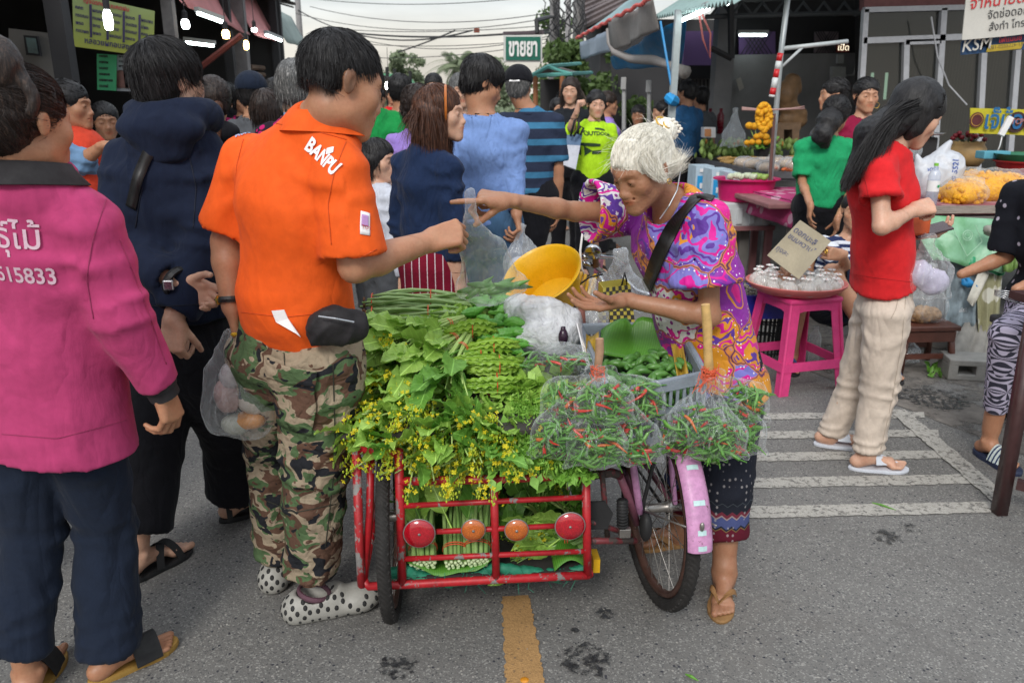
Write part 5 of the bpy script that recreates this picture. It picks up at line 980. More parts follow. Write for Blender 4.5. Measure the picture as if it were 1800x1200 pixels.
 # -- ground, buildings, trees
def asphalt():
 t=NT('asphalt');v=t.oc()
 c=t.ramp(t.noise(1.1,6,.6,v),[(.3,(.158,.152,.143)),(.7,(.208,.200,.188))]);c=t.mix(t.ramp(t.noise(.55,5,.6),[(.55,0.0),(.75,.5)]),c,(.22,.18,.14))
 sp=t.voro(210,v,'Color');s0=t.sep(sp);c=t.mix(t.ramp(s0[0],[(.82,0.0),(.88,.5)]),c,(.42,.41,.38));c=t.mix(t.ramp(s0[1],[(.86,0.0),(.92,.6)]),c,(.07,.07,.075))
 big=t.sep(t.voro(75,v,'Color'));ed=t.voro(75,v);c=t.mix(t.math('MULTIPLY',t.math('GREATER_THAN',big[0],.91),t.math('LESS_THAN',ed,.32)),c,(.045,.045,.055));c=t.mix(t.math('MULTIPLY',t.math('GREATER_THAN',big[1],.93),t.math('LESS_THAN',ed,.28)),c,(.36,.34,.31))
 c=t.mix(t.ramp(t.noise(2.4,5,.7,v),[(.54,0.0),(.70,.5)]),c,(.135,.125,.118));c=t.mix(.30,c,t.ramp(t.noise(320,2,.6),[(.3,(.04,.04,.04)),(.7,(.5,.5,.5))]),'OVERLAY')
 return t.fin(c,t.ramp(t.noise(30,4),[(.3,.72),(.7,.92)]),t.bump(t.voro(150,v),.35,.003,t.bump(t.noise(60,5,.7),.4,.006)),spec=.35)
ASPH=asphalt()
gx0,gx1,gy0,gy1=-60,60,-6,260;g_=MB();g_.grid([[V(gx0,gy0,0),V(gx1,gy0,0)],[V(gx0,gy1,0),V(gx1,gy1,0)]]);tag(g_.build('road',ASPH),kind='structure')
def worn_paint(name,col,wear=.5):
 t=NT(name);c=vary(t,col,.1,9,120,.2);m_=t.ramp(t.noise(38,6,.75),[(wear,1.0),(wear+.13,0.0)]);c=t.mix(t.ramp(t.voro(150,out='Color'),[(.86,0.0),(.92,.5)]),c,(.06,.06,.06));c=t.mix(.35,c,t.ramp(t.noise(300,2,.6),[(.3,(.1,.1,.1)),(.7,(.6,.6,.6))]),'OVERLAY')
 return t.fin(c,.85,t.bump(t.voro(150),.3,.003),alpha=m_,spec=.3)
PAINTW=worn_paint('worn_white_paint',(.42,.40,.36),.515);PAINTY=worn_paint('worn_yellow_paint',(.42,.245,.10),.60)
def decal(name,poly,mat,z=.004,kind='structure'):
 m=MB();m.add([V(q.x,q.y,z)for q in poly],[tuple(range(len(poly)))]);return tag(m.build(name,mat),kind=kind)
def rough_strip(a0,a1,b0,b1,n=40,j=.0045):
 "edges a0-a1 and b0-b1, slightly ragged"
 r=random.Random(5);A=[a0 .lerp(a1,i/n)+V(r.uniform(-j,j),r.uniform(-j,j),0)for i in range(n+1)];B=[b0 .lerp(b1,i/n)+V(r.uniform(-j,j),r.uniform(-j,j),0)for i in range(n+1)];return A,B
def stripe_mesh(name,a0,a1,b0,b1,mat,z=.004):
 A,B=rough_strip(a0,a1,b0,b1);m=MB();m.grid([[V(q.x,q.y,z)for q in A],[V(q.x,q.y,z)for q in B]]);return tag(m.build(name,mat),kind='structure')
stripe_mesh('centre_line',G(882,1050),G(890,1215),G(931,1048),G(960,1215),PAINTY)
for(xa,ya,xb,yb,th)in((1302,912,1742,902,21),(1300,859,1712,851,18),(1300,812,1680,806,15),(1310,772,1650,768,13),(1330,738,1625,735,11)):stripe_mesh('hatch_line',G(xa,ya),G(xb,yb),G(xa,ya-th),G(xb,yb-th*.92),PAINTW)
stripe_mesh('hatch_edge_line',G(1560,722),G(1745,884),G(1592,722),G(1775,876),PAINTW,.008)
# stains and small litter
STAIN=(lambda t:t.fin(t.ramp(t.noise(70,4,.7),[(.4,(.018,.018,.02)),(.7,(.07,.07,.07))]),.45,t.bump(t.voro(150),.4,.003),alpha=t.ramp(t.noise(42,5,.75),[(.44,1.0),(.52,0.0)])))(NT('wet_stain'))
def blotch(px,py,r,name='stain',n=30,sx=1.0,mat=None):
 c=G(px,py);k=random.Random(px);P=[c+V(math.cos(a)*r*sx*(.75+.4*k.random()),math.sin(a)*r*(.75+.4*k.random()),0)for a in[2*math.pi*i/n for i in range(n)]];return decal(name,P,mat or STAIN,.006)
for a in((700,1172,.055),(1028,1162,.080),(1064,1080,.030),(1010,1110,.014),(1600,930,.04),(1640,700,.18),(1560,945,.05)):blotch(*a)
DIRT=(lambda t:t.fin(t.ramp(t.noise(5,6,.7),[(.3,(.09,.08,.07)),(.6,(.19,.17,.15)),(.8,(.27,.24,.2))]),.95,t.bump(t.noise(60,5,.7),.6,.01),alpha=t.ramp(t.noise(2.4,6,.7),[(.50,1.0),(.60,0.0)])))(NT('street_dirt'))
decal('kerbside_dirt',[G(1290,600),G(1800,800),G(2300,700),G(1500,480),G(1250,440)],DIRT,.003)
LEAFLIT=plain('litter_green',(.10,.26,.03),.5);tl=thing('green_chilli','single green chilli dropped on the asphalt beside the hatch lines','chilli',tuple(G(1555,888)));m=MB();m.tube([G(1533,883,.006),G(1550,887,.008),G(1575,896,.006)],[.002,.005,.001],6);m.build('pod',LEAFLIT,tl)
tl=thing('green_chilli','single yellow-green chilli dropped at the bottom edge near the cart wheel','chilli',tuple(G(1215,1188)));m=MB();m.tube([G(1205,1184,.006),G(1215,1188,.008),G(1228,1196,.006)],[.002,.005,.001],6);m.build('pod',LEAFLIT,tl)
m=MB();k=random.Random(3)
for i in range(260):
 q=G(k.uniform(0,1800),k.uniform(640,1200));r=k.uniform(.0015,.005);m.blob(q+V(0,0,r*.4),(r,r*k.uniform(.6,1),r*.6),5,3,Euler((0,0,k.random()*6)).to_matrix())
tag(m.build('grit',plain('grit',(.26,.25,.23),.9,.3)),kind='stuff')
rs=thing('road_stud','amber reflective road stud in the yellow centre line','road stud',tuple(G(922,1196)));m=MB();m.blob(G(922,1196),(.014,.014,.008),14,6);m.build('lens',plain('amber_lens',(.6,.24,.02),.3),rs)
# -- left stalls
DARK=plain('shade_and_dark',(.020,.019,.021),.85,.4,scale=3);DARKB=plain('dark_board',(.035,.034,.036),.85,.4,scale=3);ROOFD=plain('dark_roofing',(.03,.026,.024),.9,.4,scale=8,bs=.6);GREYP=plain('grey_post',(.16,.15,.15),.8,.3,scale=10);WALLP=plain('pale_wall',(.17,.16,.15),.9,.25,scale=2)  # the stall's inner shade is put into these dark colours
def quad(name,P,mat,root=None,th=.02,kind=None):
 m=MB();m.slab([[P[1],P[0]],[P[2],P[3]]],th);o=m.build(name,mat,root)
 if kind:o['kind']=kind
 return o
ls=thing('market_stall','dark covered food stall with pink awning along the left side','stall',(-4.5,6,0))
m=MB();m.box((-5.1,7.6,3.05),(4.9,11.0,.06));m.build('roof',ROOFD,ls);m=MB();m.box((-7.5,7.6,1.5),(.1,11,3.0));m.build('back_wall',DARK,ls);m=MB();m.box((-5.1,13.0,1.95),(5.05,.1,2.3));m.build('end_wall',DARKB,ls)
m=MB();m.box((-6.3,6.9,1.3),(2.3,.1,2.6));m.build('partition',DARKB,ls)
for(px,Y,w_,mt)in((315,8.2,.10,GREYP),(125,5.2,.10,DARK),(412,10.4,.10,DARK),(433,11.0,.16,GREYP),(493,12.8,.10,DARK)):
 q=U(px,183,Y);m=MB();m.box((q.x,Y,1.5),(w_,w_,3.0));m.build('post',mt,ls)
q=U(15,50,6.8);quad('inner_wall',[U(15,50,6.8),U(115,62,6.8),U(118,160,6.8),U(18,170,6.8)],WALLP,ls);m=MB()
# awning: sagging pink sheets
PKA=cloth('faded_pink_awning',(.50,.20,.20),.18,.7,wr=.3,wscale=2);GNA=cloth('faded_green_awning',(.22,.27,.25),.15,.7,wr=.3,wscale=2)
def sheet(name,A,B,mat,root,sag=.05,nu=10,nv=5,th=.004,wav=.015,seed=1):
 "cloth between the edge A0-A1 and the edge B0-B1"
 k=random.Random(seed);rows=[]
 for j in range(nv+1):
  v_=j/nv;row=[]
  for i in range(nu+1):
   u=i/nu;a=A[0].lerp(A[1],u);b=B[0].lerp(B[1],u);q=a.lerp(b,v_);q=q+V(wav*math.sin(u*9+seed+v_*2)+wav*.6*math.sin(u*23+seed*2),wav*math.cos(u*7+seed),-sag*math.sin(math.pi*v_)-sag*.5*v_*abs(math.sin(u*math.pi*2.2+seed)));row.append(q)
  rows.append(row)
 m=MB();m.slab(rows,th);return m.build(name,mat,root,smooth=True)
XA=-2.62
def AWN(px,py,X=XA):return UX(px,py,X)
ya=UX(328,14,XA);e1,e2=UX(440,62,XA),UX(499,74,XA)
for k_,(pa,pb,mt)in enumerate((((250,-60),(326,8),PKA),((333,10),(438,61),PKA),((449,60),(498,75),PKA),((504,72),(545,86),GNA))):
 lo_=[UX(pa[0],pa[1]+2,XA),UX(pb[0],pb[1],XA)];hi_=[V(XA-.30,q.y,3.02)for q in lo_];hi_[0].z=max(hi_[0].z,lo_[0].z+.3);sheet('awning',hi_,lo_,mt,ls,.03,8,4,.004,.01,k_+1)
m=MB();kk=random.Random(4)
for i in range(90):
 y=6.5+i*.085;m.box((XA-.25+kk.uniform(-.05,.05),y,3.10+kk.uniform(-.01,.02)),(.7,.06,.025),Euler((kk.uniform(-.1,.1),R(12)+kk.uniform(-.06,.06),kk.uniform(-.2,.2))).to_matrix())
o=m.build('thatch_edge',ROOFD,ls);o['kind']='stuff'
m=MB();m.tube([U(300,160,8.6),U(425,62,8.6)],.03,6);m.build('brace',plain('red_oxide',(.12,.025,.02),.8,.3),ls)
# menus
def lines(root,a,b,c,d,n,mat,cols=1,seed=1,h=.35,words=(2,4),txt='กขคงจฉชซญดตถทนบปผฝพมยรลวสหอ',skip=0,size=None,name='lettering'):
 "rows of small writing inside the sheet a(top left) b(top right) c(bottom right) d(bottom left)"
 k=random.Random(seed);xd=(b-a).normalized();yd=(a-d).normalized();nn=xd.cross(yd)
 for col in range(cols):
  for i in range(n):
   if k.random()<skip:continue
   v_=(i+.5)/n;l_=a.lerp(d,v_);r_=b.lerp(c,v_);p0=l_.lerp(r_,(col+.12)/cols);wd=(r_-l_).length/cols*.75;sz=(a-d).length/n*h*1.5;t_=''.join(k.choice(txt)for _ in range(k.randint(*words)));vs,fs=text_verts(t_,size or sz,'LEFT',.001);w_=max([v[0]for v in vs]+[1e-3]);sx_=min(1.0,wd/w_);m=MB();m.add([p0+xd*v[0]*sx_+yd*v[1]+nn*.004 for v in vs],fs);m.build(name,mat,root)
MENUY=(lambda t:t.fin(t.ramp(t.math('MULTIPLY_ADD',t.sep(t.oc())[2],1.4,.45),[(0,(.42,.38,.03)),(.35,(.30,.34,.06)),(1,(.24,.34,.20))]),.6))(NT('menu_banner_vinyl'))
mn=thing('menu_banner','yellow menu banner hanging in the dark stall on the left','banner',tuple(U(200,50,5.9)));c4=[U(127,-12,5.9),U(272,20,6.3),U(270,101,6.3),U(130,82,5.9)];quad('banner_sheet',c4,MENUY,mn,.006);INK=plain('menu_ink',(.045,.035,.10),.7);REDI=plain('red_ink',(.45,.05,.06),.7)
lines(mn,c4[0].lerp(c4[3],.2),c4[1].lerp(c4[2],.2),c4[1].lerp(c4[2],.78),c4[0].lerp(c4[3],.78),4,INK,5,2,.40,(3,5));lines(mn,c4[0].lerp(c4[3],.80),c4[1].lerp(c4[2],.80),c4[2],c4[3],1,INK,1,5,.50,(14,15));lines(mn,c4[0].lerp(c4[3],.05),c4[1].lerp(c4[2],.05),c4[1].lerp(c4[2],.2),c4[0].lerp(c4[3],.2),1,REDI,1,9,.5,(12,13))
m=MB()
for u in(.2,.4,.6,.8):a=c4[0].lerp(c4[1],u);b=c4[3].lerp(c4[2],u);a,b=a.lerp(b,.15),a.lerp(b,.78);m.slab([[a+V(0,-.008,0),a+V(.015,-.008,0)],[b+V(0,-.008,0),b+V(.015,-.008,0)]],.003)
m.build('column_rules',INK,mn)
mn=thing('green_price_list','green handwritten price list pinned under the yellow menu banner','price list',tuple(U(188,125,6.2)));c4=[U(170,95,6.2),U(205,97,6.2),U(204,160,6.2),U(171,158,6.2)];quad('sheet',c4,plain('green_sheet',(.04,.30,.13),.7),mn,.006);lines(mn,*c4,6,DARK,1,7,.42,(4,6))
mn=thing('white_price_list','white price list with small photos beside the green one','price list',tuple(U(220,125,6.25)));c4=[U(206,97,6.25),U(236,99,6.25),U(236,161,6.25),U(205,160,6.25)];quad('sheet',c4,plain('white_sheet',(.34,.35,.38),.7),mn,.006);lines(mn,c4[0],c4[1],c4[1].lerp(c4[2],.65),c4[0].lerp(c4[3],.65),5,DARK,1,8,.42,(4,6))
for u in(.05,.55):q=c4[3].lerp(c4[2],u);quad('food_photo',[q+V(0,-.01,.14),q+V(.09,-.01,.14),q+V(.09,-.01,.02),q+V(0,-.01,.02)],plain('food_photo_%d'%int(u*100),(.14,.06,.05),.5,.5),mn,.003)
pf=thing('framed_picture','dark framed picture on the pale wall inside the left stall','picture',tuple(U(55,80,6.75)));quad('frame',[U(41,62,6.72),U(65,64,6.72),U(71,99,6.72),U(46,97,6.72)],DARK,pf,.03);quad('print',[U(45,66,6.66),U(62,68,6.66),U(67,95,6.66),U(50,93,6.66)],plain('old_print',(.06,.10,.10),.5,.6,scale=12),pf,.006)
# lit lamps of the stalls
GLW=emissive('lamp_white',(.95,1,1),14);GLY=emissive('lamp_warm',(1,.62,.22),14);GLT=emissive('tube_light',(.85,1,.98),10)
def bulb(px,py,Y,r,h,mat,label,shade=True):
 c=U(px,py,Y);o=thing('hanging_bulb',label,'light bulb',tuple(c));m=MB();m.lathe([(.001,-h),(r*.8,-h*.9),(r,-h*.4),(r,h*.5),(r*.6,h),(.001,h)],c,14);m.build('glass',mat,o,smooth=True);m=MB();m.lathe([(r*.7,h),(r*.75,h+.06),(r*.3,h+.08)],c,12);m.tube([c+V(0,0,h+.07),c+V(0,0,h+.5)],.004,5);m.build('socket',DARK,o)
def tube(p0,p1,label):
 o=thing('fluorescent_tube',label,'tube light',tuple(p0));m=MB();m.tube([p0,p1],.016,8);m.build('tube',GLT,o);m=MB();d=(p1-p0).normalized();up=V(0,0,.035);m.box((p0+p1)/2+up,((p1-p0).length+.04,.05,.04),d.to_track_quat('X','Z').to_matrix());m.build('batten',plain('batten_white',(.4,.42,.42),.6),o)
bulb(190,36,5.0,.024,.055,GLW,'bright white hanging bulb in front of the yellow menu');bulb(326,43,7.8,.034,.04,GLW,'round white bulb beside the grey post of the left stall');bulb(397,61,8.2,.034,.04,GLY,'round warm yellow bulb under the pink awning');bulb(433,80,8.8,.026,.045,GLY,'narrow warm yellow bulb hanging lowest under the pink awning');bulb(447,53,9.6,.03,.02,GLW,'small white lamp in the gap between the pink awnings')
tube(U(348,24,8.4),U(390,39,8.8),'tube light under the pink awning, nearest its top');tube(U(327,75,9.5),U(376,81,9.5),'tube light low inside the left stall');tube(U(468,62,11.5),U(494,72,12.4),'tube light at the far end of the pink awning')
# goods and dark clutter inside the left stall
ct=thing('counter','counter of the left stall with trays and wrapped greens','counter',tuple(U(180,300,4.9)));a=U(60,320,4.7);m=MB();m.box((-2.55,5.5,.40),(.9,2.4,.80));m.build('base',DARKB,ct);m=MB();m.bbox((-2.55,5.5,.82),(1.0,2.5,.04),.01);m.build('worktop',plain('steel_top',(.22,.24,.25),.4,metal=.6),ct)
k=random.Random(9)
for i in range(9):
 q=V(-2.9+k.uniform(-.1,.7),4.7+k.uniform(0,1.9),.84);b=thing('wrapped_greens','clear bag of leafy greens standing on the left stall counter','bag of greens',tuple(q),group='bags of greens on the left counter');g=Grp();g.u(Ell(q+V(0,0,.12),(.09,.08,.14)),.01);v,f=nets(g,.014);wpart('greens',fold(v,f,.02,20,seed=i),f,plain('muted_greens',(.10,.14,.06),.8,.5)if i==0 else bpy.data.materials['muted_greens'],b)
shf=thing('shelf','dark shelf of pots and jars at the back of the left stall','shelf',tuple(U(90,150,6.6)))
for z_ in(.9,1.35,1.8):m=MB();m.box((-4.6,6.6,z_),(2.6,.3,.03));m.build('board',DARKB,shf)
for i in range(22):
 x=-5.8+i*.11;z_=(.915,1.365)[i%2];h=k.uniform(.12,.28);r=k.uniform(.03,.07);q=V(x,6.55,z_);o=thing('jar','dim jar or pot on the back shelf of the left stall','jar',tuple(q),group='jars on the left stall shelf');m=MB();m.lathe([(.001,0),(r,0),(r*1.05,h*.7),(r*.6,h*.9),(r*.6,h),(.001,h)],q,10);mi=i%3;nm='jar_glaze_%d'%mi;m.build('vessel',bpy.data.materials.get(nm)or plain(nm,((.06,.05,.045),(.14,.13,.12),(.05,.08,.05))[mi],.4),o,smooth=True)
 # low wall and corrugated sheet behind the heads on the left
cs=thing('corrugated_fence','rusty corrugated sheet fence at the end of the left stalls','fence',tuple(U(470,140,13.2)));m=MB();P0,P1=U(440,118,12.6),U(500,118,13.6)
for i in range(16):z_=P0 .z-i*.10;m.tube([V(P0 .x,P0 .y,z_),V(P1 .x,P1 .y,z_)],.04,6)
m.build('sheet',plain('rusty_sheet',(.20,.14,.11),.8,.4,scale=4),cs)
# -- right side buildings
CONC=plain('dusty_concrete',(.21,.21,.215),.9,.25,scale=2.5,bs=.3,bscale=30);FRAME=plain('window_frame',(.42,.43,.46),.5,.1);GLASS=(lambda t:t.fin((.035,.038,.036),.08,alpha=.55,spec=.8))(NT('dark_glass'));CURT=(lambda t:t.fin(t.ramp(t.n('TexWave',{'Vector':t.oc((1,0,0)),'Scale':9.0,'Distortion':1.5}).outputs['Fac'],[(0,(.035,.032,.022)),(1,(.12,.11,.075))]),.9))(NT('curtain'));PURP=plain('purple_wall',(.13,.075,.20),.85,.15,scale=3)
rh=thing('concrete_building','open-fronted shop with bare concrete wall behind the meat table','building',tuple(U(1400,250,10.4)))
quad('wall',[U(1283,97,10.4),U(1510,93,10.4),U(1520,420,10.4),U(1283,420,10.4)],CONC,rh,.15);
for(a,b)in(((1245,60),(1262,300)),):m=MB();q0,q1=U(1262,250,10.2),U(1262,0,10.2);m.box((q0 .x,10.25,1.9),(.22,.2,3.8));m.build('column',CONC,rh)
quad('upper_wall',[U(1270,-90,10.6),U(1540,-90,10.6),U(1520,99,10.6),U(1283,99,10.6)],DARK,rh,.1);quad('purple_panel',[U(1299,56,10.5),U(1363,56,10.5),U(1363,96,10.5),U(1299,96,10.5)],PURP,rh,.03);quad('pale_panel',[U(1433,56,10.5),U(1474,56,10.5),U(1473,93,10.5),U(1432,93,10.5)],plain('breeze_tile',(.20,.16,.18),.8),rh,.03)
for(xa,xb)in((1299,1363),(1433,1474)):
 m=MB()
 for i in range(14):
  x=xa+(xb-xa)*i/9-18
  for sg in(-1,1):
   p0,p1=(x,96),(x+26*1,56)
   if sg<0:p0,p1=(x,56),(x+26,96)
   if min(p0[0],p1[0])<xa or max(p0[0],p1[0])>xb:continue
   m.tube([U(*p0,10.44),U(*p1,10.44)],.006,4)
 m.build('lattice',DARK,rh)
m=MB()
for i in range(8):m.tube([U(1250+i*36,28,9.6),U(1268+i*36,4,9.6),U(1286+i*36,28,9.6)],.02,5)
m.tube([U(1240,30,9.6),U(1540,22,9.6)],.028,6);m.tube([U(1240,2,9.6),U(1540,-8,9.6)],.028,6);m.build('roof_truss',plain('steel_truss',(.06,.065,.07),.6),rh)
m=MB();m.box((6.2,9.2,3.75),(8.4,5.0,.06),Euler((0,0,0)).to_matrix());m.build('roof',plain('roof_sheet_dark',(.05,.06,.06),.8),rh)
tube(U(1300,62,10.2),U(1347,62,10.2),'tube light on the dark wall above the concrete wall');tube(U(1200,36,7.9),U(1245,16,7.0),'tube light under the corrugated roof beside the grey pole');tube(U(1278,7,7.6),U(1308,-6,7.2),'tube light at the top edge right of the grey pole')
sw=thing('fuse_box','white fuse box on the concrete wall','fuse box',tuple(U(1475,130,10.2)));quad('box',[U(1464,117,10.15),U(1487,118,10.15),U(1486,144,10.15),U(1463,143,10.15)],plain('box_white',(.36,.36,.36),.5),sw,.08);quad('socket_plate',[U(1473,96,10.15),U(1484,96,10.15),U(1483,112,10.15),U(1472,112,10.15)],bpy.data.materials['box_white'],sw,.05);m=MB();m.tube([U(1487,133,10.2),U(1500,132,10.2),U(1504,120,10.2),U(1507,20,10.2)],.012,6);m.build('conduit',bpy.data.materials['box_white'],sw)
sn=thing('red_sign','small red lit sign above the fuse box','sign',tuple(U(1480,85,10.2)));quad('panel',[U(1471,78,10.2),U(1493,78,10.2),U(1493,92,10.2),U(1471,92,10.2)],plain('red_panel',(.12,.01,.01),.5),sn,.03);lettering('lettering','เปิด',.10,emissive('sign_glow',(1,.85,.6),1.2),U(1482,89,10.15),V(1,0,0),V(0,0,1),sn)
cd=thing('wall_card','small pale calendar card hanging crooked on the concrete wall','card',tuple(U(1301,147,10.2)));quad('card',[U(1294,140,10.2),U(1302,136,10.2),U(1308,155,10.2),U(1300,160,10.2)],plain('pale_card',(.34,.33,.30),.8),cd,.01)
# shop front with glass
sf=thing('shop_front','shop front of tall dark glass panes in pale metal frames','building',tuple(U(1650,250,8.6)));YF=8.6
quad('lintel_wall',[U(1519,-30,YF+.1),U(1830,-40,YF+.1),U(1830,12,YF+.1),U(1519,18,YF+.1)],plain('pink_plaster',(.20,.085,.085),.85,.2),sf,.1)
def bar(a,b,w_,Y=YF,name='frame'):
 m=MB();p0,p1=U(*a,Y),U(*b,Y);d=(p1-p0);m.box((p0+p1)/2,(d.length,.06,w_),d.to_track_quat('X','Z').to_matrix());return m.build(name,FRAME,sf)
for a,b,w_ in(((1521,17),(1505,300),.055),((1592,74),(1586,300),.06),((1658,15),(1640,300),.06),((1728,90),(1716,320),.06),((1788,85),(1770,320),.06),((1518,18),(1830,10),.05),((1516,72),(1830,60),.06),((1590,75),(1652,73),.05)):bar(a,b,w_)
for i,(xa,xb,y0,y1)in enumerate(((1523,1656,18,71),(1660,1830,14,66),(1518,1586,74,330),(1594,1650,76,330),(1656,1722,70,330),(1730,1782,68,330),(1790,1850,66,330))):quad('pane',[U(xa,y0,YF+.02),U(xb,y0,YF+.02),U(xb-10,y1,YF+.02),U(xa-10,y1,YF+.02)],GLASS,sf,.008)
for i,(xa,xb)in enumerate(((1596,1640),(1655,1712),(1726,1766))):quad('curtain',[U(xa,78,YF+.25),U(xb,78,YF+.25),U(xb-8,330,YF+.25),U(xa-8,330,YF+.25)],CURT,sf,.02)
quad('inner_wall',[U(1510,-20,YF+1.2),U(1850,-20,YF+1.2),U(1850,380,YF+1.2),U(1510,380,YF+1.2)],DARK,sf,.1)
for px in(1534,1559):m=MB();m.tube([U(px,128,YF+.5),U(px-4,175,YF+.5)],.016,6);m.build('reflected_tube',emissive('reflection_glow',(.6,1,.7),1.0)if 'reflection_glow' not in bpy.data.materials else bpy.data.materials['reflection_glow'],sf)  # glowing rods behind the panes stand in for reflected tube lights
m=MB();m.tube([U(1637,30,YF-.2),U(1648,100,YF-.2),U(1668,150,YF-.2),U(1700,185,YF-.3)],.008,6);cb=thing('cable','thin pale cable sagging across the dark shop window','cable',tuple(U(1650,100,YF-.2)));m.build('wire',FRAME,cb)
# white banner, blue banner, yellow banner
WB=plain('banner_white',(.50,.49,.45),.6,.1,scale=3);bn=thing('white_banner','white vinyl banner with red and black Thai lettering at the top right','banner',tuple(U(1740,30,6.2)));Yb=6.2
m=MB();m.slab([[U(1700,-30,Yb),U(1780,-45,Yb),U(1900,-55,Yb)],[U(1693,40,Yb),U(1780,28,Yb),U(1900,12,Yb)],[U(1690,71,Yb),U(1770,64,Yb),U(1900,48,Yb)]],.008);m.build('banner_sheet',WB,bn);xd=(U(1900,12,Yb)-U(1693,40,Yb)).normalized();yd=V(0,0,1);yd=(yd-xd*yd.dot(xd)).normalized();RED_T=plain('red_lettering',(.45,.02,.025),.6);BLK_T=plain('black_lettering',(.02,.02,.022),.6)
lettering('lettering','จำหน่ายดอกไม้สด',.115,RED_T,U(1703,17,Yb-.012),xd,yd,bn,align='LEFT',bold=.001,shear=.15);lettering('lettering','จัดช่อดอกไม้ พวงมาลัย',.080,BLK_T,U(1735,34,Yb-.012),xd,yd,bn,align='LEFT');lettering('lettering','สั่งทำ โทร. 091-4922',.075,BLK_T,U(1737,55,Yb-.012),xd,yd,bn,align='LEFT')
bn=thing('blue_banner','dark blue banner reading KSM below the white banner','banner',tuple(U(1740,80,6.25)));quad('banner_sheet',[U(1691,68,6.25),U(1900,48,6.25),U(1900,78,6.25),U(1689,97,6.25)],plain('banner_blue',(.012,.05,.13),.6),bn,.008);lettering('lettering','KSM',.125,WB,U(1689,92,6.23),xd,yd,bn,align='LEFT',shear=.2,bold=.001);quad('yellow_strip',[U(1738,80,6.23),U(1800,74,6.23),U(1795,86,6.23),U(1734,92,6.23)],plain('banner_yellow',(.45,.33,.03),.6),bn,.006);lettering('lettering','ไฟแนนซ์ ทุกยี่ห้อ',.055,RED_T,U(1755,76,6.22),xd,yd,bn,align='LEFT');lettering('lettering','081-0555226-137',.04,BLK_T,U(1738,88,6.20),xd,yd,bn,align='LEFT')
bn=thing('yellow_banner','yellow banner with blue script tied beside the clay pot','banner',tuple(U(1750,215,6.6)));c4=[U(1706,190,6.6),U(1850,194,6.6),U(1850,240,6.6),U(1705,234,6.6)];quad('banner_sheet',c4,plain('bright_yellow',(.52,.46,.02),.55),bn,.008);lettering('lettering','เจ๊น้อง',.20,plain('script_blue',(.01,.12,.30),.6),U(1727,226,6.57),V(1,0,0),V(0,0,1),bn,align='LEFT',bold=.004,sx=.85)
m=MB();m.lathe([(.001,0),(.062,0)],U(1717,211,6.58),18,Euler((R(90),0,0)).to_matrix());m.cur=0;m.build('round_emblem',plain('emblem_dark',(.10,.02,.02),.6),bn);m=MB();m.lathe([(.045,.003),(.050,.003)],U(1717,211,6.56),18,Euler((R(90),0,0)).to_matrix());m.build('emblem_ring',GOLD,bn);m=MB();m.lathe([(.001,0),(.085,0)],U(1787,215,6.58),20,Euler((R(90),0,0)).to_matrix());m.build('brown_disc',plain('disc_brown',(.05,.02,.015),.6),bn);lettering('lettering','TCP',.06,plain('disc_letter',(.4,.15,.12),.6),U(1787,218,6.55),V(1,0,0),V(0,0,1),bn,bold=.001)
# corrugated roof, grey post, hanging tarpaulins
rr_=thing('corrugated_awning','pale green corrugated awning roof over the right stalls','awning',tuple(U(1200,10,7.5)));m=MB();n_=26;rows=[]
for j,(ya_,yb_,Yj)in enumerate(((31,18,7.4),(-30,-45,7.0))):pass
for i in range(n_+1):
 px=1150+i*(1300-1150)/n_;pass
a0,a1=U(1150,31,8.6),U(1290,2,6.3);b0,b1=a0+V(.9,0,.55),a1+V(.9,0,.55);R0,R1=[],[]
for i in range(n_*2+1):u=i/(n_*2);dz=.022*(1 if i%2 else-1);R0 .append(a0 .lerp(a1,u)+V(0,0,dz));R1 .append(b0 .lerp(b1,u)+V(0,0,dz))
m.slab([R0,R1],.004);m.build('corrugated_sheet',plain('mint_sheet',(.25,.36,.35),.5,.12),rr_)
sheet('roof_edge_cloth',[U(1015,62,13.2),U(1150,0,8.6)],[U(1018,52,13.6)+V(.7,0,.4),U(1150,-10,8.7)+V(.7,0,.4)],plain('pale_teal_sheet',(.24,.36,.37),.6),rr_,.02,16,3)
m=MB();a,b=U(1014,67,13.2),U(1140,0,8.5)
for i in range(60):m.blob(a.lerp(b,i/59)+V(0,0,.01*math.sin(i)),(.03,.03,.022),5,4)
o=m.build('scalloped_trim',plain('coral_trim',(.55,.10,.09),.7),rr_);TG=cloth('grey_tarpaulin',(.20,.185,.175),.15,.6,wr=.5,wscale=3);TB=plain('blue_tarpaulin',(.01,.24,.55),.5,.15,scale=4,bs=.4,bscale=8)
tp=thing('grey_tarpaulin','grey tarpaulin hanging from the edge of the right awning','tarpaulin',tuple(U(1110,50,10)));sheet('cloth',[U(1069,40,10.6),U(1152,-2,8.5)],[U(1080,90,10.5),U(1155,52,8.5)],TG,tp,.02,12,8,.006,.03,3)
tp=thing('pale_blue_tarpaulin','faded blue-grey tarpaulin strip at the far end of the right awning','tarpaulin',tuple(U(1045,85,12.5)));sheet('cloth',[U(1020,76,13.0),U(1070,54,10.8)],[U(1022,104,13.0),U(1072,90,10.8)],plain('faded_blue',(.28,.34,.42),.6),tp,.02,10,5,.006,.02,4)
tp=thing('blue_tarpaulin','bright blue tarpaulin ceiling under the right awning','tarpaulin',tuple(U(1140,90,10)));sheet('cloth',[U(1078,100,12.2),U(1200,30,8.3)],[U(1076,118,12.2)+V(.1,.2,0),U(1196,116,9.6)],TB,tp,.05,12,6,.006,.03,5)
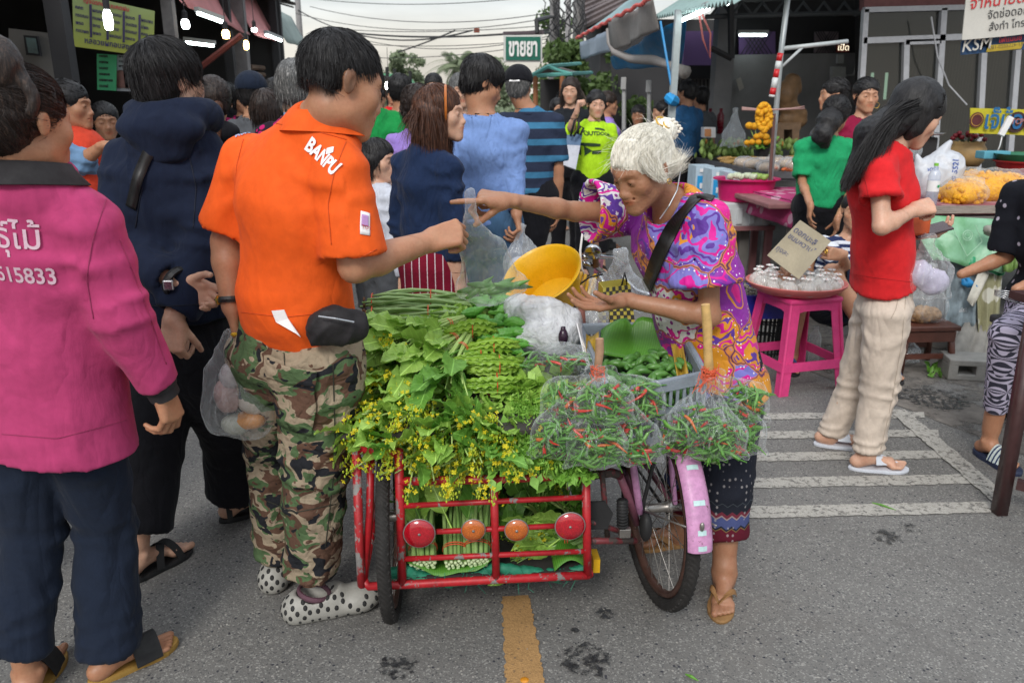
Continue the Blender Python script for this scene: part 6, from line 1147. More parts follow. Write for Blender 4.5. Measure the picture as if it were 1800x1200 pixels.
m=MB();m.tube([U(1069,52,10.7),U(1071,75,10.6),U(1080,92,10.4),U(1110,104,10.0),U(1150,106,9.4),U(1180,116,8.6),U(1206,128,8.4)],[.03,.035,.04,.05,.055,.04,.07],8);m.build('rolled_edge',plain('rolled_canvas',(.30,.275,.26),.8),tp,smooth=True)
gp=thing('grey_pole','square grey metal pole holding up the right awning','pole',tuple(G(1160,440)));m=MB();a,b=U(1193,18,7.7),U(1166,420,7.7);m.tube([a,b],.042,4);m.build('shaft',plain('pole_paint',(.33,.37,.38),.5),gp);m=MB();m.tube([U(1176,172,7.66),U(1181,176,7.6),U(1186,178,7.66)],.05,8);m.build('blue_binding',TB,gp);m=MB();m.tube([U(1161,38,7.9),U(1180,150,7.7)],.012,5);m.build('blue_cord',TB,gp)
rp=thing('cord_loop','pink plastic cord hanging in a loop under the tube light','cord',tuple(U(1240,60,7.4)));m=MB();m.tube([U(1227,12,7.4),U(1236,70,7.4),U(1248,102,7.4),U(1249,60,7.4),U(1230,15,7.4)],.009,5);m.build('cord',plain('pink_cord',(.45,.12,.11),.6),rp)
# dim backdrop under the right awning
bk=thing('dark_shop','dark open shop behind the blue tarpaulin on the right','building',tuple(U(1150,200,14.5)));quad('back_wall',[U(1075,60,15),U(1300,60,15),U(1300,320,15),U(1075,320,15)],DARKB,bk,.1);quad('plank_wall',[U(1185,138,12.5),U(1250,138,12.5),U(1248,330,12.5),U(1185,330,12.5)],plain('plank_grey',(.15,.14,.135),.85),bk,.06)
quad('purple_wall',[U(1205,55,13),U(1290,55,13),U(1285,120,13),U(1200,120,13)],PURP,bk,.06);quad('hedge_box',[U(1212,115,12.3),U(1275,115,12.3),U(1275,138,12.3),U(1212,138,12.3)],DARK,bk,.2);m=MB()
for i in range(9):m.tube([U(1192+i*6.5,140,12.38),U(1191+i*6.5,330,12.38)],.012,4)
m.build('plank_gap',DARK,bk);m=MB();m.tube([U(1250,85,9.5),U(1286,103,9.5)],.035,5);m.tube([U(1285,5,9.5),U(1286,103,9.5)],.04,5);m.build('brace',DARKB,bk)
for(px,y0,y1,mt)in((1097,145,215,'box_white'),(1141,150,215,'box_white')):o=thing('thin_post','thin pale post in front of the dark shop, %s'%('with a white plate on top' if px<1100 else 'with a small lamp on top'),'post',tuple(U(px,183,9.8)));m=MB();m.tube([U(px,y0,9.8),U(px-1,440,9.8)],.025,6);m.build('shaft',bpy.data.materials[mt],o);m=MB();m.bbox(U(px-1,y0+2,9.76),(.06,.03,.14),.008);m.build('plate',bpy.data.materials[mt],o)
# -- leaves and trees
def leafmat(name,col,hi,rough=.5,vein=True,sc=60,tr=.25):
 t=NT(name);x,y,z=t.sep(t.oc())[0],t.sep(t.oc())[1],t.sep(t.oc())[2];oi=t.n('ObjectInfo').outputs['Random']
 c=t.mix(oi,col,hi);c=t.mix(.35,c,t.ramp(t.noise(sc,4),[(.3,tuple(q*.55 for q in col)),(.7,hi)]))
 if vein:
  ax_=t.math('ABSOLUTE',x);vn=t.math('FRACT',t.math('MULTIPLY',t.math('SUBTRACT',y,t.math('MULTIPLY',ax_,.9)),75.0));c=t.mix(t.ramp(vn,[(0,.45),(.10,.0),(.92,.0),(1,.45)]),c,tuple(min(1,q*1.35+.02)for q in hi));c=t.mix(t.math('LESS_THAN',ax_,.0013),c,tuple(min(1,q*1.35+.03)for q in hi))
 b=t.bump(t.noise(sc*1.5,3),.25,.004);t.fin(c,rough,b,spec=.45);ts=t.n('BsdfTranslucent',{'Color':c}).outputs[0];ms=t.n('MixShader',{0:tr});t.t.links.new(t.p.outputs[0],ms.inputs[1]);t.t.links.new(ts,ms.inputs[2]);t.t.links.new(ms.outputs[0],t.out.inputs[0]);return t.m
TREEL=leafmat('tree_leaf',(.07,.125,.035),(.15,.23,.07),.6,False,8,.3);TREEF=leafmat('hazed_far_leaf',(.17,.22,.13),(.28,.33,.20),.7,False,4,.3);BARK=plain('bark',(.11,.085,.065),.9,.3,scale=8,bs=.6)  # distance haze is put into the paler far foliage colour
def tree(label,base,hgt,cr,n,leaf,mat,seed=1,th=.12,low=.35,name='leafy_tree',group=None):
 r=np.random.RandomState(seed);k=random.Random(seed);b=V(*base);o=thing(name,label,'tree',tuple(b),group=group);m=MB();tp=b+V(k.uniform(-.3,.3),0,hgt*.55);m.tube([b,b.lerp(tp,.5)+V(.05,0,0),tp],[th,th*.8,th*.6],8);ends=[]
 for i in range(9):
  a=k.uniform(0,6.28);e=b+V(math.cos(a)*cr*.6*k.uniform(.4,1),math.sin(a)*cr*.6*k.uniform(.4,1),hgt*k.uniform(low+.15,.92));s_=b.lerp(tp,k.uniform(.6,1));m.tube([s_,s_.lerp(e,.5)+V(0,0,.1),e],[th*.4,th*.25,th*.08],5);ends.append(e)
 m.build('trunk',BARK,o,smooth=True);cl=[(e,cr*k.uniform(.25,.42))for e in ends]+[(b+V(k.uniform(-1,1)*cr*.7,k.uniform(-1,1)*cr*.7,hgt*k.uniform(low,.95)),cr*k.uniform(.2,.36))for _ in range(14)]
 ci=r.randint(0,len(cl),n);C=np.array([[*c[0],c[1]]for c in cl])[ci];d=r.randn(n,3);d/=np.linalg.norm(d,axis=1,keepdims=True);P=C[:,:3]+d*(C[:,3:4]*r.rand(n,1)**.45)*np.array([1,1,.8]);u=r.randn(n,3);u/=np.linalg.norm(u,axis=1,keepdims=True);w_=np.cross(u,r.randn(n,3));w_/=np.linalg.norm(w_,axis=1,keepdims=True);L=leaf*(.6+.8*r.rand(n,1))
 v=np.stack([P-u*L*.5,P+w_*L*.28,P+u*L*.5,P-w_*L*.28],1).reshape(-1,3);f=np.arange(n*4).reshape(-1,4);c=wpart('crown',v,f,mat,o,smooth=False);return o
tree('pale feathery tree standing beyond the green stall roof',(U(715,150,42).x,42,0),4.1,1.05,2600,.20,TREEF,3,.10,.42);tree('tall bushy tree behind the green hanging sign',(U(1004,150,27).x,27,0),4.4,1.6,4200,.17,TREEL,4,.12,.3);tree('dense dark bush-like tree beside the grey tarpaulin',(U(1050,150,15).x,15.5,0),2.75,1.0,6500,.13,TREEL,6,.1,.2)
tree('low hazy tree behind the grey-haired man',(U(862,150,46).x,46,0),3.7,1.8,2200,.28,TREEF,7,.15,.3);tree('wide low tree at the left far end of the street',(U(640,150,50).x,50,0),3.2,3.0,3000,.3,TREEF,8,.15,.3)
def palm(label,base,h,n=16,L=1.9,seed=2):
 k=random.Random(seed);b=V(*base);o=thing('palm_tree',label,'palm',tuple(b));m=MB();tp=b+V(.2,0,h);m.tube([b,b.lerp(tp,.5)+V(-.1,0,0),tp],[.16,.12,.10],8);m.build('trunk',BARK,o)
 for i in range(n):
  a=2*math.pi*i/n+k.uniform(-.2,.2);e=k.uniform(-.1,1.1);m=MB();pts=[]
  for j in range(9):t=j/8;pts.append(tp+V(math.cos(a)*math.cos(e)*L*t,math.sin(a)*math.cos(e)*L*t,math.sin(e)*L*t-L*.55*t*t))
  m.tube(pts,[.02*(1-j/9)+.004 for j in range(9)],4)
  for j in range(1,9):
   for q in range(3):
    t=min(1,(j+q/3)/9);c=pts[j-1].lerp(pts[j],q/3);s_=V(-math.sin(a),math.cos(a),0)
    for sg in(-1,1):tip=c+s_*(sg*.42*math.sin(math.pi*min(.95,t+.12)))+V(math.cos(a)*.12,math.sin(a)*.12,-.18);m.add([c,c.lerp(tip,.5)+V(.02,0,.03),tip,c.lerp(tip,.5)-V(.02,0,.03)],[(0,1,2,3)])
  m.build('frond',TREEF,o)
palm('coconut palm rising in the middle of the sky gap',(U(795,150,38).x,38,0),3.2,17,1.6,2);palm('small drooping palm below the tall coconut palm',(U(772,165,40).x,40,0),2.1,13,1.3,5)
m=MB();k=random.Random(8);r=np.random.RandomState(5);n=26000;X=r.uniform(-60,60,n);H=(1.5+.7*vnoise(np.stack([X,X*0,X*0],1),.22)+.6*vnoise(np.stack([X,X*0,X*0],1),.9));Z=H*r.rand(n)**.6;Yy=62+r.randn(n)*1.2;P=np.stack([X,Yy,Z],1);u=r.randn(n,3);u/=np.linalg.norm(u,axis=1,keepdims=True);w_=np.cross(u,r.randn(n,3));w_/=np.linalg.norm(w_,axis=1,keepdims=True);L=.5
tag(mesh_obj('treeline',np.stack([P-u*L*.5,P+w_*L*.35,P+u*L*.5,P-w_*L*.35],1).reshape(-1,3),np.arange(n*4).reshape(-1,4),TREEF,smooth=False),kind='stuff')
# -- poles, cables, hanging sign
CONP=plain('concrete_pole',(.26,.25,.25),.85,.15)
def upole(label,px,Y,top,arms=(),r=.13,py=None):
 b=V(U(px,183,Y).x,Y,0);o=thing('utility_pole',label,'utility pole',tuple(b));m=MB();m.tube([b,b+V(0,0,top)],[r,r*.75],8);m.build('shaft',CONP,o,smooth=True)
 for z_,w_ in arms:m=MB();m.box(b+V(0,-r,z_),(w_,.08,.10));m.build('cross_arm',CONP,o);m=MB();[m.lathe([(.03,0),(.05,.03),(.03,.06),(.05,.09),(.02,.14)],b+V(w_*q,-r,z_+.05),8)for q in(-.42,-.2,.2,.42)];m.build('insulators',bpy.data.materials['box_white'],o)
 return o
upole('tall concrete utility pole wound with cables left of the right-hand pole',973,19,7.5,((4.6,.6),));upole('second concrete utility pole beside the tiled roof',1014,17,7.5);o=upole('distant utility pole with a cross arm above the left roofs',536,26,8,((5.15,1.7),),.10)
o=upole('thin grey pole beside the tall utility pole',996,22,4.6,(),.09);CABLE=plain('cable_black',(.02,.02,.022),.6)
k=random.Random(2)
def cable(label,pts,r=.010,group='overhead cables across the street'):o=thing('overhead_cable',label,'cable',tuple(pts[0]),group=group);m=MB();m.tube(pts,r,4,False);m.build('wire',CABLE,o)
def sagl(a,b,s,n=14):return[a.lerp(b,i/n)-V(0,0,s*4*(i/n)*(1-i/n))for i in range(n+1)]
for i,(a,b,s)in enumerate((((480,-12),(975,-10),.25),((545,12),(972,22),.3),((520,24),(974,30),.35),((600,52),(974,44),.1),((600,56),(972,52),.15),((620,66),(974,62),.3),((640,78),(974,68),.1),((560,96),(972,74),.2))):cable('thin black overhead cable, %s of eight across the sky'%('topmost','second','third','fourth','fifth, the thickest,','sixth','seventh','lowest')[i],sagl(U(*a,24),U(*b,19),s),.010 if i!=4 else .026)
cable('slanting overhead cable running up to the right',sagl(U(700,92,24),U(800,54,22),.02),.02);cable('long slanting overhead cable from the distant pole',sagl(U(520,16,26),U(830,54,21),.5),.02);jb=thing('junction_box','small red-brown junction box on the overhead cables','junction box',tuple(U(838,54,21)));m=MB();m.bbox(U(838,54,21),(.14,.1,.1),.01);m.build('box',plain('box_rust',(.25,.07,.04),.7),jb)
for j,(px,Y)in enumerate(((973,18.8),(1014,16.8),(1000,17.8))):
 o=thing('cable_tangle',('tangle of cables wound round the tall utility pole','tangle of cables wound round the pole beside the tiled roof','loose loops of cable between the two right-hand poles')[j],'cables',tuple(U(px,30,Y)))
 for i in range(7):
  m=MB();x0=px+k.uniform(-14,14);pts=[U(x0+k.uniform(-12,12),y_,Y)for y_ in range(-10,130 if j<2 else 70,16)];P_=[];
  for a in range(len(pts)-1):P_+=[pts[a].lerp(pts[a+1],q/3)for q in range(3)]
  m.tube(P_,.014,4,False);m.build('cable_loop',CABLE,o)
sg=thing('hanging_sign','green hanging sign with white Thai letters over the street','sign',tuple(U(920,85,11)));Ys=11.0;quad('board',[U(886,62,Ys),U(953,62,Ys),U(953,109,Ys),U(886,109,Ys)],plain('white_edge',(.62,.62,.60),.6,.04),sg,.10);quad('green_face',[U(889,65,Ys-.02),U(950,65,Ys-.02),U(950,106,Ys-.02),U(889,106,Ys-.02)],plain('sign_green',(.004,.13,.085),.45,.05),sg,.01)
lettering('lettering','ขายยา',.30,plain('sign_white',(.8,.8,.78),.5,.03),U(919.5,98,Ys-.035),V(1,0,0),V(0,0,1),sg,bold=.010,sx=.50);quad('top_bar',[U(885,56,Ys),U(956,54,Ys),U(956,60,Ys),U(885,61,Ys)],plain('bar_dark',(.08,.06,.07),.7),sg,.12)
m=MB();m.tube([U(944,58,Ys),U(943,36,Ys),U(966,30,14),U(973,30,18.8)],.03,6);m.tube([U(950,58,Ys),U(966,58,14)],.02,5);m.build('bracket',CABLE,sg)
# -- far stalls and roofs
st=thing('gabled_stall','small market stall with a teal gabled frame beyond the cap man','stall',tuple(U(965,170,11)));TEALP=plain('teal_paint',(.12,.38,.34),.6);Yt=11.5
m=MB();m.tube([U(933,134,Yt),U(963,117,Yt),U(1003,130,Yt),U(933,134,Yt)],.03,6);m.tube([U(933,134,Yt),U(1003,130,Yt)],.025,6);m.tube([U(963,117,Yt),U(1020,112,Yt+3)],.03,5);m.tube([U(1003,130,Yt),U(1040,128,Yt+3)],.03,5);m.build('frame',TEALP,st)
for px in(941,988):m=MB();m.tube([U(px,134,Yt),U(px+1,330,Yt)],.035,6);m.build('post',plain('rust_post',(.30,.12,.05),.8)if 'rust_post' not in bpy.data.materials else bpy.data.materials['rust_post'],st)
m=MB();m.slab([[U(935,133,Yt+.1),U(963,118,Yt+.1),U(1003,130,Yt+.1)],[U(960,128,Yt+2.4),U(985,118,Yt+2.4),U(1015,126,Yt+2.4)]],.03);m.build('roof',plain('stall_roof',(.12,.10,.09),.8),st);m=MB();m.box(U(975,230,Yt+1),(1.2,.6,.05));m.build('shelf',bpy.data.materials['box_white'],st)
quad('back_cloth',[U(950,140,Yt+1.8),U(1012,138,Yt+1.8),U(1012,230,Yt+1.8),U(950,230,Yt+1.8)],DARKB,st,.03)
st=thing('green_roof_stall','market stalls under a green tarpaulin roof far down the left','stall',tuple(U(690,160,15)));m=MB();m.slab([[U(655,134,13),U(700,140,14.2),U(742,160,16)],[U(640,128,15),U(690,130,17),U(725,140,20)]],.04);m.build('roof',plain('green_tarpaulin',(.02,.20,.06),.6),st);quad('under_cloth',[U(640,150,15),U(722,158,16.5),U(722,176,16.5),U(640,174,15)],plain('salmon_cloth',(.35,.16,.12),.8),st,.02)
for px,Y in((667,13.4),(682,14),(695,14.6),(722,15.6)):m=MB();q=U(px,160,Y);m.tube([V(q.x,Y,2.1),V(q.x,Y,0)],.03,6);m.build('post',DARK,st)
quad('roof_edge',[U(664,130,12.9),U(712,141,14.2),U(712,150,14.2),U(664,139,12.9)],ROOFD,st,.03)
bulb(683,151,13,.05,.06,GLW,'white bulb under the far green stall roof');bulb(667,160,12.6,.05,.06,GLY,'warm bulb under the far green stall roof')
tr_=thing('tiled_roof_house','house with a grey tiled roof rising behind the right awning','house',tuple(U(1080,40,17)));TIL=plain('roof_tile',(.15,.12,.12),.85,.3,scale=3);A0,A1,B0,B1=U(1010,58,18),U(1175,-26,14),U(1038,-50,22),U(1215,-100,17);nr,nc=12,22;me_t=None;up_=(B0-A0).normalized();al=(A1-A0).normalized();nn=al.cross(up_).normalized()
if nn.z<0:nn=-nn
tw,tlh=(A1-A0).length/nc,(B0-A0).length/nr;tm=MB();tm.tube([V(0,-.02,0),V(0,tlh*1.15,0)],[(tw*.52,.035),(tw*.50,.03)],8,True,(1,0,0));rot=Matrix((al,up_,nn)).transposed().to_4x4();proto=None
for i in range(nr):
 for j in range(nc):
  q=A0+al*(tw*(j+.5))+up_*(tlh*i)+(B1-A1-(B0-A0))*(i/nr)*(j/nc)+nn*(.012*((i*7+j*3)%3)+.02*(nr-i)/nr)
  if proto is None:proto=tm.build('roof_tile',TIL,None);o=proto
  else:o=bpy.data.objects.new('roof_tile',proto.data);COL.objects.link(o)
  o.parent=tr_;o.matrix_local=Matrix.Translation(q-Vector(tr_.location))@rot
m=MB();m.slab([[A0-nn*.05,A1-nn*.05],[B0-nn*.05,B1-nn*.05]],.05);m.build('roof_deck',DARKB,tr_);m=MB();q=(A0+A1)/2;m.box((q.x+1.5,18.5,1.6),(3.0,2,3.2));m.build('wall',DARKB,tr_)
rb=thing('red_roof_shed','low red-brown shed roof far behind the gabled stall','shed',tuple(U(1000,120,26)));m=MB();m.slab([[U(965,122,26),U(1010,118,26)],[U(972,108,29),U(1005,106,29)]],.1);m.build('roof',plain('red_roof',(.16,.05,.045),.8),rb);m=MB();m.box((U(988,150,27.5).x,27.5,1.0),(1.2,2,2.0));m.build('wall',DARKB,rb)
# -- the vegetable tricycle
def chipped(name,col,under=(.20,.19,.18),th=.60,rough=.42):
 t=NT(name);n=t.noise(26,6,.7,t.oc((1,1,.6)));e=t.ramp(n,[(th,0.0),(th+.02,1.0)]);c=t.mix(e,vary(t,col,.25,14,90,.2),under);c=t.mix(t.ramp(t.noise(60,5,.7),[(.62,0.0),(.70,.7)]),c,(.09,.04,.025))
 return t.fin(c,t.ramp(e,[(0,rough),(1,.8)]),t.bump(e,-.5,.002,t.bump(t.noise(90,3),.15,.002)),spec=.45)
REDF=chipped('chipped_red_paint',(.38,.012,.018),th=.575);PINKF=chipped('chipped_pink_paint',(.50,.24,.42),(.12,.08,.08),.63);PINKD=chipped('dull_pink_paint',(.22,.075,.11),(.07,.05,.05),.60);RUSTR=chipped('rusty_red_paint',(.15,.025,.03),(.06,.045,.04),.5);TYRE=(lambda t:t.fin(vary(t,(.028,.026,.025),.3,30,200,.2),.85,t.bump(t.n('TexWave',{'Vector':t.oc(),'Scale':38.0,'Distortion':2.0},wave_type='BANDS',bands_direction='DIAGONAL').outputs['Fac'],.5,.003),spec=.25))(NT('tyre_rubber'));RIM=plain('rusty_rim',(.10,.05,.038),.5,.3,metal=.4);SPK=plain('spoke_steel',(.30,.28,.26),.35,.1,metal=.8);CHR=plain('chrome',(.55,.56,.58),.18,.08,metal=1.0)
CW=G(1172,1112);XR=CW.x;YR=2.20;RW=.312
XL=G(692,1097).x;YL=2.20
TRI=thing('vendor_tricycle','red sidecar tricycle with pink fender loaded with vegetables in the street centre','tricycle',(V(.15,2.2,0)))
def wheel(c,R0,mt,root,spokes=32,name='wheel'):
 tm=MB();tm.torus(c,(1,0,0),R0-.021,.021,56,10,sx=.95);w=tm.build(name,mt,root,smooth=True);lw=Vector(root.location)
 def sub(nm,mb,mat,sm=True):o=mb.build(nm,mat,w,world=False,smooth=sm);o.location=-lw;return o
 m=MB();m.torus(c,(1,0,0),R0-.052,.012,56,6,sx=1.25);sub('rim',m,RIM);m=MB();m.lathe([(.012,-.05),(.024,-.045),(.015,-.03),(.015,.03),(.024,.045),(.012,.05)],c,14,Euler((0,R(90),0)).to_matrix(),caps=True);sub('hub',m,SPK)
 m=MB();r=R0-.060
 for i in range(spokes):
  a=2*math.pi*i/spokes;s_=.035 if i%2 else-.035;b=a+(.5 if(i//2)%2 else-.5);m.tube([c+V(s_,.022*math.cos(b),.022*math.sin(b)),c+V(0,r*math.cos(a),r*math.sin(a))],.0012,4,False)
 sub('spokes',m,SPK)['kind']='stuff'
 m=MB()
 for i in range(72):
  a=2*math.pi*i/72;d=V(0,math.cos(a),math.sin(a));t_=V(0,-math.sin(a),math.cos(a))
  for sg in(-1,0,1):q=c+d*(R0-.0035-.004*abs(sg))+V(.012*sg,0,0);m.box(q,(.008,.010,.005),Matrix((V(1,0,0),t_,d)).transposed()@Euler((0,0,.5*sg)).to_matrix())
 sub('tread',m,TYRE,False)['kind']='stuff'
 return w
wheel(V(XL,YL,RW),RW,TYRE,TRI);RWH=wheel(V(XR,YR,RW),RW,TYRE,TRI)
def turn(o,c,a):
 l=Vector(o.parent.location)if o.location.length<1e-6 else V(0,0,0);q_=c-l;o.data.transform(Matrix.Translation(q_)@Matrix.Rotation(a,4,'Z')@Matrix.Translation(-q_))
 for ch in o.children:ch.data.transform(Matrix.Translation(c)@Matrix.Rotation(a,4,'Z')@Matrix.Translation(-c))
turn(RWH,V(XR,YR,RW),R(6.5))
def tb(name,pts,r,mat,n=10,root=None):m=MB();m.tube(pts,r,n);return m.build(name,mat,root or TRI,smooth=True)
YB=1.985;q=lambda px,py,Y=YB:U(px,py,Y)
tb('frame_post',[q(701,790),q(707,1026)],.0125,REDF);tb('frame_post',[q(868,842),q(872,1016)],.0115,REDF);tb('frame_post',[q(1030,848),q(1033,1012)],.0125,REDF)
tb('frame_rail',[q(700,846),q(869,842),q(1032,834)],.0125,REDF);tb('frame_rail',[q(704,889),q(1033,873)],.0080,REDF);tb('frame_rail',[q(706,937),q(1033,921)],.0080,REDF);tb('frame_rail',[q(707,982),q(1033,968)],.0080,REDF);tb('frame_rail',[q(640,1020),q(648,1030),q(707,1027),q(870,1018),q(1036,1010)],.0125,REDF)
tb('outer_post',[q(626,785,2.02),q(632,960,1.99),q(636,1028,1.98)],.0125,chipped('worn_red_paint',(.36,.02,.025),(.24,.23,.22),.50));tb('outer_strut',[q(652,800,2.05),q(650,900,2.02),q(640,1020,1.99)],.0110,REDF);tb('top_rail',[q(626,787,2.02),q(704,797,1.99)],.012,REDF)
for(a,b,r_)in((q(636,1028),V(q(636,1028).x,2.95,q(636,1028).z),.012),(q(1036,1010),V(q(1036,1010).x,2.9,q(1036,1010).z),.012),(q(626,787,2.02),V(q(626,787).x,2.95,q(626,787,2.02).z),.011),(q(1033,836),V(q(1033,836).x,2.9,q(1033,836).z),.011)):tb('side_rail',[a,b],r_,REDF)
ZB=q(870,1018).z;x0,x1=q(707,1020).x,q(1033,1010).x
m=MB();m.box(((x0+x1)/2,2.45,ZB+.008),(x1-x0,.92,.012));m.build('floor_board',plain('dark_floorboard',(.025,.022,.02),.9),TRI);m=MB();m.box(((x0+x1)/2,2.88,.52),(x1-x0,.012,.55));m.build('back_panel',plain('dark_back_panel',(.03,.035,.03),.9),TRI)
ZD=.655;m=MB();m.box((.10,2.47,ZD),(.86,.90,.012));m.build('deck',plain('deck_board',(.04,.035,.03),.9),TRI)
for(px,py,r_,c_)in((737,937,.0445,(.50,.008,.02)),(832,931,.0335,(.62,.15,.02)),(908,931,.0335,(.62,.15,.02)),(1002,924,.0430,(.50,.008,.02))):
 c=q(px,py,1.968);mt=(lambda t:t.fin(t.mix(t.ramp(t.voro(260),[(.3,.0),(.5,.5)]),c_,tuple(v*.45 for v in c_)),.16,t.bump(t.noise(30,3),.1,.003),spec=.7,coat=.6))(NT('reflector_lens'));m=MB();tl=Euler((R(90),0,0)).to_matrix();m.lathe([(.001,.007),(r_*.4,.0065),(r_*.93,.004),(r_*.96,-.001),(.001,-.004)],c,30,tl);o=m.build('reflector',mt,TRI,smooth=True)
 m=MB();m.torus(c,(0,1,0),r_*.97,.0022,32,5);s_=m.build('reflector_rim',plain('rim_grey',(.3,.28,.27),.4,metal=.6)if 'rim_grey' not in bpy.data.materials else bpy.data.materials['rim_grey'],o,world=False,smooth=True);s_.location=-Vector(TRI.location);m=MB();m.blob(c-V(0,.007,0),(.0045,.003,.0045),8,5);s_=m.build('screw',SPK,o,world=False);s_.location=-Vector(TRI.location)
 # bicycle half
hub=V(XR,YR,RW);FR=.335
m=MB();rows=[]
for i in range(33):
 a=R(172)-R(150)*i/32;d=V(0,math.cos(a),math.sin(a));row=[]
 for j in range(9):
  u=(j-4)/4;row.append(hub+d*(FR+.018*(1-u*u)**.5*1.0)+V(.036*u,0,0))
 rows.append(row)
m.slab(rows,.0018);fd=m.build('fender',PINKF,TRI,smooth=True)
for a_,w_ in((150,.030),(134,.030),(163,.022),(170,.022)):
 a=R(a_);d=V(0,math.cos(a),math.sin(a));t_=V(0,-math.sin(a),math.cos(a));c=hub+d*(FR+.0190);m=MB();m.slab([[c-V(w_,0,0)*.55+t_*.007+V(.004,0,0)*0-d*.002,c+t_*.007+d*.001,c+V(w_,0,0)*.55+t_*.007-d*.002],[c-V(w_,0,0)*.55-t_*.007-d*.002,c-t_*.007+d*.001,c+V(w_,0,0)*.55-t_*.007-d*.002]],.0008);s_=m.build('sticker',plain('fender_sticker',(.45,.62,.62),.4)if 'fender_sticker' not in bpy.data.materials else bpy.data.materials['fender_sticker'],fd,world=False);s_.location=-Vector(TRI.location)
turn(fd,hub,R(6.5));m=MB();a=R(160);d=V(-.11,math.cos(a),math.sin(a));d.x=-.0+.113*.94;c=hub+V(d.x*.34,0,0)+V(0,d.y,d.z)*(FR+.021);m.blob(c,(.007,.006,.014),10,6);s_=m.build('fender_bolt',SPK,TRI,smooth=True)
for sg in(-1,1):tb('fender_stay',[hub+V(.06*sg,0,0),hub+d*(FR+.01)+V(.042*sg,0,0)],.0028,SPK,6)
tb('seat_stay',[q(1112,810,2.12),q(1125,900,2.16),hub+V(-.06,0,0)],.011,PINKF);tb('seat_stay',[hub+V(.06,0,0),V(XR+.05,2.42,.72)],.009,PINKF);tb('chain_stay',[hub+V(-.06,0,0),V(XR-.03,2.72,.30)],.010,PINKD);tb('chain_stay',[hub+V(.06,0,0),V(XR+.03,2.72,.30)],.010,PINKD)
tb('seat_tube',[V(XR,2.72,.28),V(XR,2.50,.69)],.016,PINKD);tb('down_tube',[V(XR,2.72,.28),V(XR-.02,3.25,.80)],.017,PINKD);tb('top_tube',[V(XR,2.52,.70),V(XR-.02,3.22,.78)],.014,PINKD);tb('head_tube',[V(XR-.02,3.30,.70),V(XR-.02,3.22,.92)],.018,PINKD)
wheel(V(XR-.02,3.72,RW),RW,TYRE,TRI);
for sg in(-1,1):tb('fork',[V(XR-.02+.05*sg,3.30,.70),V(XR-.02+.05*sg,3.72,RW)],.011,PINKD)
for(pts,r_,mt)in(([(1038,950,2.02),(1117,950,2.10)],.010,RUSTR),([(1038,916,2.05),(1108,940,2.12)],.008,RUSTR),([(1058,828,2.08),(1068,945,2.10)],.0085,RUSTR),([(1040,835,2.10),(1075,830,2.10),(1090,835,2.12)],.014,RUSTR),([(1088,832,2.12),(1103,870,2.14),(1120,920,2.16)],.012,PINKD)):tb('coupling_bar',[q(a,b,c)for a,b,c in pts],r_,mt)
m=MB();m.prism([(q(1040,905).x+.0,.42),(q(1040,905).x+.05,.42),(q(1040,905).x+.075,.38),(q(1040,905).x+.06,.33),(q(1040,905).x,.33)],2.05,2.056,'y');m.build('hitch_plate',RUB['black'],TRI)
m=MB();a,b=q(1094,878,2.06),q(1094,925,2.06);m.tube([a,b],.0150,12)
for i in range(9):m.torus(a.lerp(b,(i+.5)/9),b-a,.0150,.0028,14,5)
m.build('foot_peg',RUB['black'],TRI,smooth=True);m=MB();m.bbox(q(1098,935,2.07),(.035,.02,.03),.003);m.build('peg_bracket',SPK,TRI);m=MB();m.blob(q(1135,925,2.14),(.020,.03,.048),12,8);m.build('axle_cap',RUB['black'],TRI,smooth=True);tb('axle',[hub-V(.12,0,0),hub+V(.09,0,0)],.012,SPK,8)
m=MB();k=random.Random(3)
for i in range(46):
 for(ca,cb)in((V(XR+.045,YR,RW+.035),V(XR+.045,2.72,.36)),(V(XR+.045,YR,RW-.035),V(XR+.045,2.72,.22))):c=ca.lerp(cb,i/45);m.box(c,(.006,.010,.008))
m.build('chain',RUB['black'],TRI)['kind']='stuff';tb('brake_rod',[q(1152,800,2.14),q(1132,880,2.16),q(1128,910,2.16)],.006,RUB['black'],6)
m=MB();m.torus(V(XR+.045,2.72,.29),(1,0,0),.075,.006,28,5);m.build('chainring',RUB['black'],TRI);g=Grp();g.u(Ell(V(XR,2.44,.700),(.085,.12,.035)),.02).u(Ell(V(XR,2.56,.705),(.035,.10,.028)),.04);v,f=nets(g,.007);wpart('saddle',v,f,RUB['black'],TRI)
# handlebar, lever, bell, cables
tb('handlebar',[q(1026,452,2.98),q(1042,450,3.02),q(1075,452,3.10),q(1100,464,3.18),q(1085,480,3.25),q(1120,512,3.1),q(1145,520,3.0)],.0105,CHR);tb('handlebar',[q(1026,462,2.98),q(1046,468,3.04),q(1062,480,3.1),q(1070,500,3.14)],.010,CHR);tb('brake_lever',[q(1050,480,3.0),q(1062,498,2.98),q(1085,514,2.96),q(1092,526,2.95)],.008,CHR)
m=MB();c=q(1042,444,2.94);rt=Euler((R(-58),R(20),0)).to_matrix();m.lathe([(.001,.028),(.018,.026),(.030,.014),(.033,0),(.030,-.004),(.001,-.006)],c,22,rt);bl=m.build('bell',CHR,TRI,smooth=True);m=MB();m.lathe([(.001,.0285),(.016,.0272),(.0215,.024)],c+V(0,-.001,.001),18,rt);s_=m.build('bell_label',PRINT_W,bl,world=False);s_.location=-Vector(TRI.location)
tb('cable',[q(1038,392,3.0),q(1024,410,3.0),q(1020,440,2.98),q(1022,470,2.98),q(1030,490,3.0)],.0045,PRINT_W,6);tb('cable',[q(1060,482,2.9),q(1035,488,2.9),q(1012,505,2.9),q(1001,520,2.9)],.004,RUB['black'],6)
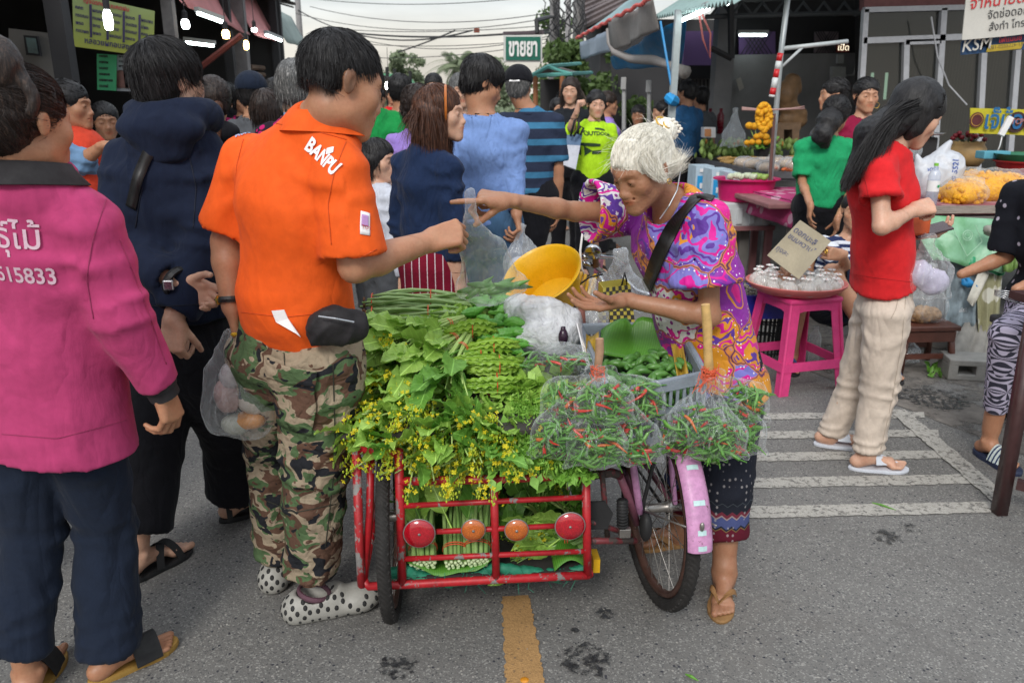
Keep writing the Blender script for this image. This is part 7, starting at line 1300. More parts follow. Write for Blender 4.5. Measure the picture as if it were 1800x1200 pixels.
tb('front_basket_pole',[q(1047,398,3.0),q(1047,470,3.0)],.013,plain('brown_wood_pole',(.17,.09,.05),.7,.3))
bw=thing('wooden_stake','dark red-brown wooden stake standing at the corner of the grey crate','stake',tuple(q(1024,600,2.55)));tb('stake',[q(1022,540,2.55),q(1027,620,2.55)],.012,plain('redbrown_wood',(.16,.055,.04),.7,.3),root=bw)
yb=thing('yellow_crate','bright yellow plastic crate wired in front of the handlebar','crate',tuple(q(1020,500,2.8)));YEL=plain('yellow_plastic',(.72,.40,.008),.38,.06,spec=.5)
for i in range(4):m=MB();m.tube([q(1012+i*7,530-i*3,2.9-i*.03),q(1022+i*7,478+i*5,2.95)],.007,6);m.build('slat',YEL,yb)
m=MB();m.tube([q(1005,534,2.8),q(1040,512,2.9),q(1046,484,3.0)],.010,6);m.build('rim',YEL,yb)
# yellow basin
bs=thing('yellow_basin','bright yellow plastic basin tilted against the handlebar','basin',tuple(q(958,505,2.80)));cB=q(960,497,2.82);axB=V(-.42,-.42,.80).normalized();rB=ax_rot(axB);m=MB();m.lathe([(.098,-.075),(.116,-.02),(.136,.045),(.148,.052),(.152,.047),(.150,.042),(.141,.040),(.121,-.022),(.103,-.082),(.001,-.082),(.001,-.076),(.098,-.075)][::1],cB,44,rB);m.build('bowl',YEL,bs,smooth=True,auto=50)
m=MB();m.tube([q(905,498,2.74),q(902,525,2.70),q(912,540,2.72)],.012,8)
# -- greens
LEAF1=leafmat('greens_leaf',(.26,.49,.06),(.43,.65,.13),.42,True,50,.25);LEAF2=leafmat('deep_leaf',(.11,.30,.035),(.21,.44,.07),.45,True,50,.25);STEM=leafmat('pale_stem',(.36,.56,.12),(.54,.70,.25),.4,False,30,.15);STEMW=leafmat('white_stem',(.22,.40,.10),(.36,.52,.18),.35,False,30,.15);FLOW=leafmat('yellow_flower',(.80,.62,.01),(.88,.78,.03),.5,False,40,.3);BUD=leafmat('bud_green',(.38,.55,.03),(.60,.66,.05),.5,False,40,.2);HERB=leafmat('herb_green',(.18,.43,.045),(.32,.58,.10),.5,False,60,.25);RUBBER=plain('rubber_band',(.62,.09,.03),.5)
def leaf_data(name,L,W,seed,mat,curl=.5,wav=.006,ruf=1.0,fold_=.35):
 k=random.Random(seed);m=MB();nu,nv=7,10;rows=[];b0=k.uniform(-.3,.3)
 for i in range(nv+1):
  t=i/nv;w=W*.5*(math.sin(math.pi*min(1,t**.75*.97+.03))**.75)*(1+.08*math.sin(t*17+seed));y=L*t;z=-curl*L*.5*t*t+.02*L*math.sin(t*5+seed);row=[]
  for j in range(nu):
   u=(j-(nu-1)/2)/((nu-1)/2);row.append(V(u*w+b0*L*.3*t*t,y*(1-.1*abs(curl)*t),z+abs(u)*w*fold_*(1 if nu else 1)+wav*ruf*math.sin(t*21+u*3+seed)*abs(u)))
  rows.append(row)
 m.grid(rows);pt=[]
 m.tube([V(0,-L*.45,-.002),V(0,0,0),V(0,L*.25,0)],[.0034,.003,.0014],5,False);o=m.build(name,mat,None,smooth=True);d=o.data;bpy.data.objects.remove(o);return d
LV=[leaf_data('leaf',.105,.060,i,LEAF1,.35+.25*(i%3),.006)for i in range(6)];LVD=[leaf_data('leaf',.11,.055,i+20,LEAF2,.3+.3*(i%3),.006)for i in range(4)]
def put_leaf(data,root,loc,d,up,s=1.0,name='leaf'):
 d=Vector(d).normalized();x=d.cross(Vector(up));x=x.normalized()if x.length>1e-4 else V(1,0,0);z=x.cross(d);o=bpy.data.objects.new(name,data);COL.objects.link(o);o.parent=root
 o.matrix_local=Matrix.Translation(Vector(loc)-Vector(root.location))@Matrix((x,d,z)).transposed().to_4x4()@Matrix.Scale(s,4);return o
def flower_mb(mf,mb_,c,d,k,n=10,s=1.0):
 "a loose head of little four-petalled flowers and buds round c"
 d=Vector(d).normalized()
 for i in range(n):
  q_=c+V(k.gauss(0,.013),k.gauss(0,.013),k.gauss(0,.013))*s+d*k.uniform(-.02,.025)*s;nr=(q_-c+d*.01+V(0,-.006,.006)).normalized();a=nr.orthogonal().normalized();b=nr.cross(a);r=k.uniform(.0042,.0068)*s;ph=k.random()*3
  for t in range(4):
   g=ph+t*math.pi/2;e=a*math.cos(g)+b*math.sin(g);e2=nr.cross(e);mf.add([q_,q_+e*r*.6+e2*r*.42+nr*r*.3,q_+e*r*1.15+nr*r*.35,q_+e*r*.6-e2*r*.42+nr*r*.3],[(0,1,2,3)])
 for i in range(n*2):q_=c+d*k.uniform(-.01,.04)*s+V(k.gauss(0,.006),k.gauss(0,.006),k.gauss(0,.006));mb_.blob(q_,(.0026,.0026,.0045),5,3)
def bunch(label,a,b,nleaf=14,nst=16,nfl=9,spread=.07,sag=.05,seed=1,leaves=None,fs=1.0,ls=1.0,stem=None,group='bunches of flowering greens heaped on the cart',cut_face=False,cat='greens',name='greens_bunch',up=V(0,-.3,1),band=True):
 k=random.Random(seed);leaves=leaves or LV;o=thing(name,label,cat,tuple(a),group=group);ax=(b-a);L=ax.length;d=ax.normalized();s1=d.cross(V(0,0,1)).normalized();s2=s1 .cross(d);ms,mf,mb_=MB(),MB(),MB()
 for i in range(nst):
  g=k.random()*6.28;r=math.sqrt(k.random());o0=(s1*math.cos(g)+s2*math.sin(g))*(.020*r);g2=g+k.uniform(-.6,.6);o1=(s1*math.cos(g2)*1.5+s2*math.sin(g2)*.6)*(spread*(.3+.9*r));Li=k.uniform(.75,1.05);pts=[]
  for j in range(6):t=j/5*Li;pts.append(a+ax*t+o0*(1-t)+o1*t*t-V(0,0,sag*t*t)+V(0,0,.01*math.sin(t*6+g)))
  ms.tube(pts,[.0058,.0052,.0045,.0038,.003,.0018],6,True)
  if i<nfl:flower_mb(mf,mb_,pts[-1],(pts[-1]-pts[-2]),k,9,fs);ms.tube([pts[-2],pts[-1]+(pts[-1]-pts[-2])*.3],.0015,4,False)
 ms.build('stems',stem or STEM,o,smooth=True)
 if nfl:mf.build('flowers',FLOW,o)['kind']='stuff';mb_.build('buds',BUD,o)['kind']='stuff'
 for i in range(nleaf):
  t=.30+.75*(i+k.random())/nleaf;g=k.uniform(-1.9,1.9);rad=(s1*math.sin(g)+s2*math.cos(g));c=a+ax*t+rad*(.012+spread*.5*t*t)-V(0,0,sag*t*t);dd=(d*k.uniform(.5,1.1)+rad*k.uniform(.3,.9)+V(k.uniform(-.25,.25),k.uniform(-.25,.25),k.uniform(-.35,.15))).normalized();put_leaf(leaves[k.randrange(len(leaves))],o,c,dd,rad+up*.5+V(k.uniform(-.3,.3),k.uniform(-.3,.3),0),k.uniform(.65,1.2)*ls)
 if band:m=MB();m.torus(a+d*.05,d,.023,.0016,20,4);m.torus(a+d*.058,d,.0235,.0014,20,4);m.build('rubber_band',RUBBER,o)
 return o
 # (stem end px,py,Y) (tip px,py,Y)
BL=[((700,600,2.50),(600,610,2.28)),((720,640,2.45),(588,660,2.22)),((740,690,2.40),(590,705,2.12)),((760,740,2.35),(600,752,2.06)),((700,570,2.60),(640,600,2.35)),((740,620,2.45),(655,675,2.16)),((790,640,2.42),(690,720,2.10)),((800,690,2.36),(660,745,2.04)),((770,720,2.3),(700,785,1.96)),((820,700,2.34),(745,770,1.97)),((820,740,2.3),(775,800,1.93)),((860,700,2.34),(815,745,1.98)),((870,740,2.28),(850,800,1.92)),((880,690,2.36),(885,770,1.98)),((815,570,2.52),(665,585,2.38)),((818,590,2.46),(690,635,2.25)),((822,600,2.42),(760,670,2.18)),((640,600,2.5),(575,620,2.40)),((650,700,2.3),(575,680,2.2)),((700,720,2.2),(625,765,2.02)),((845,780,2.1),(800,740,2.0))]
names=['far left top corner','left rim, second from the top','left rim, drooping low','bottom left corner','behind the left rim','upper left middle','left middle','lower left middle','hanging over the top red rail left','in front of the lower middle','hanging lowest over the red rail','centre front with bright yellow flowers','hanging right of the middle post','right front beside the fine herbs','lying flat below the long beans','second flat bunch with white-green stem ends','flat bunch pointing down to the front','outermost left behind','outermost left, low','over the outer red post','small bunch on the front edge']
for i,(a,b)in enumerate(BL):
 flat=i in(14,15,16);bunch('flowering greens bunch on the cart, '+names[i],U(*a),U(*b),15 if not flat else 18,24,2 if flat else 12,.080,.045,100+i,fs=1.1,ls=1.0 if not flat else 1.25,leaves=LV if i%4 else LVD)
 # fill beneath the heap so no deck shows
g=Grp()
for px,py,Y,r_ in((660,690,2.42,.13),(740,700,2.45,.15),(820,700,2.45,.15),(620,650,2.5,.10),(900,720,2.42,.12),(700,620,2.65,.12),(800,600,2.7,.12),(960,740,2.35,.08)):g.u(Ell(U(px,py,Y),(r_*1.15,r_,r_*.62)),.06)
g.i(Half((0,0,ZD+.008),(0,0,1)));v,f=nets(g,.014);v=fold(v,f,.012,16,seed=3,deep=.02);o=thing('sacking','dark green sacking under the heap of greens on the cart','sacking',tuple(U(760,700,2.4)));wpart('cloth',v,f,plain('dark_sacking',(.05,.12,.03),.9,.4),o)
n=8500;r=np.random.RandomState(4);vi=r.randint(0,len(v),n);P=v[vi]+vnormals(v,f)[vi]*(.01+.03*r.rand(n,1));ok=(P[:,1]<2.75);P=P[ok];n=len(P);u=r.randn(n,3)+np.array([-.4,-1,-.3]);u/=np.linalg.norm(u,axis=1,keepdims=True);w_=np.cross(u,r.randn(n,3));w_/=np.linalg.norm(w_,axis=1,keepdims=True);L_=.046*(.5+r.rand(n,1));nn_=np.cross(u,w_)
vv=np.stack([P-u*L_*.5,P-u*L_*.1+w_*L_*.26+nn_*L_*.06,P+u*L_*.25+w_*L_*.2,P+u*L_*.6,P+u*L_*.25-w_*L_*.2,P-u*L_*.1-w_*L_*.26+nn_*L_*.06],1).reshape(-1,3);base=np.arange(n)[:,None]*6;ff=np.concatenate([base+np.array([0,1,2,3]),base+np.array([0,3,4,5])]);wpart('loose_leaves',vv,ff,LEAF1,o)['kind']='stuff'
# long beans
BEAN=leafmat('bean_green',(.24,.40,.11),(.38,.54,.22),.42,False,40,.1)
def bean_bundle(label,a,b,n,r0,seed):
 k=random.Random(seed);o=thing('long_beans',label,'long beans',tuple(a));d=(b-a).normalized();s1=d.cross(V(0,0,1)).normalized();s2=V(0,0,1)
 for i in range(n):
  g=k.random()*6.28;rr=r0*math.sqrt(k.random());m=MB();off=s1*math.cos(g)*rr*1.7+s2*math.sin(g)*rr*.8;e=k.uniform(-.02,.05);ph=k.random()*6;pts=[a+d*e+(b-a)*t+off*(1+.4*math.sin(t*4+ph))+V(0,0,.012*math.sin(t*5+ph)-.03*t*t)for t in[j/7 for j in range(8)]];m.tube(pts,[.0034,.0052,.0056,.0057,.0056,.0054,.005,.002],6);m.build('bean',BEAN,o,smooth=True)
 m=MB()
 for t in(.06,.55):m.torus(a.lerp(b,t)-V(0,0,.004),d,r0*1.35,.0022,24,5)
 m.build('rubber_band',RUBBER,o);m=MB()
 for i in range(n):g=k.random()*6.28;rr=r0*math.sqrt(k.random());m.blob(a-d*.004+s1*math.cos(g)*rr*1.7+s2*math.sin(g)*rr*.8,(.005,.005,.004),5,3)
 m.build('stalk_ends',plain('stalk_brown',(.12,.05,.02),.8),o)
bean_bundle('upper bundle of yardlong beans tied with rubber bands across the cart',U(642,532,2.74),U(850,518,2.78),26,.026,3);bean_bundle('lower bundle of yardlong beans just in front of the upper one',U(642,554,2.66),U(842,546,2.68),22,.022,4)
# bitter gourds
GOURD=leafmat('bitter_gourd',(.07,.27,.025),(.15,.42,.06),.38,False,60,.05)
def gourd_data(seed):
 k=random.Random(seed);m=MB();nu,nv=26,22;rows=[]
 for i in range(nv+1):
  t=i/nv;y=.125*(t-.5);r=.024*math.sin(math.pi*min(.985,max(.015,t)))**.62*(1-.25*t);row=[]
  for j in range(nu+1):a=2*math.pi*(j%nu)/nu;rd=r*(.92+.26*abs(math.sin(a*4.5+math.sin(t*9+seed)))+.22*max(0,math.sin(t*42+a*3+seed)*math.sin(a*9+2)));row.append(V(rd*math.cos(a),y,rd*math.sin(a)+.012*math.sin(t*3)))
  rows.append(row)
 m.grid(rows);m.tube([V(0,.058,.002),V(.002,.085,.010)],[.004,.0025],6);o=m.build('bitter_gourd',GOURD,None,smooth=True);d=o.data;bpy.data.objects.remove(o);return d
GD=[gourd_data(i)for i in range(4)];k=random.Random(12)
GP=[(838,508,2.76),(848,530,2.68),(870,528,2.70),(890,530,2.68),(905,570,2.52),(868,570,2.52),(850,588,2.46),(848,520,2.72),(872,515,2.74),(862,538,2.66),(832,545,2.62),(884,545,2.64),(848,560,2.58),(876,562,2.56),(900,560,2.58),(860,580,2.50),(888,582,2.49),(912,585,2.49),(885,598,2.43),(908,604,2.43),(832,573,2.55),(925,596,2.47),(870,600,2.44),(855,500,2.78),(896,618,2.40)]
wh=['under the bean tips','upper row left','upper row middle','upper row right','right flank','inner middle','inner left','topmost, beside the clear bag','topmost right','upper middle','upper left beside the beans','upper right','left of the middle','middle','right, against the white bags','lower left','lower middle','lower right','near the winged beans','lowest right','left by the bean ends','outermost right','lowest left','highest, under the held bag','lowest, above the herbs']
for i,(px,py,Y)in enumerate(GP):
 c=U(px,py,Y);o=bpy.data.objects.new('bitter_gourd',GD[i%4]);COL.objects.link(o);a=k.uniform(-2.2,.6);o.matrix_local=Matrix.Translation(c)@Euler((k.uniform(-.5,.3),k.uniform(0,6),a)).to_matrix().to_4x4()@Matrix.Scale(k.uniform(.62,.82),4);tag(o,'knobbly bitter gourd in the heap, '+wh[i],'bitter gourd','bitter gourds heaped on the cart')
 # winged beans
WING=leafmat('winged_bean',(.22,.44,.035),(.38,.58,.08),.4,False,50,.25)
def wing_data(seed):
 k=random.Random(seed);m=MB();nv=26;L=.17
 for a0 in(0,1.57,3.14,4.71):
  rows=[]
  for i in range(nv+1):t=i/nv;y=L*(t-.5);e=math.sin(math.pi*min(.98,max(.02,t)))**.5;c=V(.0,y,.02*math.sin(t*3)-.01);d=V(math.cos(a0+.3*math.sin(t*3)),0,math.sin(a0+.3*math.sin(t*3)));w=e*(.013+.003*math.sin(t*40+seed+a0));t_=V(-d.z,0,d.x);rows.append([c+d*.003,c+d*w*.6+t_*.002*math.sin(t*50+a0),c+d*w+t_*.0045*math.sin(t*45+a0)])
  m.grid(rows)
 m.tube([V(0,L*(t-.5),.02*math.sin(t*3)-.01)for t in[i/8 for i in range(9)]],.0055,6);o=m.build('pod',WING,None,smooth=True);d=o.data;bpy.data.objects.remove(o);return d
WD=[wing_data(i)for i in range(3)]
for i,(px,py,Y,lb)in enumerate(((825,585,2.46,'top bundle'),(862,615,2.38,'second bundle'),(872,648,2.30,'third bundle'),(868,680,2.24,'lowest bundle'),(840,640,2.32,'bundle on the left'))):
 c=U(px,py,Y);o=thing('winged_beans','frilly winged beans tied with a rubber band, '+lb+' of the stack','winged beans',tuple(c),group='winged bean bundles on the cart')
 for j in range(7):p_=bpy.data.objects.new('pod',WD[j%3]);COL.objects.link(p_);p_.parent=o;p_.matrix_local=Matrix.Translation((k.uniform(-.012,.012),(j%3)*.016-.016,(j//3)*.014))@Euler((k.uniform(-.15,.15),k.uniform(0,1.5),R(-84)+k.uniform(-.12,.12))).to_matrix().to_4x4()
 m=MB();m.torus(c+V(.01,0,.012),(1,0,0),.032,.0016,20,4);m.build('rubber_band',RUBBER,o)
 # fine herbs (feathery)
def herb(label,a,b,n,wd,seed,mat,fine=.012,nl=34,droop=.12,lw=.16):
 r=np.random.RandomState(seed);o=thing('herb_bundle',label,'herbs',tuple(a));A=np.array(a);B=np.array(b);d=(B-A);s1=np.cross(d,[0,0,1.]);s1/=np.linalg.norm(s1);K=8;S=np.zeros((n,K,3));w0=r.randn(n,1)*.35;w1=r.randn(n,1);h=r.rand(n,1)
 for j in range(K):t=j/(K-1);S[:,j]=A+d*t*(.7+.4*h)+s1*(w0*wd*.4+(w1-w0*.3)*wd*t)+np.array([0,0,1.])*(.035*h*(1-t)+.02*r.randn(n,1)*t-droop*t*t)+.003*r.randn(n,3)
 ribbons('stems',S,.0028*np.ones(n),mat,o,)['kind']='stuff';o.children[0]['label']='thin green stems'
 N=n*nl;si=r.randint(0,n,N);tt=(.15+.85*r.rand(N))*(K-1);j=np.minimum(tt.astype(int),K-2);fr=(tt-j)[:,None];P=S[si,j]*(1-fr)+S[si,j+1]*fr;dr=S[si,j+1]-S[si,j];dr/=np.linalg.norm(dr,axis=1,keepdims=True);u=dr*.8+r.randn(N,3)*.55;u/=np.linalg.norm(u,axis=1,keepdims=True);w_=np.cross(u,r.randn(N,3));w_/=np.linalg.norm(w_,axis=1,keepdims=True);L=fine*(.6+.9*r.rand(N,1))
 wpart('leaflets',np.stack([P,P+u*L*.5+w_*L*lw,P+u*L,P+u*L*.5-w_*L*lw],1).reshape(-1,3),np.arange(N*4).reshape(-1,4),mat,o)['kind']='stuff';return o
herb('fine feathery herbs spilling over the right front of the cart',U(915,690,2.30),U(940,800,1.95),200,.045,1,HERB,.020,30,.02,.12);herb('feathery herbs hanging beside the chilli bags',U(950,700,2.30),U(985,808,1.98),150,.035,2,HERB,.020,30,.02,.12);herb('small pale-leaved herbs with reddish stems above the feathery herbs',U(900,668,2.40),U(1000,705,2.22),70,.035,3,leafmat('young_green',(.16,.32,.04),(.28,.44,.08),.5,False,40,.25),.026,14,.03,.4);herb('leafy herb sprigs drooping over the right end of the top rail',U(900,745,2.15),U(905,812,1.94),60,.045,4,HERB,.034,14,.02,.3);herb('small sprigs drooping beside the red corner post',U(985,760,2.12),U(1010,830,1.95),60,.030,5,HERB,.026,16,.02,.35);herb('broad-leaved sprigs filling the gap behind the chilli bags',U(890,640,2.42),U(940,710,2.20),80,.05,6,LEAF1,.040,14,.0,.4)
# -- lower bay
o=thing('banana_leaf','banana leaf lining the floor of the cart under the white-stemmed bundles','banana leaf',tuple(q(790,1000)));rows=[];BAN=(lambda t:t.fin(t.mix(t.ramp(t.n('TexWave',{'Vector':t.oc((1,1,1)),'Scale':60.0}).outputs['Fac'],[(0,0.0),(1,.5)]),vary(t,(.06,.20,.02),.2,8),(.12,.30,.03)),.38,t.bump(t.n('TexWave',{'Vector':t.oc(),'Scale':60.0}).outputs['Fac'],.25,.003),spec=.5))(NT('banana_leaf'))
for j in range(7):v_=j/6;rows.append([V(*(q(716+150*u,990,1.99+.4*v_)))*1.0 for u in[i/10 for i in range(11)]])
rows=[[V(p_.x,p_.y,ZB+.018+.045*(abs(i/5-1)**2.2)+.006*math.sin(i*1.3))for i,p_ in enumerate(r_)]for r_ in rows];m=MB();m.slab(rows,.0015);m.build('blade',BAN,o,smooth=True)
o=thing('banana_leaf','second banana leaf with a pale edge at the lower right of the cart','banana leaf',tuple(q(950,1000)));rows=[[V(q(975+58*u,990).x,1.985+.35*v_,ZB+.02+.035*math.sin(3.1*u)*(1-v_*.5))for u in[i/8 for i in range(9)]]for v_ in(0,.2,.5,1)];m=MB();m.slab(rows,.0015);m.build('blade',BAN,o,smooth=True)
GNET=plain('green_net',(.01,.16,.09),.7,.3);k=random.Random(2);o=thing('green_netting','dark green netting bunched along the bottom red rail','netting',tuple(q(780,1012)));
for j,P_ in enumerate(([(712,1000),(740,1014),(790,1022),(850,1010),(868,998)],[(876,998),(930,1004),(980,1010),(1028,1000)],[(676,1003),(694,1008),(704,1002)])):
 g=Grp();pts=[q(a,b,2.005)for a,b in P_]
 for a,b in zip(pts,pts[1:]):g.u(Seg(a,b,.014),.01)
 v,f=nets(g,.005);v=fold(v,f,.005,60,aniso=(1,1,1),seed=j);wpart('net_roll',v,f,GNET,o)
m=MB()
for i in range(60):a=q(k.choice((k.uniform(675,705),k.uniform(720,860),k.uniform(880,1020))),k.uniform(1002,1016),1.99);m.tube([a,a+V(k.uniform(-.02,.02),-.005,k.uniform(-.03,.01)),a+V(k.uniform(-.03,.03),-.006,k.uniform(-.05,.02))],.0008,3,False)
m.build('loose_threads',GNET,o)['kind']='stuff'
for i,(px,py,r_,tx)in enumerate(((745,990,.038,730),(800,991,.032,795),(839,987,.036,840))):
 a=q(px,py,2.00);b=V(q(tx,870,2.3).x,2.42,.50+.02*i);o=thing('kale_bundle',('white-stemmed greens bundle in the cart, left of three','white-stemmed greens bundle in the cart, middle of three','white-stemmed greens bundle in the cart, right of three')[i],'greens',tuple(a),group='white-stemmed bundles in the lower bay');kk=random.Random(i);d=(b-a).normalized();s1=V(1,0,0);s2=s1 .cross(d)*-1;n_=20 if i!=1 else 15;pl=[]
 for t in range(n_):
  rr=r_*math.sqrt((t+.5)/n_);g_=t*2.39996;o0=s1*math.cos(g_)*rr+s2*math.sin(g_)*rr*.85;rad=r_*.185*kk.uniform(.85,1.2);m=MB();m.cur=0;m.tube([a+o0,a+o0+d*.006,a+o0+d*.12+o0*.1,a+(b-a)*.75+o0*1.6+V(kk.uniform(-.03,.03),0,kk.uniform(0,.03))],[rad*.8,rad,rad*.9,rad*.4],8);m.build('stem',STEMW,o,smooth=True)
 m=MB()
 for t in range(n_):rr=r_*math.sqrt((t+.5)/n_);g_=t*2.39996;m.blob(a+s1*math.cos(g_)*rr+s2*math.sin(g_)*rr*.85-d*.001,(r_*.17,.004,r_*.17),8,4)
 m.build('cut_ends',plain('cut_end',(.55,.66,.38),.4)if 'cut_end' not in bpy.data.materials else bpy.data.materials['cut_end'],o,smooth=True)
 m=MB();m.torus(a+d*.045,d,r_*1.08,.0018,24,4);m.torus(a+d*.052,d,r_*1.07,.0018,24,4);m.build('rubber_band',RUBBER,o)
 for t in range(22):u=kk.uniform(.32,1.0);c=a+(b-a)*u+V(kk.uniform(-.05,.05)*u*1.6,kk.uniform(-.06,.0),kk.uniform(-.02,.05));put_leaf(LVD[t%4]if t%3 else LV[t%6],o,c,d*.8+V(kk.uniform(-.5,.5),-.3,kk.uniform(-.2,.5)),V(0,-1,.4),kk.uniform(.8,1.25))
 mf,mb_=MB(),MB()
 for t in range(4):flower_mb(mf,mb_,a+(b-a)*kk.uniform(.7,1)+V(kk.uniform(-.07,.07),-.08,kk.uniform(0,.08)),V(0,0,1),kk,9,.8)
 mf.build('flowers',FLOW,o)['kind']='stuff';mb_.build('buds',BUD,o)['kind']='stuff'
for i,(a,b,lb,nf)in enumerate((((1025,950,2.10),(905,965,2.12),'lying bunch with yellow flowers in the right half of the lower bay',5),((1025,925,2.20),(930,935,2.18),'upper lying bunch in the right half of the lower bay',4),((890,985,2.15),(895,880,2.30),'upright bunch beside the middle red post',0),((960,930,2.3),(930,860,2.25),'deep green leafy bunch at the back of the lower bay',0),((1010,920,2.35),(985,860,2.25),'leafy bunch at the back right of the lower bay',1),((780,950,2.45),(740,870,2.3),'leafy bunch at the back left of the lower bay',2))):bunch(lb,U(*a),U(*b),16,16,nf,.05,.02,300+i,LVD if i in(2,3,4,5)else LV,group='bunches in the lower bay of the cart',fs=.9,stem=STEMW if i<3 else STEM)
g=Grp();c=q(795,858,2.35);g.u(Ell(c,(.10,.08,.06)),.02).u(Ell(c+V(.08,0,-.01),(.05,.06,.05)),.03);v,f=nets(g,.008);v=fold(v,f,.012,18,aniso=(1,1,1),seed=2);o=thing('blue_plastic_bag','crumpled blue plastic bag in the dark upper part of the cart','bag',tuple(c));wpart('film',v,f,plain('blue_film',(.01,.12,.30),.3,.2),o)
m=MB();m.box(q(1046,985,2.10),(.02,.06,.045));o=thing('yellow_box','small yellow box end sticking out beside the red corner post','box',tuple(q(1046,985,2.1)));m.build('carton',YEL,o)
# -- white bags, basket, crate
CFILM=lambda nm,tint,op:plastic_film(nm,tint,op)
WFILM=(lambda t:t.fin((.78,.80,.83),.28,t.bump(t.noise(22,5,.65,dist=1.2),.8,.03),alpha=t.ramp(t.noise(14,4),[(.3,.55),(.7,.85)]),spec=.6))(NT('white_carrier_film'))
g=Grp()
for px,py,Y,r_ in((915,540,2.62,.05),(950,555,2.55,.08),(985,555,2.55,.06),(940,590,2.50,.06),(975,595,2.48,.06),(1000,580,2.5,.04),(905,565,2.58,.04)):g.u(Ell(U(px,py,Y),(r_*1.1,r_*.8,r_*.75)),.04)
v,f=nets(g,.006);v=fold(v,f,.016,15,aniso=(1,1,1),seed=5,deep=.02);o=thing('carrier_bags','heap of empty white carrier bags on the cart','plastic bags',tuple(U(950,570,2.5)));wpart('film',v,f,WFILM,o)
eg=thing('aubergine','small dark purple aubergine between the white bags and the crate','aubergine',tuple(U(990,585,2.4)));m=MB();m.blob(U(990,592,2.40),(.016,.016,.028),12,8);m.tube([U(990,583,2.4),U(990,574,2.4)],[.010,.007],6);m.build('fruit',plain('aubergine_skin',(.03,.012,.03),.25),eg,smooth=True)
bk=thing('woven_basket','small yellow and black chequered woven basket behind the crate','basket',tuple(U(1088,540,2.80)));A,B,C,D=U(1060,506,2.80),U(1108,500,2.80),U(1116,568,2.76),U(1059,568,2.76);mk,mw=MB(),MB();N1,N2=9,9
for i in range(N1):
 for j in range(N2):
  def pt(u,v_):return A.lerp(B,u).lerp(D.lerp(C,u),v_)
  o_=V(0,-.004*((i+j)%2),0);(mk if(i+j)%2 else mw).slab([[pt((i+1)/N1,j/N2)+o_,pt(i/N1,j/N2)+o_],[pt((i+1)/N1,(j+1)/N2)+o_,pt(i/N1,(j+1)/N2)+o_]],.003)
mk.build('black_strips',plain('black_strip',(.02,.018,.015),.5),bk);mw.build('yellow_strips',plain('yellow_strip',(.50,.42,.06),.5),bk);m=MB();e=V(0,.10,0);m.slab([[A,A+e],[D,D+e]],.003);m.slab([[B+e,B],[C+e,C]],.003);m.slab([[A+e,B+e],[D+e,C+e]],.003);m.build('sides',bpy.data.materials['yellow_strip'],bk);tb('handle',[U(1092,505,2.83),U(1098,480,2.85),U(1104,505,2.85)],.004,bpy.data.materials['black_strip'],6,bk)
def fbag(label,c,w,h,dp,mat,seed=1,top=None,neck=.25,name='clear_bag',cat='plastic bag',group=None,res=.0055,amp=.008,tilt=V(0,0,0),scale=18):
 "a gathered bag: full at the bottom, drawn in at the neck"
 top=top or c+V(0,0,h*.62);g=Grp();g.u(Ell(c-V(0,0,h*.14),(w*.47,dp*.5,h*.33)),.01);g.u(Seg(c-V(0,0,h*.06),top-V(0,0,h*.02),w*.40,w*.05,V(1,0,0),dp/w),.03);g.u(Seg(top-V(0,0,h*.05),top+V(0,0,h*.06),w*.05,w*.11,V(1,0,0),.5),.02)
 for sx in(-1,1):g.u(Seg(c+V(sx*w*.20,0,-h*.22),c+V(sx*w*.52,0,-h*.44),dp*.30,.006),.02)
 v,f=nets(g,res);v=fold(v,f,amp,scale,aniso=(1,1,.22),seed=seed,fine=.5,deep=.02);o=thing(name,label,cat,tuple(c),group=group);b=wpart('film',v,f,mat,o);return o,g
FILM=plastic_film('clear_film',(.80,.84,.86),.025);FILM2=plastic_film('milky_film',(.78,.82,.86),.22,crease=10);FILM3=plastic_film('haze_film',(.80,.83,.84),.10,crease=10)
fbag('crumpled clear bag wrapped round the handlebar',U(1085,505,2.98),.20,.20,.12,FILM2,4,amp=.02)
fbag('clear bag of pale goods between the handlebar and the crate',U(1040,545,2.72),.12,.16,.10,FILM2,6)
CR=thing('grey_crate','grey slatted plastic crate of small gourds on the cart','crate',(.53,2.25,.66));CRG=plain('crate_grey',(.20,.23,.27),.5,.12);TL,TR_,BL_,BR_=U(1020,572,2.52),U(1192,568,2.52),U(1072,690,2.04),U(1240,655,2.04);hz=.175
def crate_wall(A,B,n,name,h=hz,out=V(0,0,0)):
 dn=V(0,0,-h);tb('rim',[A,B],.0085,CRG,6,CR);m=MB();d=(B-A).normalized();L=(B-A).length;nr=d.cross(V(0,0,1)).normalized()*.004
 for z0,z1 in((.0,.16),(.44,.54),(.9,1.0)):m.slab([[A+dn*z0+nr,B+dn*z0+nr],[A+dn*z1+nr,B+dn*z1+nr]],.007)
 for i in range(n+1):c=A.lerp(B,i/n);w=L/n*.22;m.slab([[c-d*w,c+d*w],[c-d*w+dn,c+d*w+dn]],.006)
 m.build(name,CRG,CR)
crate_wall(TL,TR_,14,'back_wall');crate_wall(BL_,BR_,14,'front_wall');crate_wall(TL,BL_,10,'side_wall');crate_wall(TR_,BR_,12,'side_wall');m=MB();m.slab([[TL-V(0,0,hz),TR_-V(0,0,hz)],[BL_-V(0,0,hz),BR_-V(0,0,hz)]],.008);m.build('base',CRG,CR)
m=MB();m.slab([[U(1013,568,2.45),U(1022,572,2.52)],[U(1030,640,2.26),U(1042,645,2.26)]],.004);m.build('white_flap',PRINT_W,CR)
o=thing('banana_leaf','banana leaf draped over the back wall of the grey crate','banana leaf',tuple(U(1120,600,2.48)));rows=[]
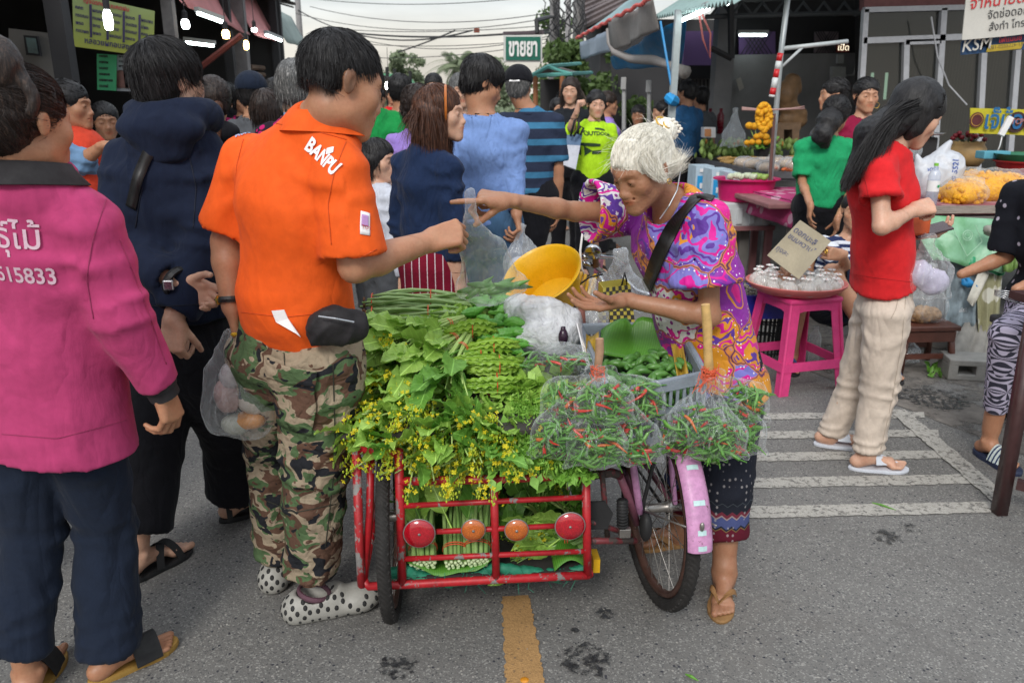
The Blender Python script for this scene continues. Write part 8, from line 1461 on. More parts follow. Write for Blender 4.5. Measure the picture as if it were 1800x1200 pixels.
for j in range(9):
 t=j/8;row=[]
 for i in range(15):
  u=i/14;px=1056+128*u;top_=566-10*math.sin(u*math.pi)+16*math.exp(-((u-.44)/.05)**2)+14*(abs(u-.5)*2)**3;bot=622+8*math.sin(u*3);row.append(U(px,top_+(bot-top_)*t,2.50-.10*t-.02*math.sin(t*3)*math.cos(u*6)))
 rows.append(row)
m=MB();m.slab([r_[::-1]for r_ in rows],.0015);m.build('blade',BAN,o,smooth=True)
o=thing('yellowed_leaf','folded yellowing leaf along the right side of the crate','banana leaf',tuple(U(1195,620,2.4)));rows=[[U(1172+20*u+18*t,566+94*t+6*math.sin(u*4),2.48-.34*t+.02*math.sin(u*7+t*5))for u in[i/6 for i in range(7)]]for t in[j/8 for j in range(9)]];m=MB();m.slab([r_[::-1]for r_ in rows],.002);m.build('blade',plain('yellow_leaf',(.42,.27,.03),.5,.25,scale=12),o,smooth=True)
o=thing('yellowed_leaf','dry yellow leaf tip at the left corner of the crate','banana leaf',tuple(U(1040,610,2.4)));rows=[[U(1030+22*u,586+50*t+5*math.sin(u*4),2.38-.1*t+.02*math.sin(u*5))for u in[i/5 for i in range(6)]]for t in[j/5 for j in range(6)]];m=MB();m.slab([r_[::-1]for r_ in rows],.002);m.build('blade',bpy.data.materials['yellow_leaf'],o,smooth=True)
GKN=leafmat('small_gourd',(.05,.17,.025),(.12,.28,.06),.35,False,60,.04)
def gh_data(seed):k=random.Random(seed);m=MB();L=.062;m.tube([V(0,L*(t-.5),.012*math.sin(t*3.1))for t in[i/7 for i in range(8)]],[.003,.0085,.0105,.0112,.0110,.0100,.0075,.002],8);o=m.build('ivy_gourd',GKN,None,smooth=True);d=o.data;bpy.data.objects.remove(o);return d
GH=[gh_data(i)for i in range(2)];k=random.Random(5)
for i in range(110):
 u,w_=k.random(),k.random();A=TL.lerp(TR_,.08+.86*u);B=BL_.lerp(BR_,.08+.86*u);c=A.lerp(B,.06+.86*w_);c.z=min(A.z,B.z)-.095+.035*math.sin(3.1*w_)+k.uniform(0,.03);o=bpy.data.objects.new('ivy_gourd',GH[i%2]);COL.objects.link(o);o.matrix_local=Matrix.Translation(c)@Euler((k.uniform(-.4,.4),0,k.uniform(0,6.3))).to_matrix().to_4x4()@Matrix.Scale(k.uniform(.8,1.15),4);tag(o,'small green gourd lying in the heap inside the grey crate','gourd','small gourds in the grey crate')
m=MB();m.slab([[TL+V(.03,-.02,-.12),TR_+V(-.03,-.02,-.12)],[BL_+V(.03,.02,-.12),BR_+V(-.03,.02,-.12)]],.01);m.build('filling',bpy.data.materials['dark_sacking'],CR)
# -- chilli bags
CHG=leafmat('chilli_green',(.06,.20,.03),(.14,.33,.05),.3,False,40,.05);CHR_=leafmat('chilli_red',(.50,.015,.008),(.68,.05,.02),.25,False,40,.05);CHO=leafmat('chilli_orange',(.5,.10,.02),(.6,.16,.03),.25,False,40,.05)
def chd(mat,seed):
 k=random.Random(seed);m=MB();L=.058;bnd=k.uniform(-.012,.012);m.cur=0;m.tube([V(bnd*math.sin(t*3.1),L*(t-.5),.004*math.sin(t*4))for t in[i/5 for i in range(6)]],[.0042,.0046,.0043,.0036,.0024,.0006],6,False);m.cur=1;m.tube([V(0,-L*.5-.018,.002),V(0,-L*.5,0)],[.0012,.0022],4,False);o=m.build('chilli',None,None,smooth=True,mats=[mat,CHG]);d=o.data;bpy.data.objects.remove(o);return d
CH=[chd(CHG,1),chd(CHG,2),chd(CHG,3),chd(CHR_,4),chd(CHR_,5),chd(CHO,6)]
def chilli_bag(label,c,top,w=.155,h=.17,dp=.085,seed=1,n=46,red=.22):
 k=random.Random(seed);o,g=fbag(label,c,w,h,dp,FILM,seed,top=top,name='chilli_bag',cat='bag of chillies',group='clear bags of chillies hung on the cart',amp=.006)
 for i in range(n):
  a,r=k.uniform(0,6.28),k.random()**.5;z=-.40+.50*k.random()**1.4;wz=1-.6*max(0,(z+.05)/.15)-.35*max(0,(-.26-z)/.14);q_=c+V(math.cos(a)*r*w*.36*wz,math.sin(a)*r*dp*.30*wz,z*h);x=k.random();dt=CH[3+k.randrange(2)]if x<red else CH[5]if x<red+.03 else CH[k.randrange(3)];p_=bpy.data.objects.new('chilli',dt);COL.objects.link(p_);p_.parent=o;p_.matrix_local=Matrix.Translation(q_-Vector(o.location))@Euler((k.uniform(-.5,.5),k.uniform(0,6),k.uniform(0,6.3))).to_matrix().to_4x4()@Euler((k.uniform(-.9,.9),0,0)).to_matrix().to_4x4()@Matrix.Scale(k.uniform(.85,1.25),4)
 return o
T1,T2=U(1052,650,1.97),U(1246,655,1.98)
for i,(px,py,Y,T_,lb)in enumerate(((1000,688,2.00,T1,'upper left of the stick near the herbs'),(1062,692,1.93,T1,'centre front on the short stick'),(1122,690,2.02,T1,'upper right of the short stick, red chillies on top'),(985,752,1.95,T1,'lowest left beside the red corner post'),(1050,768,1.92,T1,'lowest middle under the short stick'),(1112,762,1.95,T1,'lower right of the short stick'),(1225,728,1.95,T2,'left front on the bamboo stick'),(1262,756,1.93,T2,'lowest on the bamboo stick'),(1310,694,2.02,T2,'far right on the bamboo stick'),(1298,750,2.0,T2,'lower right on the bamboo stick'),(1200,752,2.0,T2,'hanging behind the left front bag of the bamboo stick'))):
 c=U(px,py,Y);chilli_bag('clear chilli bag, '+lb,c,c.lerp(T_,.72)+V(0,0,.01),.165 if i not in(8,)else .15,.185,.09,20+i,66,.20 if i in(2,5,9)else .11)
o,g=fbag('flat clear bag of chillies lying behind the herbs',U(985,632,2.30),.24,.10,.14,FILM,9,top=U(1030,640,2.1),name='chilli_bag',cat='bag of chillies',group='clear bags of chillies hung on the cart');k=random.Random(6)
for i in range(44):p_=bpy.data.objects.new('chilli',CH[(0,1,2,0,1,3)[i%6]]);COL.objects.link(p_);p_.parent=o;p_.matrix_local=Matrix.Translation((k.uniform(-.10,.10),k.uniform(-.05,.03),k.uniform(-.02,.02)))@Euler((k.uniform(-.3,.3),0,k.uniform(0,6.3))).to_matrix().to_4x4()
for nm,lb,P_,r_,T_ in(('short_stick','short round wooden stick tied through the left cluster of chilli bags',[(1054,595,1.98),(1050,668,1.98)],(.0105,.0135),T1),('bamboo_stick','flat pale bamboo stick tied through the right cluster of chilli bags',[(1240,535,1.99),(1247,668,1.99)],(.0115,.0140),T2)):
 o=thing(nm,lb,'stick',tuple(U(*P_[1])));m=MB();a,b=U(*P_[0]),U(*P_[1]);m.tube([a,a.lerp(b,.3)+V(.002,0,0),a.lerp(b,.6),b],[r_[0],r_[0]*1.12,r_[0],r_[1]],12);m.build('shaft',plain('stick_wood' if nm[0]=='s' else 'bamboo',(.34,.20,.12)if nm[0]=='s' else(.52,.33,.12),.6,.25,scale=30),o,smooth=True,auto=50);m=MB();k=random.Random(7)
 for i in range(9 if nm[0]=='s' else 22):
  c=T_+V(k.uniform(-.004,.004),0,k.uniform(-.012,.012));ax=V(k.uniform(-.6,.6),k.uniform(-.4,.4),1);m.torus(c,ax,k.uniform(.014,.02),.0011,16,4)
  if i>3:a=T_+V(k.uniform(-.03,.03),-.015,k.uniform(-.01,.03));m.tube([a,a+V(k.uniform(-.02,.02),-.004,-.02),a+V(k.uniform(-.03,.03),0,-.045)],.0010,4,False)
 m.build('rubber_bands',RUBBER,o)
 # -- held bags
hb=U(850,480,2.32)
def sheetbag(label,top,c,w,h,dp,mat,seed,**k):return fbag(label,c,w,h,dp,mat,seed,top=top,**k)
g=Grp();tp=U(826,352,2.16);a=U(832,420,2.2);cb=U(862,500,2.36);g.u(Seg(tp+V(0,0,.02),U(828,385,2.18),.013,.010),.01).u(Seg(U(828,385,2.18),U(845,440,2.27),.016,.055,V(1,0,0),.5,.5),.02).u(Seg(U(845,440,2.27),cb,.055,.095,V(1,0,.1),.5,.65),.03).u(Seg(U(820,505,2.36),U(912,500,2.36),.028,.028),.03);v,f=nets(g,.0055);v=fold(v,f,.010,16,aniso=(1,1,.15),seed=8,fine=.5);o=thing('clear_bag','clear bag of green okra held out by the man in orange','plastic bag',tuple(cb));wpart('film',v,f,FILM3,o)
for i in range(9):k=random.Random(i);c=U(835+8.5*i,508-3*(i%3),2.34);m=MB();d=V(k.uniform(.4,1),k.uniform(-.3,.3),k.uniform(-.2,.5)).normalized()*(.055 if i<7 else .07);m.tube([c-d,c-d*.4,c+d*.4,c+d],[.004,.011,.010,.0015],8);m.build('okra',GKN,o,smooth=True)
g=Grp();tp=U(406,585,2.19);g.u(Seg(tp,U(405,640,2.19),.014,.05,V(1,.2,0),.6),.02).u(Ell(U(420,700,2.19),(.085,.07,.09)),.05).u(Ell(U(405,735,2.19),(.06,.05,.05)),.04).u(Ell(U(445,735,2.17),(.055,.05,.06)),.04).u(Seg(U(378,655,2.2),U(385,710,2.2),.02,.04),.03);v,f=nets(g,.006);v=fold(v,f,.010,15,aniso=(1,1,.2),seed=9,fine=.5);o=thing('clear_bag','clear bag of curry and food packs in the left hand of the man in orange','plastic bag',tuple(U(420,700,2.19)));wpart('film',v,f,FILM3,o)
for(px,py,w_,h_,cl,nm)in((440,738,.075,.040,(.50,.20,.03),'curry_pack'),(445,705,.07,.06,(.45,.40,.34),'rice_pack'),(400,695,.06,.08,(.34,.22,.20),'pink_pack'),(415,745,.07,.05,(.32,.33,.28),'pale_pack'),(405,660,.05,.06,(.40,.36,.36),'top_pack')):m=MB();g=Grp();g.u(Ell(U(px,py,2.18),(w_*.6,.030,h_*.65)),.01);v,f=nets(g,.007);wpart(nm,fold(v,f,.004,40,seed=px),f,plain(nm,cl,.3,.2,scale=25),o)
m=MB();m.torus(U(413,588,2.16),(0,.6,1),.008,.004,14,5);m.build('rubber_band',plain('band_yellow',(.6,.35,.02),.5),o)
# bag of the light blue man
c=U(920,450,3.98);o,g=fbag('thin white-blue carrier bag in the hand of the light blue shirt man',c,.21,.34,.12,FILM2,14,top=U(916,405,3.98),amp=.012);m=MB();g=Grp();g.u(Ell(c-V(.02,0,.06),(.06,.04,.06)),.01).u(Ell(c+V(.03,0,-.08),(.05,.04,.03)),.01);v,f=nets(g,.01);wpart('contents',v,f,plain('bag_contents',(.5,.52,.6),.5),o)
c=U(700,330,4.5);fbag('faint clear bag beside the little girl',c,.20,.34,.10,FILM2,15,top=U(697,300,4.5),amp=.012)
o,g=fbag('large clear bag of clear packs held by the woman in red',U(1630,470,3.02),.20,.27,.14,FILM3,16,top=U(1632,425,3.02),amp=.014)
g=Grp();g.u(Ell(U(1640,495,3.02),(.06,.04,.05)),.01).u(Ell(U(1615,480,3.02),(.05,.04,.05)),.02);v,f=nets(g,.009);wpart('contents',fold(v,f,.006,30),f,plain('pale_pack2',(.45,.42,.55),.3,.2),o)
# lime woman's tote
o=thing('tote_bag','white and blue canvas tote bag on the arm of the lime green woman','tote bag',tuple(U(1008,270,7.0)));m=MB();A,B,C,D=U(992,238,7.05),U(1024,235,7.05),U(1012,298,7.0),U(985,288,7.0);b2=V(0,.10,0);E1,E2=A.lerp(D,.33),B.lerp(C,.33);m.slab([[B,A],[E2,E1]],.05);m.build('blue_band',plain('tote_blue',(.12,.20,.33),.8),o);m=MB();m.slab([[E2,E1],[C,D]],.055);m.build('white_body',plain('tote_white',(.55,.57,.64),.8),o)
tb('handle',[U(1003,240,7.0),U(1010,212,7.0),U(1018,206,7.02),U(1016,236,7.0)],.010,RUB['black'],6,o);tb('handle',[U(1008,240,6.98),U(1020,222,6.98),U(1026,225,7.0),U(1020,238,7.0)],.010,RUB['black'],6,o)
# -- right-hand stalls
MT=bpy.data.materials
def pl(name,col,*a,**k):return MT[name]if name in MT else plain(name,col,*a,**k)
def one(name,label,cat,mb,mat,at,group=None,part='body',smooth=False,auto=None):o=thing(name,label,cat,tuple(at),group=group);mb.build(part,mat,o,smooth=smooth,auto=auto);return o
HOTP=plain('hot_pink_plastic',(.66,.045,.20),.42,.10,coat=.1);TUBP=plain('magenta_plastic',(.55,.012,.13),.4,.08);FOAM=plain('styrofoam',(.52,.54,.55),.75,.06);STL=plain('stall_steel',(.16,.16,.17),.45,.2,metal=.5)
# pink stool
c=G(1386,668);c=V(c.x,c.y-.02,0);st=thing('plastic_stool','hot pink plastic stool with open sides carrying the round tray','stool',tuple(c));zt=.52;a0=R(12);ex=V(math.cos(a0),math.sin(a0),0);ey=V(-math.sin(a0),math.cos(a0),0)
C_=lambda u,v,z:c+ex*u+ey*v+V(0,0,z)
m=MB();m.bbox(C_(0,0,zt-.012),(.33,.33,.03),.012,Matrix((ex,ey,V(0,0,1))).transposed());m.build('seat',HOTP,st,smooth=True,auto=40);m=MB()
for s1,s2,e1,e2 in((1,-1,ex,ey),(-1,-1,ex,ey),(1,1,ex,ey),(-1,1,ex,ey)):pass
for(su,sv)in((-1,-1),(1,-1),(1,1),(-1,1)):
 m=MB();T,B=C_(su*.150,sv*.150,zt-.02),C_(su*.205,sv*.205,.0)
 for(d_,w0,w1)in((-ex*su,.055,.050),(-ey*sv,.055,.050)):m.slab([[T,T+d_*w0],[B,B+d_*w1]],.006)
 m.tube([T,B],.010,6);m.build('leg',HOTP,st)
for(u0,v0,u1,v1)in((-1,-1,1,-1),(1,-1,1,1),(1,1,-1,1),(-1,1,-1,-1)):
 f_=lambda u,v,z:C_(u*(.205-.055*z/.5),v*(.205-.055*z/.5),z);m=MB();m.slab([[f_(u0,v0,.18),f_(u1,v1,.18)],[f_(u0,v0,.13),f_(u1,v1,.13)]],.010);m.build('cross_rail',HOTP,st);m=MB();n_=12;m.slab([[f_(u0,v0,.50).lerp(f_(u1,v1,.50),i/n_)for i in range(n_+1)],[f_(u0,v0,.50).lerp(f_(u1,v1,.50),i/n_)-V(0,0,.045+.10*abs(i/n_*2-1)**6)for i in range(n_+1)]],.006);m.build('apron',HOTP,st)
tc=U(1396,527,c.y+.02);tc=V(tc.x,c.y+.02,zt+.012);ty=thing('round_tray','round salmon pink plastic tray on the pink stool','tray',tuple(tc));m=MB();m.lathe([(.001,.012),(.20,.012),(.235,.030),(.262,.052),(.270,.050),(.268,.042),(.245,.018),(.21,-.002),(.001,-.002)],tc,56);m.build('dish',plain('salmon_plastic',(.52,.13,.12),.5,.1),ty,smooth=True,auto=40);k=random.Random(4);WB_=plastic_film('small_bag_film',(.82,.82,.80),.42,crease=24);BROTH=plain('sugar_broth',(.46,.24,.05),.35,.3,scale=40);PET=plain('petal_white',(.72,.70,.68),.6,.05);n_=0
for ring,cnt in((0,1),(.082,6),(.150,10),(.212,14)):
 for i in range(cnt):
  a=2*math.pi*(i+.3*(ring>.1))/cnt;q=tc+V(ring*math.cos(a),ring*math.sin(a),.012);s_=k.uniform(1.15,1.45);nm=thing('sweet_bag','tied mini bag of sweet broth topped with a white blossom, on the round tray','sweet bag',tuple(q),group='mini bags on the round tray');m=MB();m.lathe([(.001,0),(.024*s_,.002),(.030*s_,.018*s_),(.026*s_,.038*s_),(.010*s_,.054*s_),(.004,.060*s_),(.012*s_,.070*s_)],q,10);m.build('film',WB_,nm,smooth=True);m=MB();m.lathe([(.001,.003),(.022*s_,.004),(.026*s_,.016*s_),(.001,.020*s_)],q,8);m.build('sweets',BROTH if(i+cnt)%3 else pl('cream_sweet',(.5,.44,.32),.5),nm,smooth=True);m=MB();t_=q+V(0,0,.064*s_)
  for b in range(5):g=b*1.257+i;m.blob(t_+V(.013*math.cos(g),.013*math.sin(g),.003),(.0115,.009,.004),6,4,Euler((0,0,g)).to_matrix())
  m.build('blossom',PET,nm,smooth=True);m=MB();m.blob(t_+V(0,-.002,.005),(.004,.004,.004),6,4);m.build('blossom_heart',pl('petal_red',(.5,.02,.02),.6),nm)
  # cardboard sign
cs=thing('cardboard_sign','handwritten cardboard price sign held at a tilt by the seated seller','sign',tuple(U(1405,435,4.08)));P4=[U(1407,387,4.12),U(1461,424,4.12),U(1404,491,4.06),U(1349,449,4.08)];quad('board',P4,plain('cardboard',(.40,.35,.25),.85,.12,scale=10),cs,.005);xd=(P4[1]-P4[0]).normalized();yd=(P4[0]-P4[3]).normalized();PEN=plain('pen_ink',(.10,.11,.20),.7);o0=P4[0].lerp(P4[3],.28)+xd*.008
lettering('lettering','ดอกมะลิ',.046,PEN,o0,xd,yd,cs,align='LEFT',bold=.0004);lettering('lettering','ขนมหวานไทย',.042,PEN,P4[0].lerp(P4[3],.45)+xd*.008,xd,yd,cs,align='LEFT',bold=.0004);lettering('lettering','15-',.105,plain('pen_blue',(.08,.10,.38),.7),P4[0].lerp(P4[3],.88)+xd*.075,xd,yd,cs,align='LEFT',shear=.2,bold=.0006);lettering('lettering','ถุงละ',.040,PEN,P4[0].lerp(P4[3],.80)+xd*.004,xd,yd,cs,align='LEFT')
# blue crate of snails, black mesh basket
sc=thing('blue_crate','dark blue plastic crate of small snails beside the pink stool','crate',tuple(G(1335,620)));a=U(1328,560,4.5);BLU=plain('crate_blue',(.006,.012,.22),.45,.1)
for(dx,dy,w,d)in((0,-.16,.42,.012),(0,.16,.42,.012),(-.21,0,.012,.33),(.21,0,.012,.33)):m=MB();m.box((a.x+dx,a.y+dy,.40),(w,d,.14));m.build('wall',BLU,sc)
m=MB();m.box((a.x,a.y,.42),(.40,.31,.02));m.build('base',BLU,sc);m=MB();k=random.Random(3)
for i in range(330):q=V(a.x+k.uniform(-.19,.19),a.y+k.uniform(-.15,.15),.44+k.uniform(0,.03));m.blob(q,(.011,.009,.010),6,4,Euler((k.random()*3,k.random()*3,0)).to_matrix())
tag(m.build('snails',plain('snail_shell',(.15,.13,.10),.6,.5,scale=60)),'grey-brown snails filling the blue crate','snails',kind='stuff')
bb=thing('black_basket','black slatted plastic basket standing behind the pink stool','basket',tuple(G(1350,625)));q=G(1352,628);BLK=RUB['black']
for z in(.02,.09,.16,.23,.29):m=MB();r=.10+.05*z;m.torus(V(q.x,q.y+.1,z),(0,0,1),r,.006,24,4);m.build('hoop',BLK,bb)
for i in range(26):a=2*math.pi*i/26;m=MB();m.tube([V(q.x+.10*math.cos(a),q.y+.1+.10*math.sin(a),.0),V(q.x+.115*math.cos(a),q.y+.1+.115*math.sin(a),.30)],.006,4);m.build('slat',BLK,bb)
wb=one('water_bottle','clear empty water bottle on the ground behind the pink stool','bottle',MB().lathe([(.001,0),(.035,.002),(.036,.15),(.030,.19),(.012,.215),(.013,.24),(.001,.24)],G(1428,640),16),plastic_film('bottle_film',(.8,.85,.88),.12,cs=.3),G(1428,640),smooth=True)
# foam box, pink tub, lotus
fb=thing('foam_box','white styrofoam box under the magenta tub','box',tuple(U(1310,380,6.5)));q=U(1308,356,6.45);bw_=.42;m=MB();m.bbox((q.x+.02,6.62,q.z-.10),(bw_,.36,.20),.015);m.build('box',FOAM,fb)
for i in range(4):m=MB();m.bbox((q.x-.14+i*.105,6.432,q.z-.11),(.05,.012,.13),.004);m.build('rib',FOAM,fb)
ft=thing('bench_frame','dull pink wooden bench frame under the styrofoam box','bench',tuple(G(1305,520)));PNKW=plain('pink_wood',(.26,.11,.115),.8,.2,scale=12);zt_=q.z-.21
m=MB();m.box((q.x+.02,6.62,zt_),(.50,.40,.035));m.build('top',PNKW,ft)
for dx in(-.2,.24):
 for dy in(-.15,.17):m=MB();m.box((q.x+dx,6.62+dy,zt_/2),(.05,.05,zt_));m.build('leg',PNKW,ft)
tb_=thing('magenta_tub','round magenta plastic tub holding white lotus buds','tub',tuple(U(1322,355,6.5)));tcn=V(q.x+.06,6.60,q.z+.005);m=MB();m.lathe([(.001,0),(.205,0),(.225,.16),(.262,.172),(.262,.180),(.220,.172),(.20,.02),(.001,.02)],tcn,44,sx=1.05);m.build('tub',TUBP,tb_,smooth=True,auto=40);k=random.Random(9);LOT=plain('lotus_pale',(.52,.58,.42),.5,.1)
for i in range(9):
 p_=tcn+V(-.16+.034*i,-.12+k.uniform(0,.10),.19+k.uniform(0,.02));m=MB();m.blob(p_,(.030,.030,.028),8,6)
 for b in range(6):g=b*1.05+i;m.blob(p_+V(.018*math.cos(g),.018*math.sin(g),.004),(.015,.010,.026),6,4,Euler((.4*math.sin(g),.4*math.cos(g),g)).to_matrix())
 o=thing('lotus_bud','pale folded lotus bud at the rim of the magenta tub' if i<6 else 'green folded lotus bud at the rim of the magenta tub','lotus bud',tuple(p_),group='lotus buds in the magenta tub');m.build('petals',LOT if i<6 else pl('lotus_green',(.28,.42,.10),.5),o,smooth=True)
 # cartons with blue print
for i,(xa,xb,ya,yb)in enumerate(((1224,1250,292,350),(1252,1280,298,362),(1282,1296,304,350))):
 Yc=7.4-.35*i;o=thing('carton',('blue and white carton under the meat table, farthest of three','blue and white carton under the meat table, middle of three','blue and white carton partly hidden by the magenta tub')[i],'carton',tuple(U(xa,yb,Yc)));A=U(xa,ya,Yc);B=U(xb,yb+30,Yc);m=MB();m.box(((A.x+B.x)/2,Yc+.13,(A.z+B.z)/2),(B.x-A.x,.26,A.z-B.z));m.build('box',pl('carton_pale',(.42,.52,.60),.7),o);m=MB();m.box(((A.x+B.x)/2,Yc-.003,A.z-.20),((B.x-A.x)*.8,.006,.22));m.build('label',pl('label_blue',(.02,.30,.62),.6),o);m=MB();m.box(((A.x+B.x)/2-.01,Yc-.008,A.z-.18),((B.x-A.x)*.4,.006,.05));m.box(((A.x+B.x)/2,Yc-.008,A.z-.04),((B.x-A.x)*.6,.006,.03));m.build('label_mark',PRINT_W,o)
 # meat table
A,B,C,D=U(1212,281,8.9),U(1338,316,6.9),U(1480,300,6.9),U(1500,262,8.9);zt_=.80;X0=A.x;mt=thing('meat_table','long steel-topped table of wrapped chicken and greens under the right awning','table',(3.3,7.8,0));X0=U(1335,315,7.0).x;zt_=U(1335,310,7.0).z;m=MB();m.bbox((X0+.95,8.3,zt_-.02),(1.9,2.7,.05),.008);m.build('top',STL,mt);m=MB();m.box((X0+.95,6.94,zt_+.015),(1.9,.02,.06));m.box((X0,8.3,zt_+.015),(.02,2.7,.06));m.build('edge',STL,mt)
for dx,dy in((.05,.1),(1.8,.1),(.05,2.5),(1.8,2.5)):m=MB();m.box((X0+dx,6.95+dy,zt_/2-.03),(.05,.05,zt_-.05));m.build('leg',STL,mt)
k=random.Random(21);CHK=plain('chicken_skin',(.52,.38,.25),.4,.25,scale=20);YF_=plain('dried_yellow',(.52,.31,.10),.5,.35,scale=20);WRP=plastic_film('wrap_film',(.80,.80,.84),.22,crease=14)
for i in range(22):
 p_=V(X0+.12+(i%6)*.22+k.uniform(-.04,.04),7.05+(i//6)*.22+k.uniform(-.04,.04),zt_+.065+.02*(i%2));o=thing('wrapped_chicken','plastic-wrapped whole chicken lying in rows on the meat table','chicken',tuple(p_),group='wrapped chickens on the meat table');g=Grp();g.u(Ell(p_,(.085,.065,.05)),.01).u(Ell(p_+V(.06*k.choice((-1,1)),-.02,.0),(.035,.03,.03)),.03).u(Ell(p_+V(0,-.05,.01),(.03,.03,.02)),.03);v,f=nets(g,.014);wpart('meat',v,f,CHK,o);g2=Grp();g2 .u(Ell(p_+V(0,0,.004),(.10,.08,.06)),.01);v,f=nets(g2,.016);wpart('wrap',fold(v,f,.008,16,seed=i,deep=.01),f,WRP,o)
for i in range(20):p_=V(X0+.10+k.uniform(0,.6),6.99+k.uniform(0,.06),zt_+.05+k.uniform(0,.02));one('orange_chunk','small orange piece of innards in the front tray of the meat table','meat piece',MB().blob(p_,(.022,.018,.016),7,5),pl('orange_meat',(.60,.14,.04),.4),p_,'orange pieces along the front of the meat table','piece',True)
for i in range(34):p_=V(X0+.06+k.uniform(0,.95),7.85+k.uniform(0,.55),zt_+.04+k.uniform(0,.03));a=k.uniform(-.9,.9);d=V(math.cos(a),math.sin(a),0)*.09;one('dried_fish','yellowish dried fish lying flat on the meat table','fish',MB().tube([p_-d,p_-d*.3,p_+d*.5+V(0,0,.01),p_+d],[.006,.022,.017,.004],6),YF_,p_,'dried fish on the meat table','fish',True)
GRP_=leafmat('lotus_pod',(.20,.34,.06),(.36,.48,.14),.5,False,40,.05);m=MB().lathe([(.001,-.045),(.018,-.03),(.028,0),(.022,.025),(.001,.05)],(0,0,0),8);po=m.build('green_pod',GRP_,None,smooth=True);pd=po.data;bpy.data.objects.remove(po)
for i in range(150):p_=V(X0-.05+k.uniform(0,1.15),8.55+k.uniform(0,.75),zt_+.06+k.uniform(0,.16));o=bpy.data.objects.new('green_pod',pd);COL.objects.link(o);o.location=p_;o.rotation_euler=(k.uniform(-.6,.6),k.uniform(-.6,.6),k.random()*6);tag(o,'pale green pointed bud in the heap at the far end of the meat table','green bud','green buds heaped on the meat table')
for i in range(14):p_=V(X0+.0+k.uniform(0,1.0),8.5+k.uniform(0,.6),zt_+.16+k.uniform(0,.08));one('orange_flower','orange flower tip in the heap of green buds','flower',MB().blob(p_,(.02,.02,.03),6,5),pl('orange_tip',(.62,.28,.06),.6),p_,'orange tips among the green buds','petals',True)
q=U(1250,232,8.6);o=thing('paper_box','small white and orange box at the back of the meat table','box',tuple(q));quad('box',[U(1238,224,8.7),U(1258,224,8.7),U(1258,242,8.7),U(1238,242,8.7)],PRINT_W,o,.12);quad('stripe',[U(1239,227,8.68),U(1250,227,8.68),U(1250,240,8.68),U(1239,240,8.68)],pl('stripe_orange',(.6,.25,.10),.6),o,.006);fbag('clear bag with a pink tag at the back of the meat table',U(1290,232,8.5),.26,.34,.14,FILM2,23)
for px in(1247,1266):q=U(px,215,9.8);one('red_bottle','dark red bottle behind the meat table, %s'%('nearer the grey pole' if px<1250 else 'nearer the marigolds'),'bottle',MB().lathe([(.001,-.14),(.045,-.13),(.045,.08),(.02,.12),(.02,.16),(.001,.16)],q,10),pl('bottle_red',(.16,.008,.02),.3),q,smooth=True)
# leaning pole with red and white bands, marigold garland
lp=thing('banded_pole','thin leaning metal pole with side arm and red-white bands by the meat table','pole',tuple(G(1345,505)));Yp=6.6;PGR=plain('pole_grey',(.34,.37,.38),.4,.1,metal=.3);tb('shaft',[U(1386,-12,Yp),U(1372,100,Yp),U(1353,330,Yp),U(1342,498,Yp)],.022,PGR,10,lp);tb('side_arm',[U(1374,86,Yp),U(1490,73,Yp)],.017,plain('pole_white',(.48,.52,.53),.4),10,lp);tb('arm_brace',[U(1374,118,Yp),U(1410,84,Yp)],.012,MT['pole_white'],8,lp)
for i,(y0,y1)in enumerate(((94,108),(108,122),(122,137),(137,155),(155,167),(167,171))):f_=lambda y:U(1386-12*(y+12)/97-(2.4*(y-85)/30),y,Yp);tb('band',[f_(y0),f_(y1)],.0245,pl('tape_red',(.55,.015,.02),.4)if i%2==0 else pl('tape_white',(.62,.64,.64),.4),10,lp)
br=thing('rusty_rod','rusty brown rod standing beside the lower half of the banded pole','rod',tuple(G(1340,498)));tb('rod',[U(1361,200,6.5),U(1352,340,6.5),U(1338,500,6.5)],.014,plain('rod_rust',(.11,.05,.04),.8),8,br)
tw=thing('garland_twigs','thin pinkish twigs tied across the banded pole holding the garland','twigs',tuple(U(1360,192,6.4)));k=random.Random(6)
for i in range(4):tb('twig',[U(1304,192+k.uniform(-3,2),6.42),U(1345,193+k.uniform(-2,2),6.4),U(1385,192+k.uniform(-2,2),6.4),U(1414,185+k.uniform(0,8),6.42)],.006,pl('twig_pink',(.42,.26,.24),.7),5,tw)
MARI=(lambda t:t.fin(t.ramp(t.noise(160,3),[(.35,(.55,.20,.004)),(.6,(.80,.42,.006))]),.7,t.bump(t.noise(150,3),.8,.006)))(NT('marigold'));gl=thing('marigold_garland','thick orange marigold garland hanging on the banded pole','garland',tuple(U(1343,205,6.4)));k=random.Random(3)
for i in range(46):
 a=2*math.pi*i/23;rr=1 if i<23 else .55;p_=U(1343+11*math.cos(a)*rr,206+22*math.sin(a)*rr,6.40+k.uniform(-.02,.02));m=MB();m.blob(p_,(.026,.022,.024),8,6,Euler((k.random()*3,0,k.random())).to_matrix());m.build('blossom',MARI,gl,smooth=True)
for px,py in((1343,230),(1340,226),(1346,226),(1352,221)):m=MB();m.blob(U(px,py,6.38),(.030,.024,.024),8,6);m.build('tassel_blossom',MARI,gl,smooth=True)
fv=thing('marigold_bouquets','small marigold bouquets standing in a dark vase behind the garland','flowers',tuple(U(1340,250,7.1)))
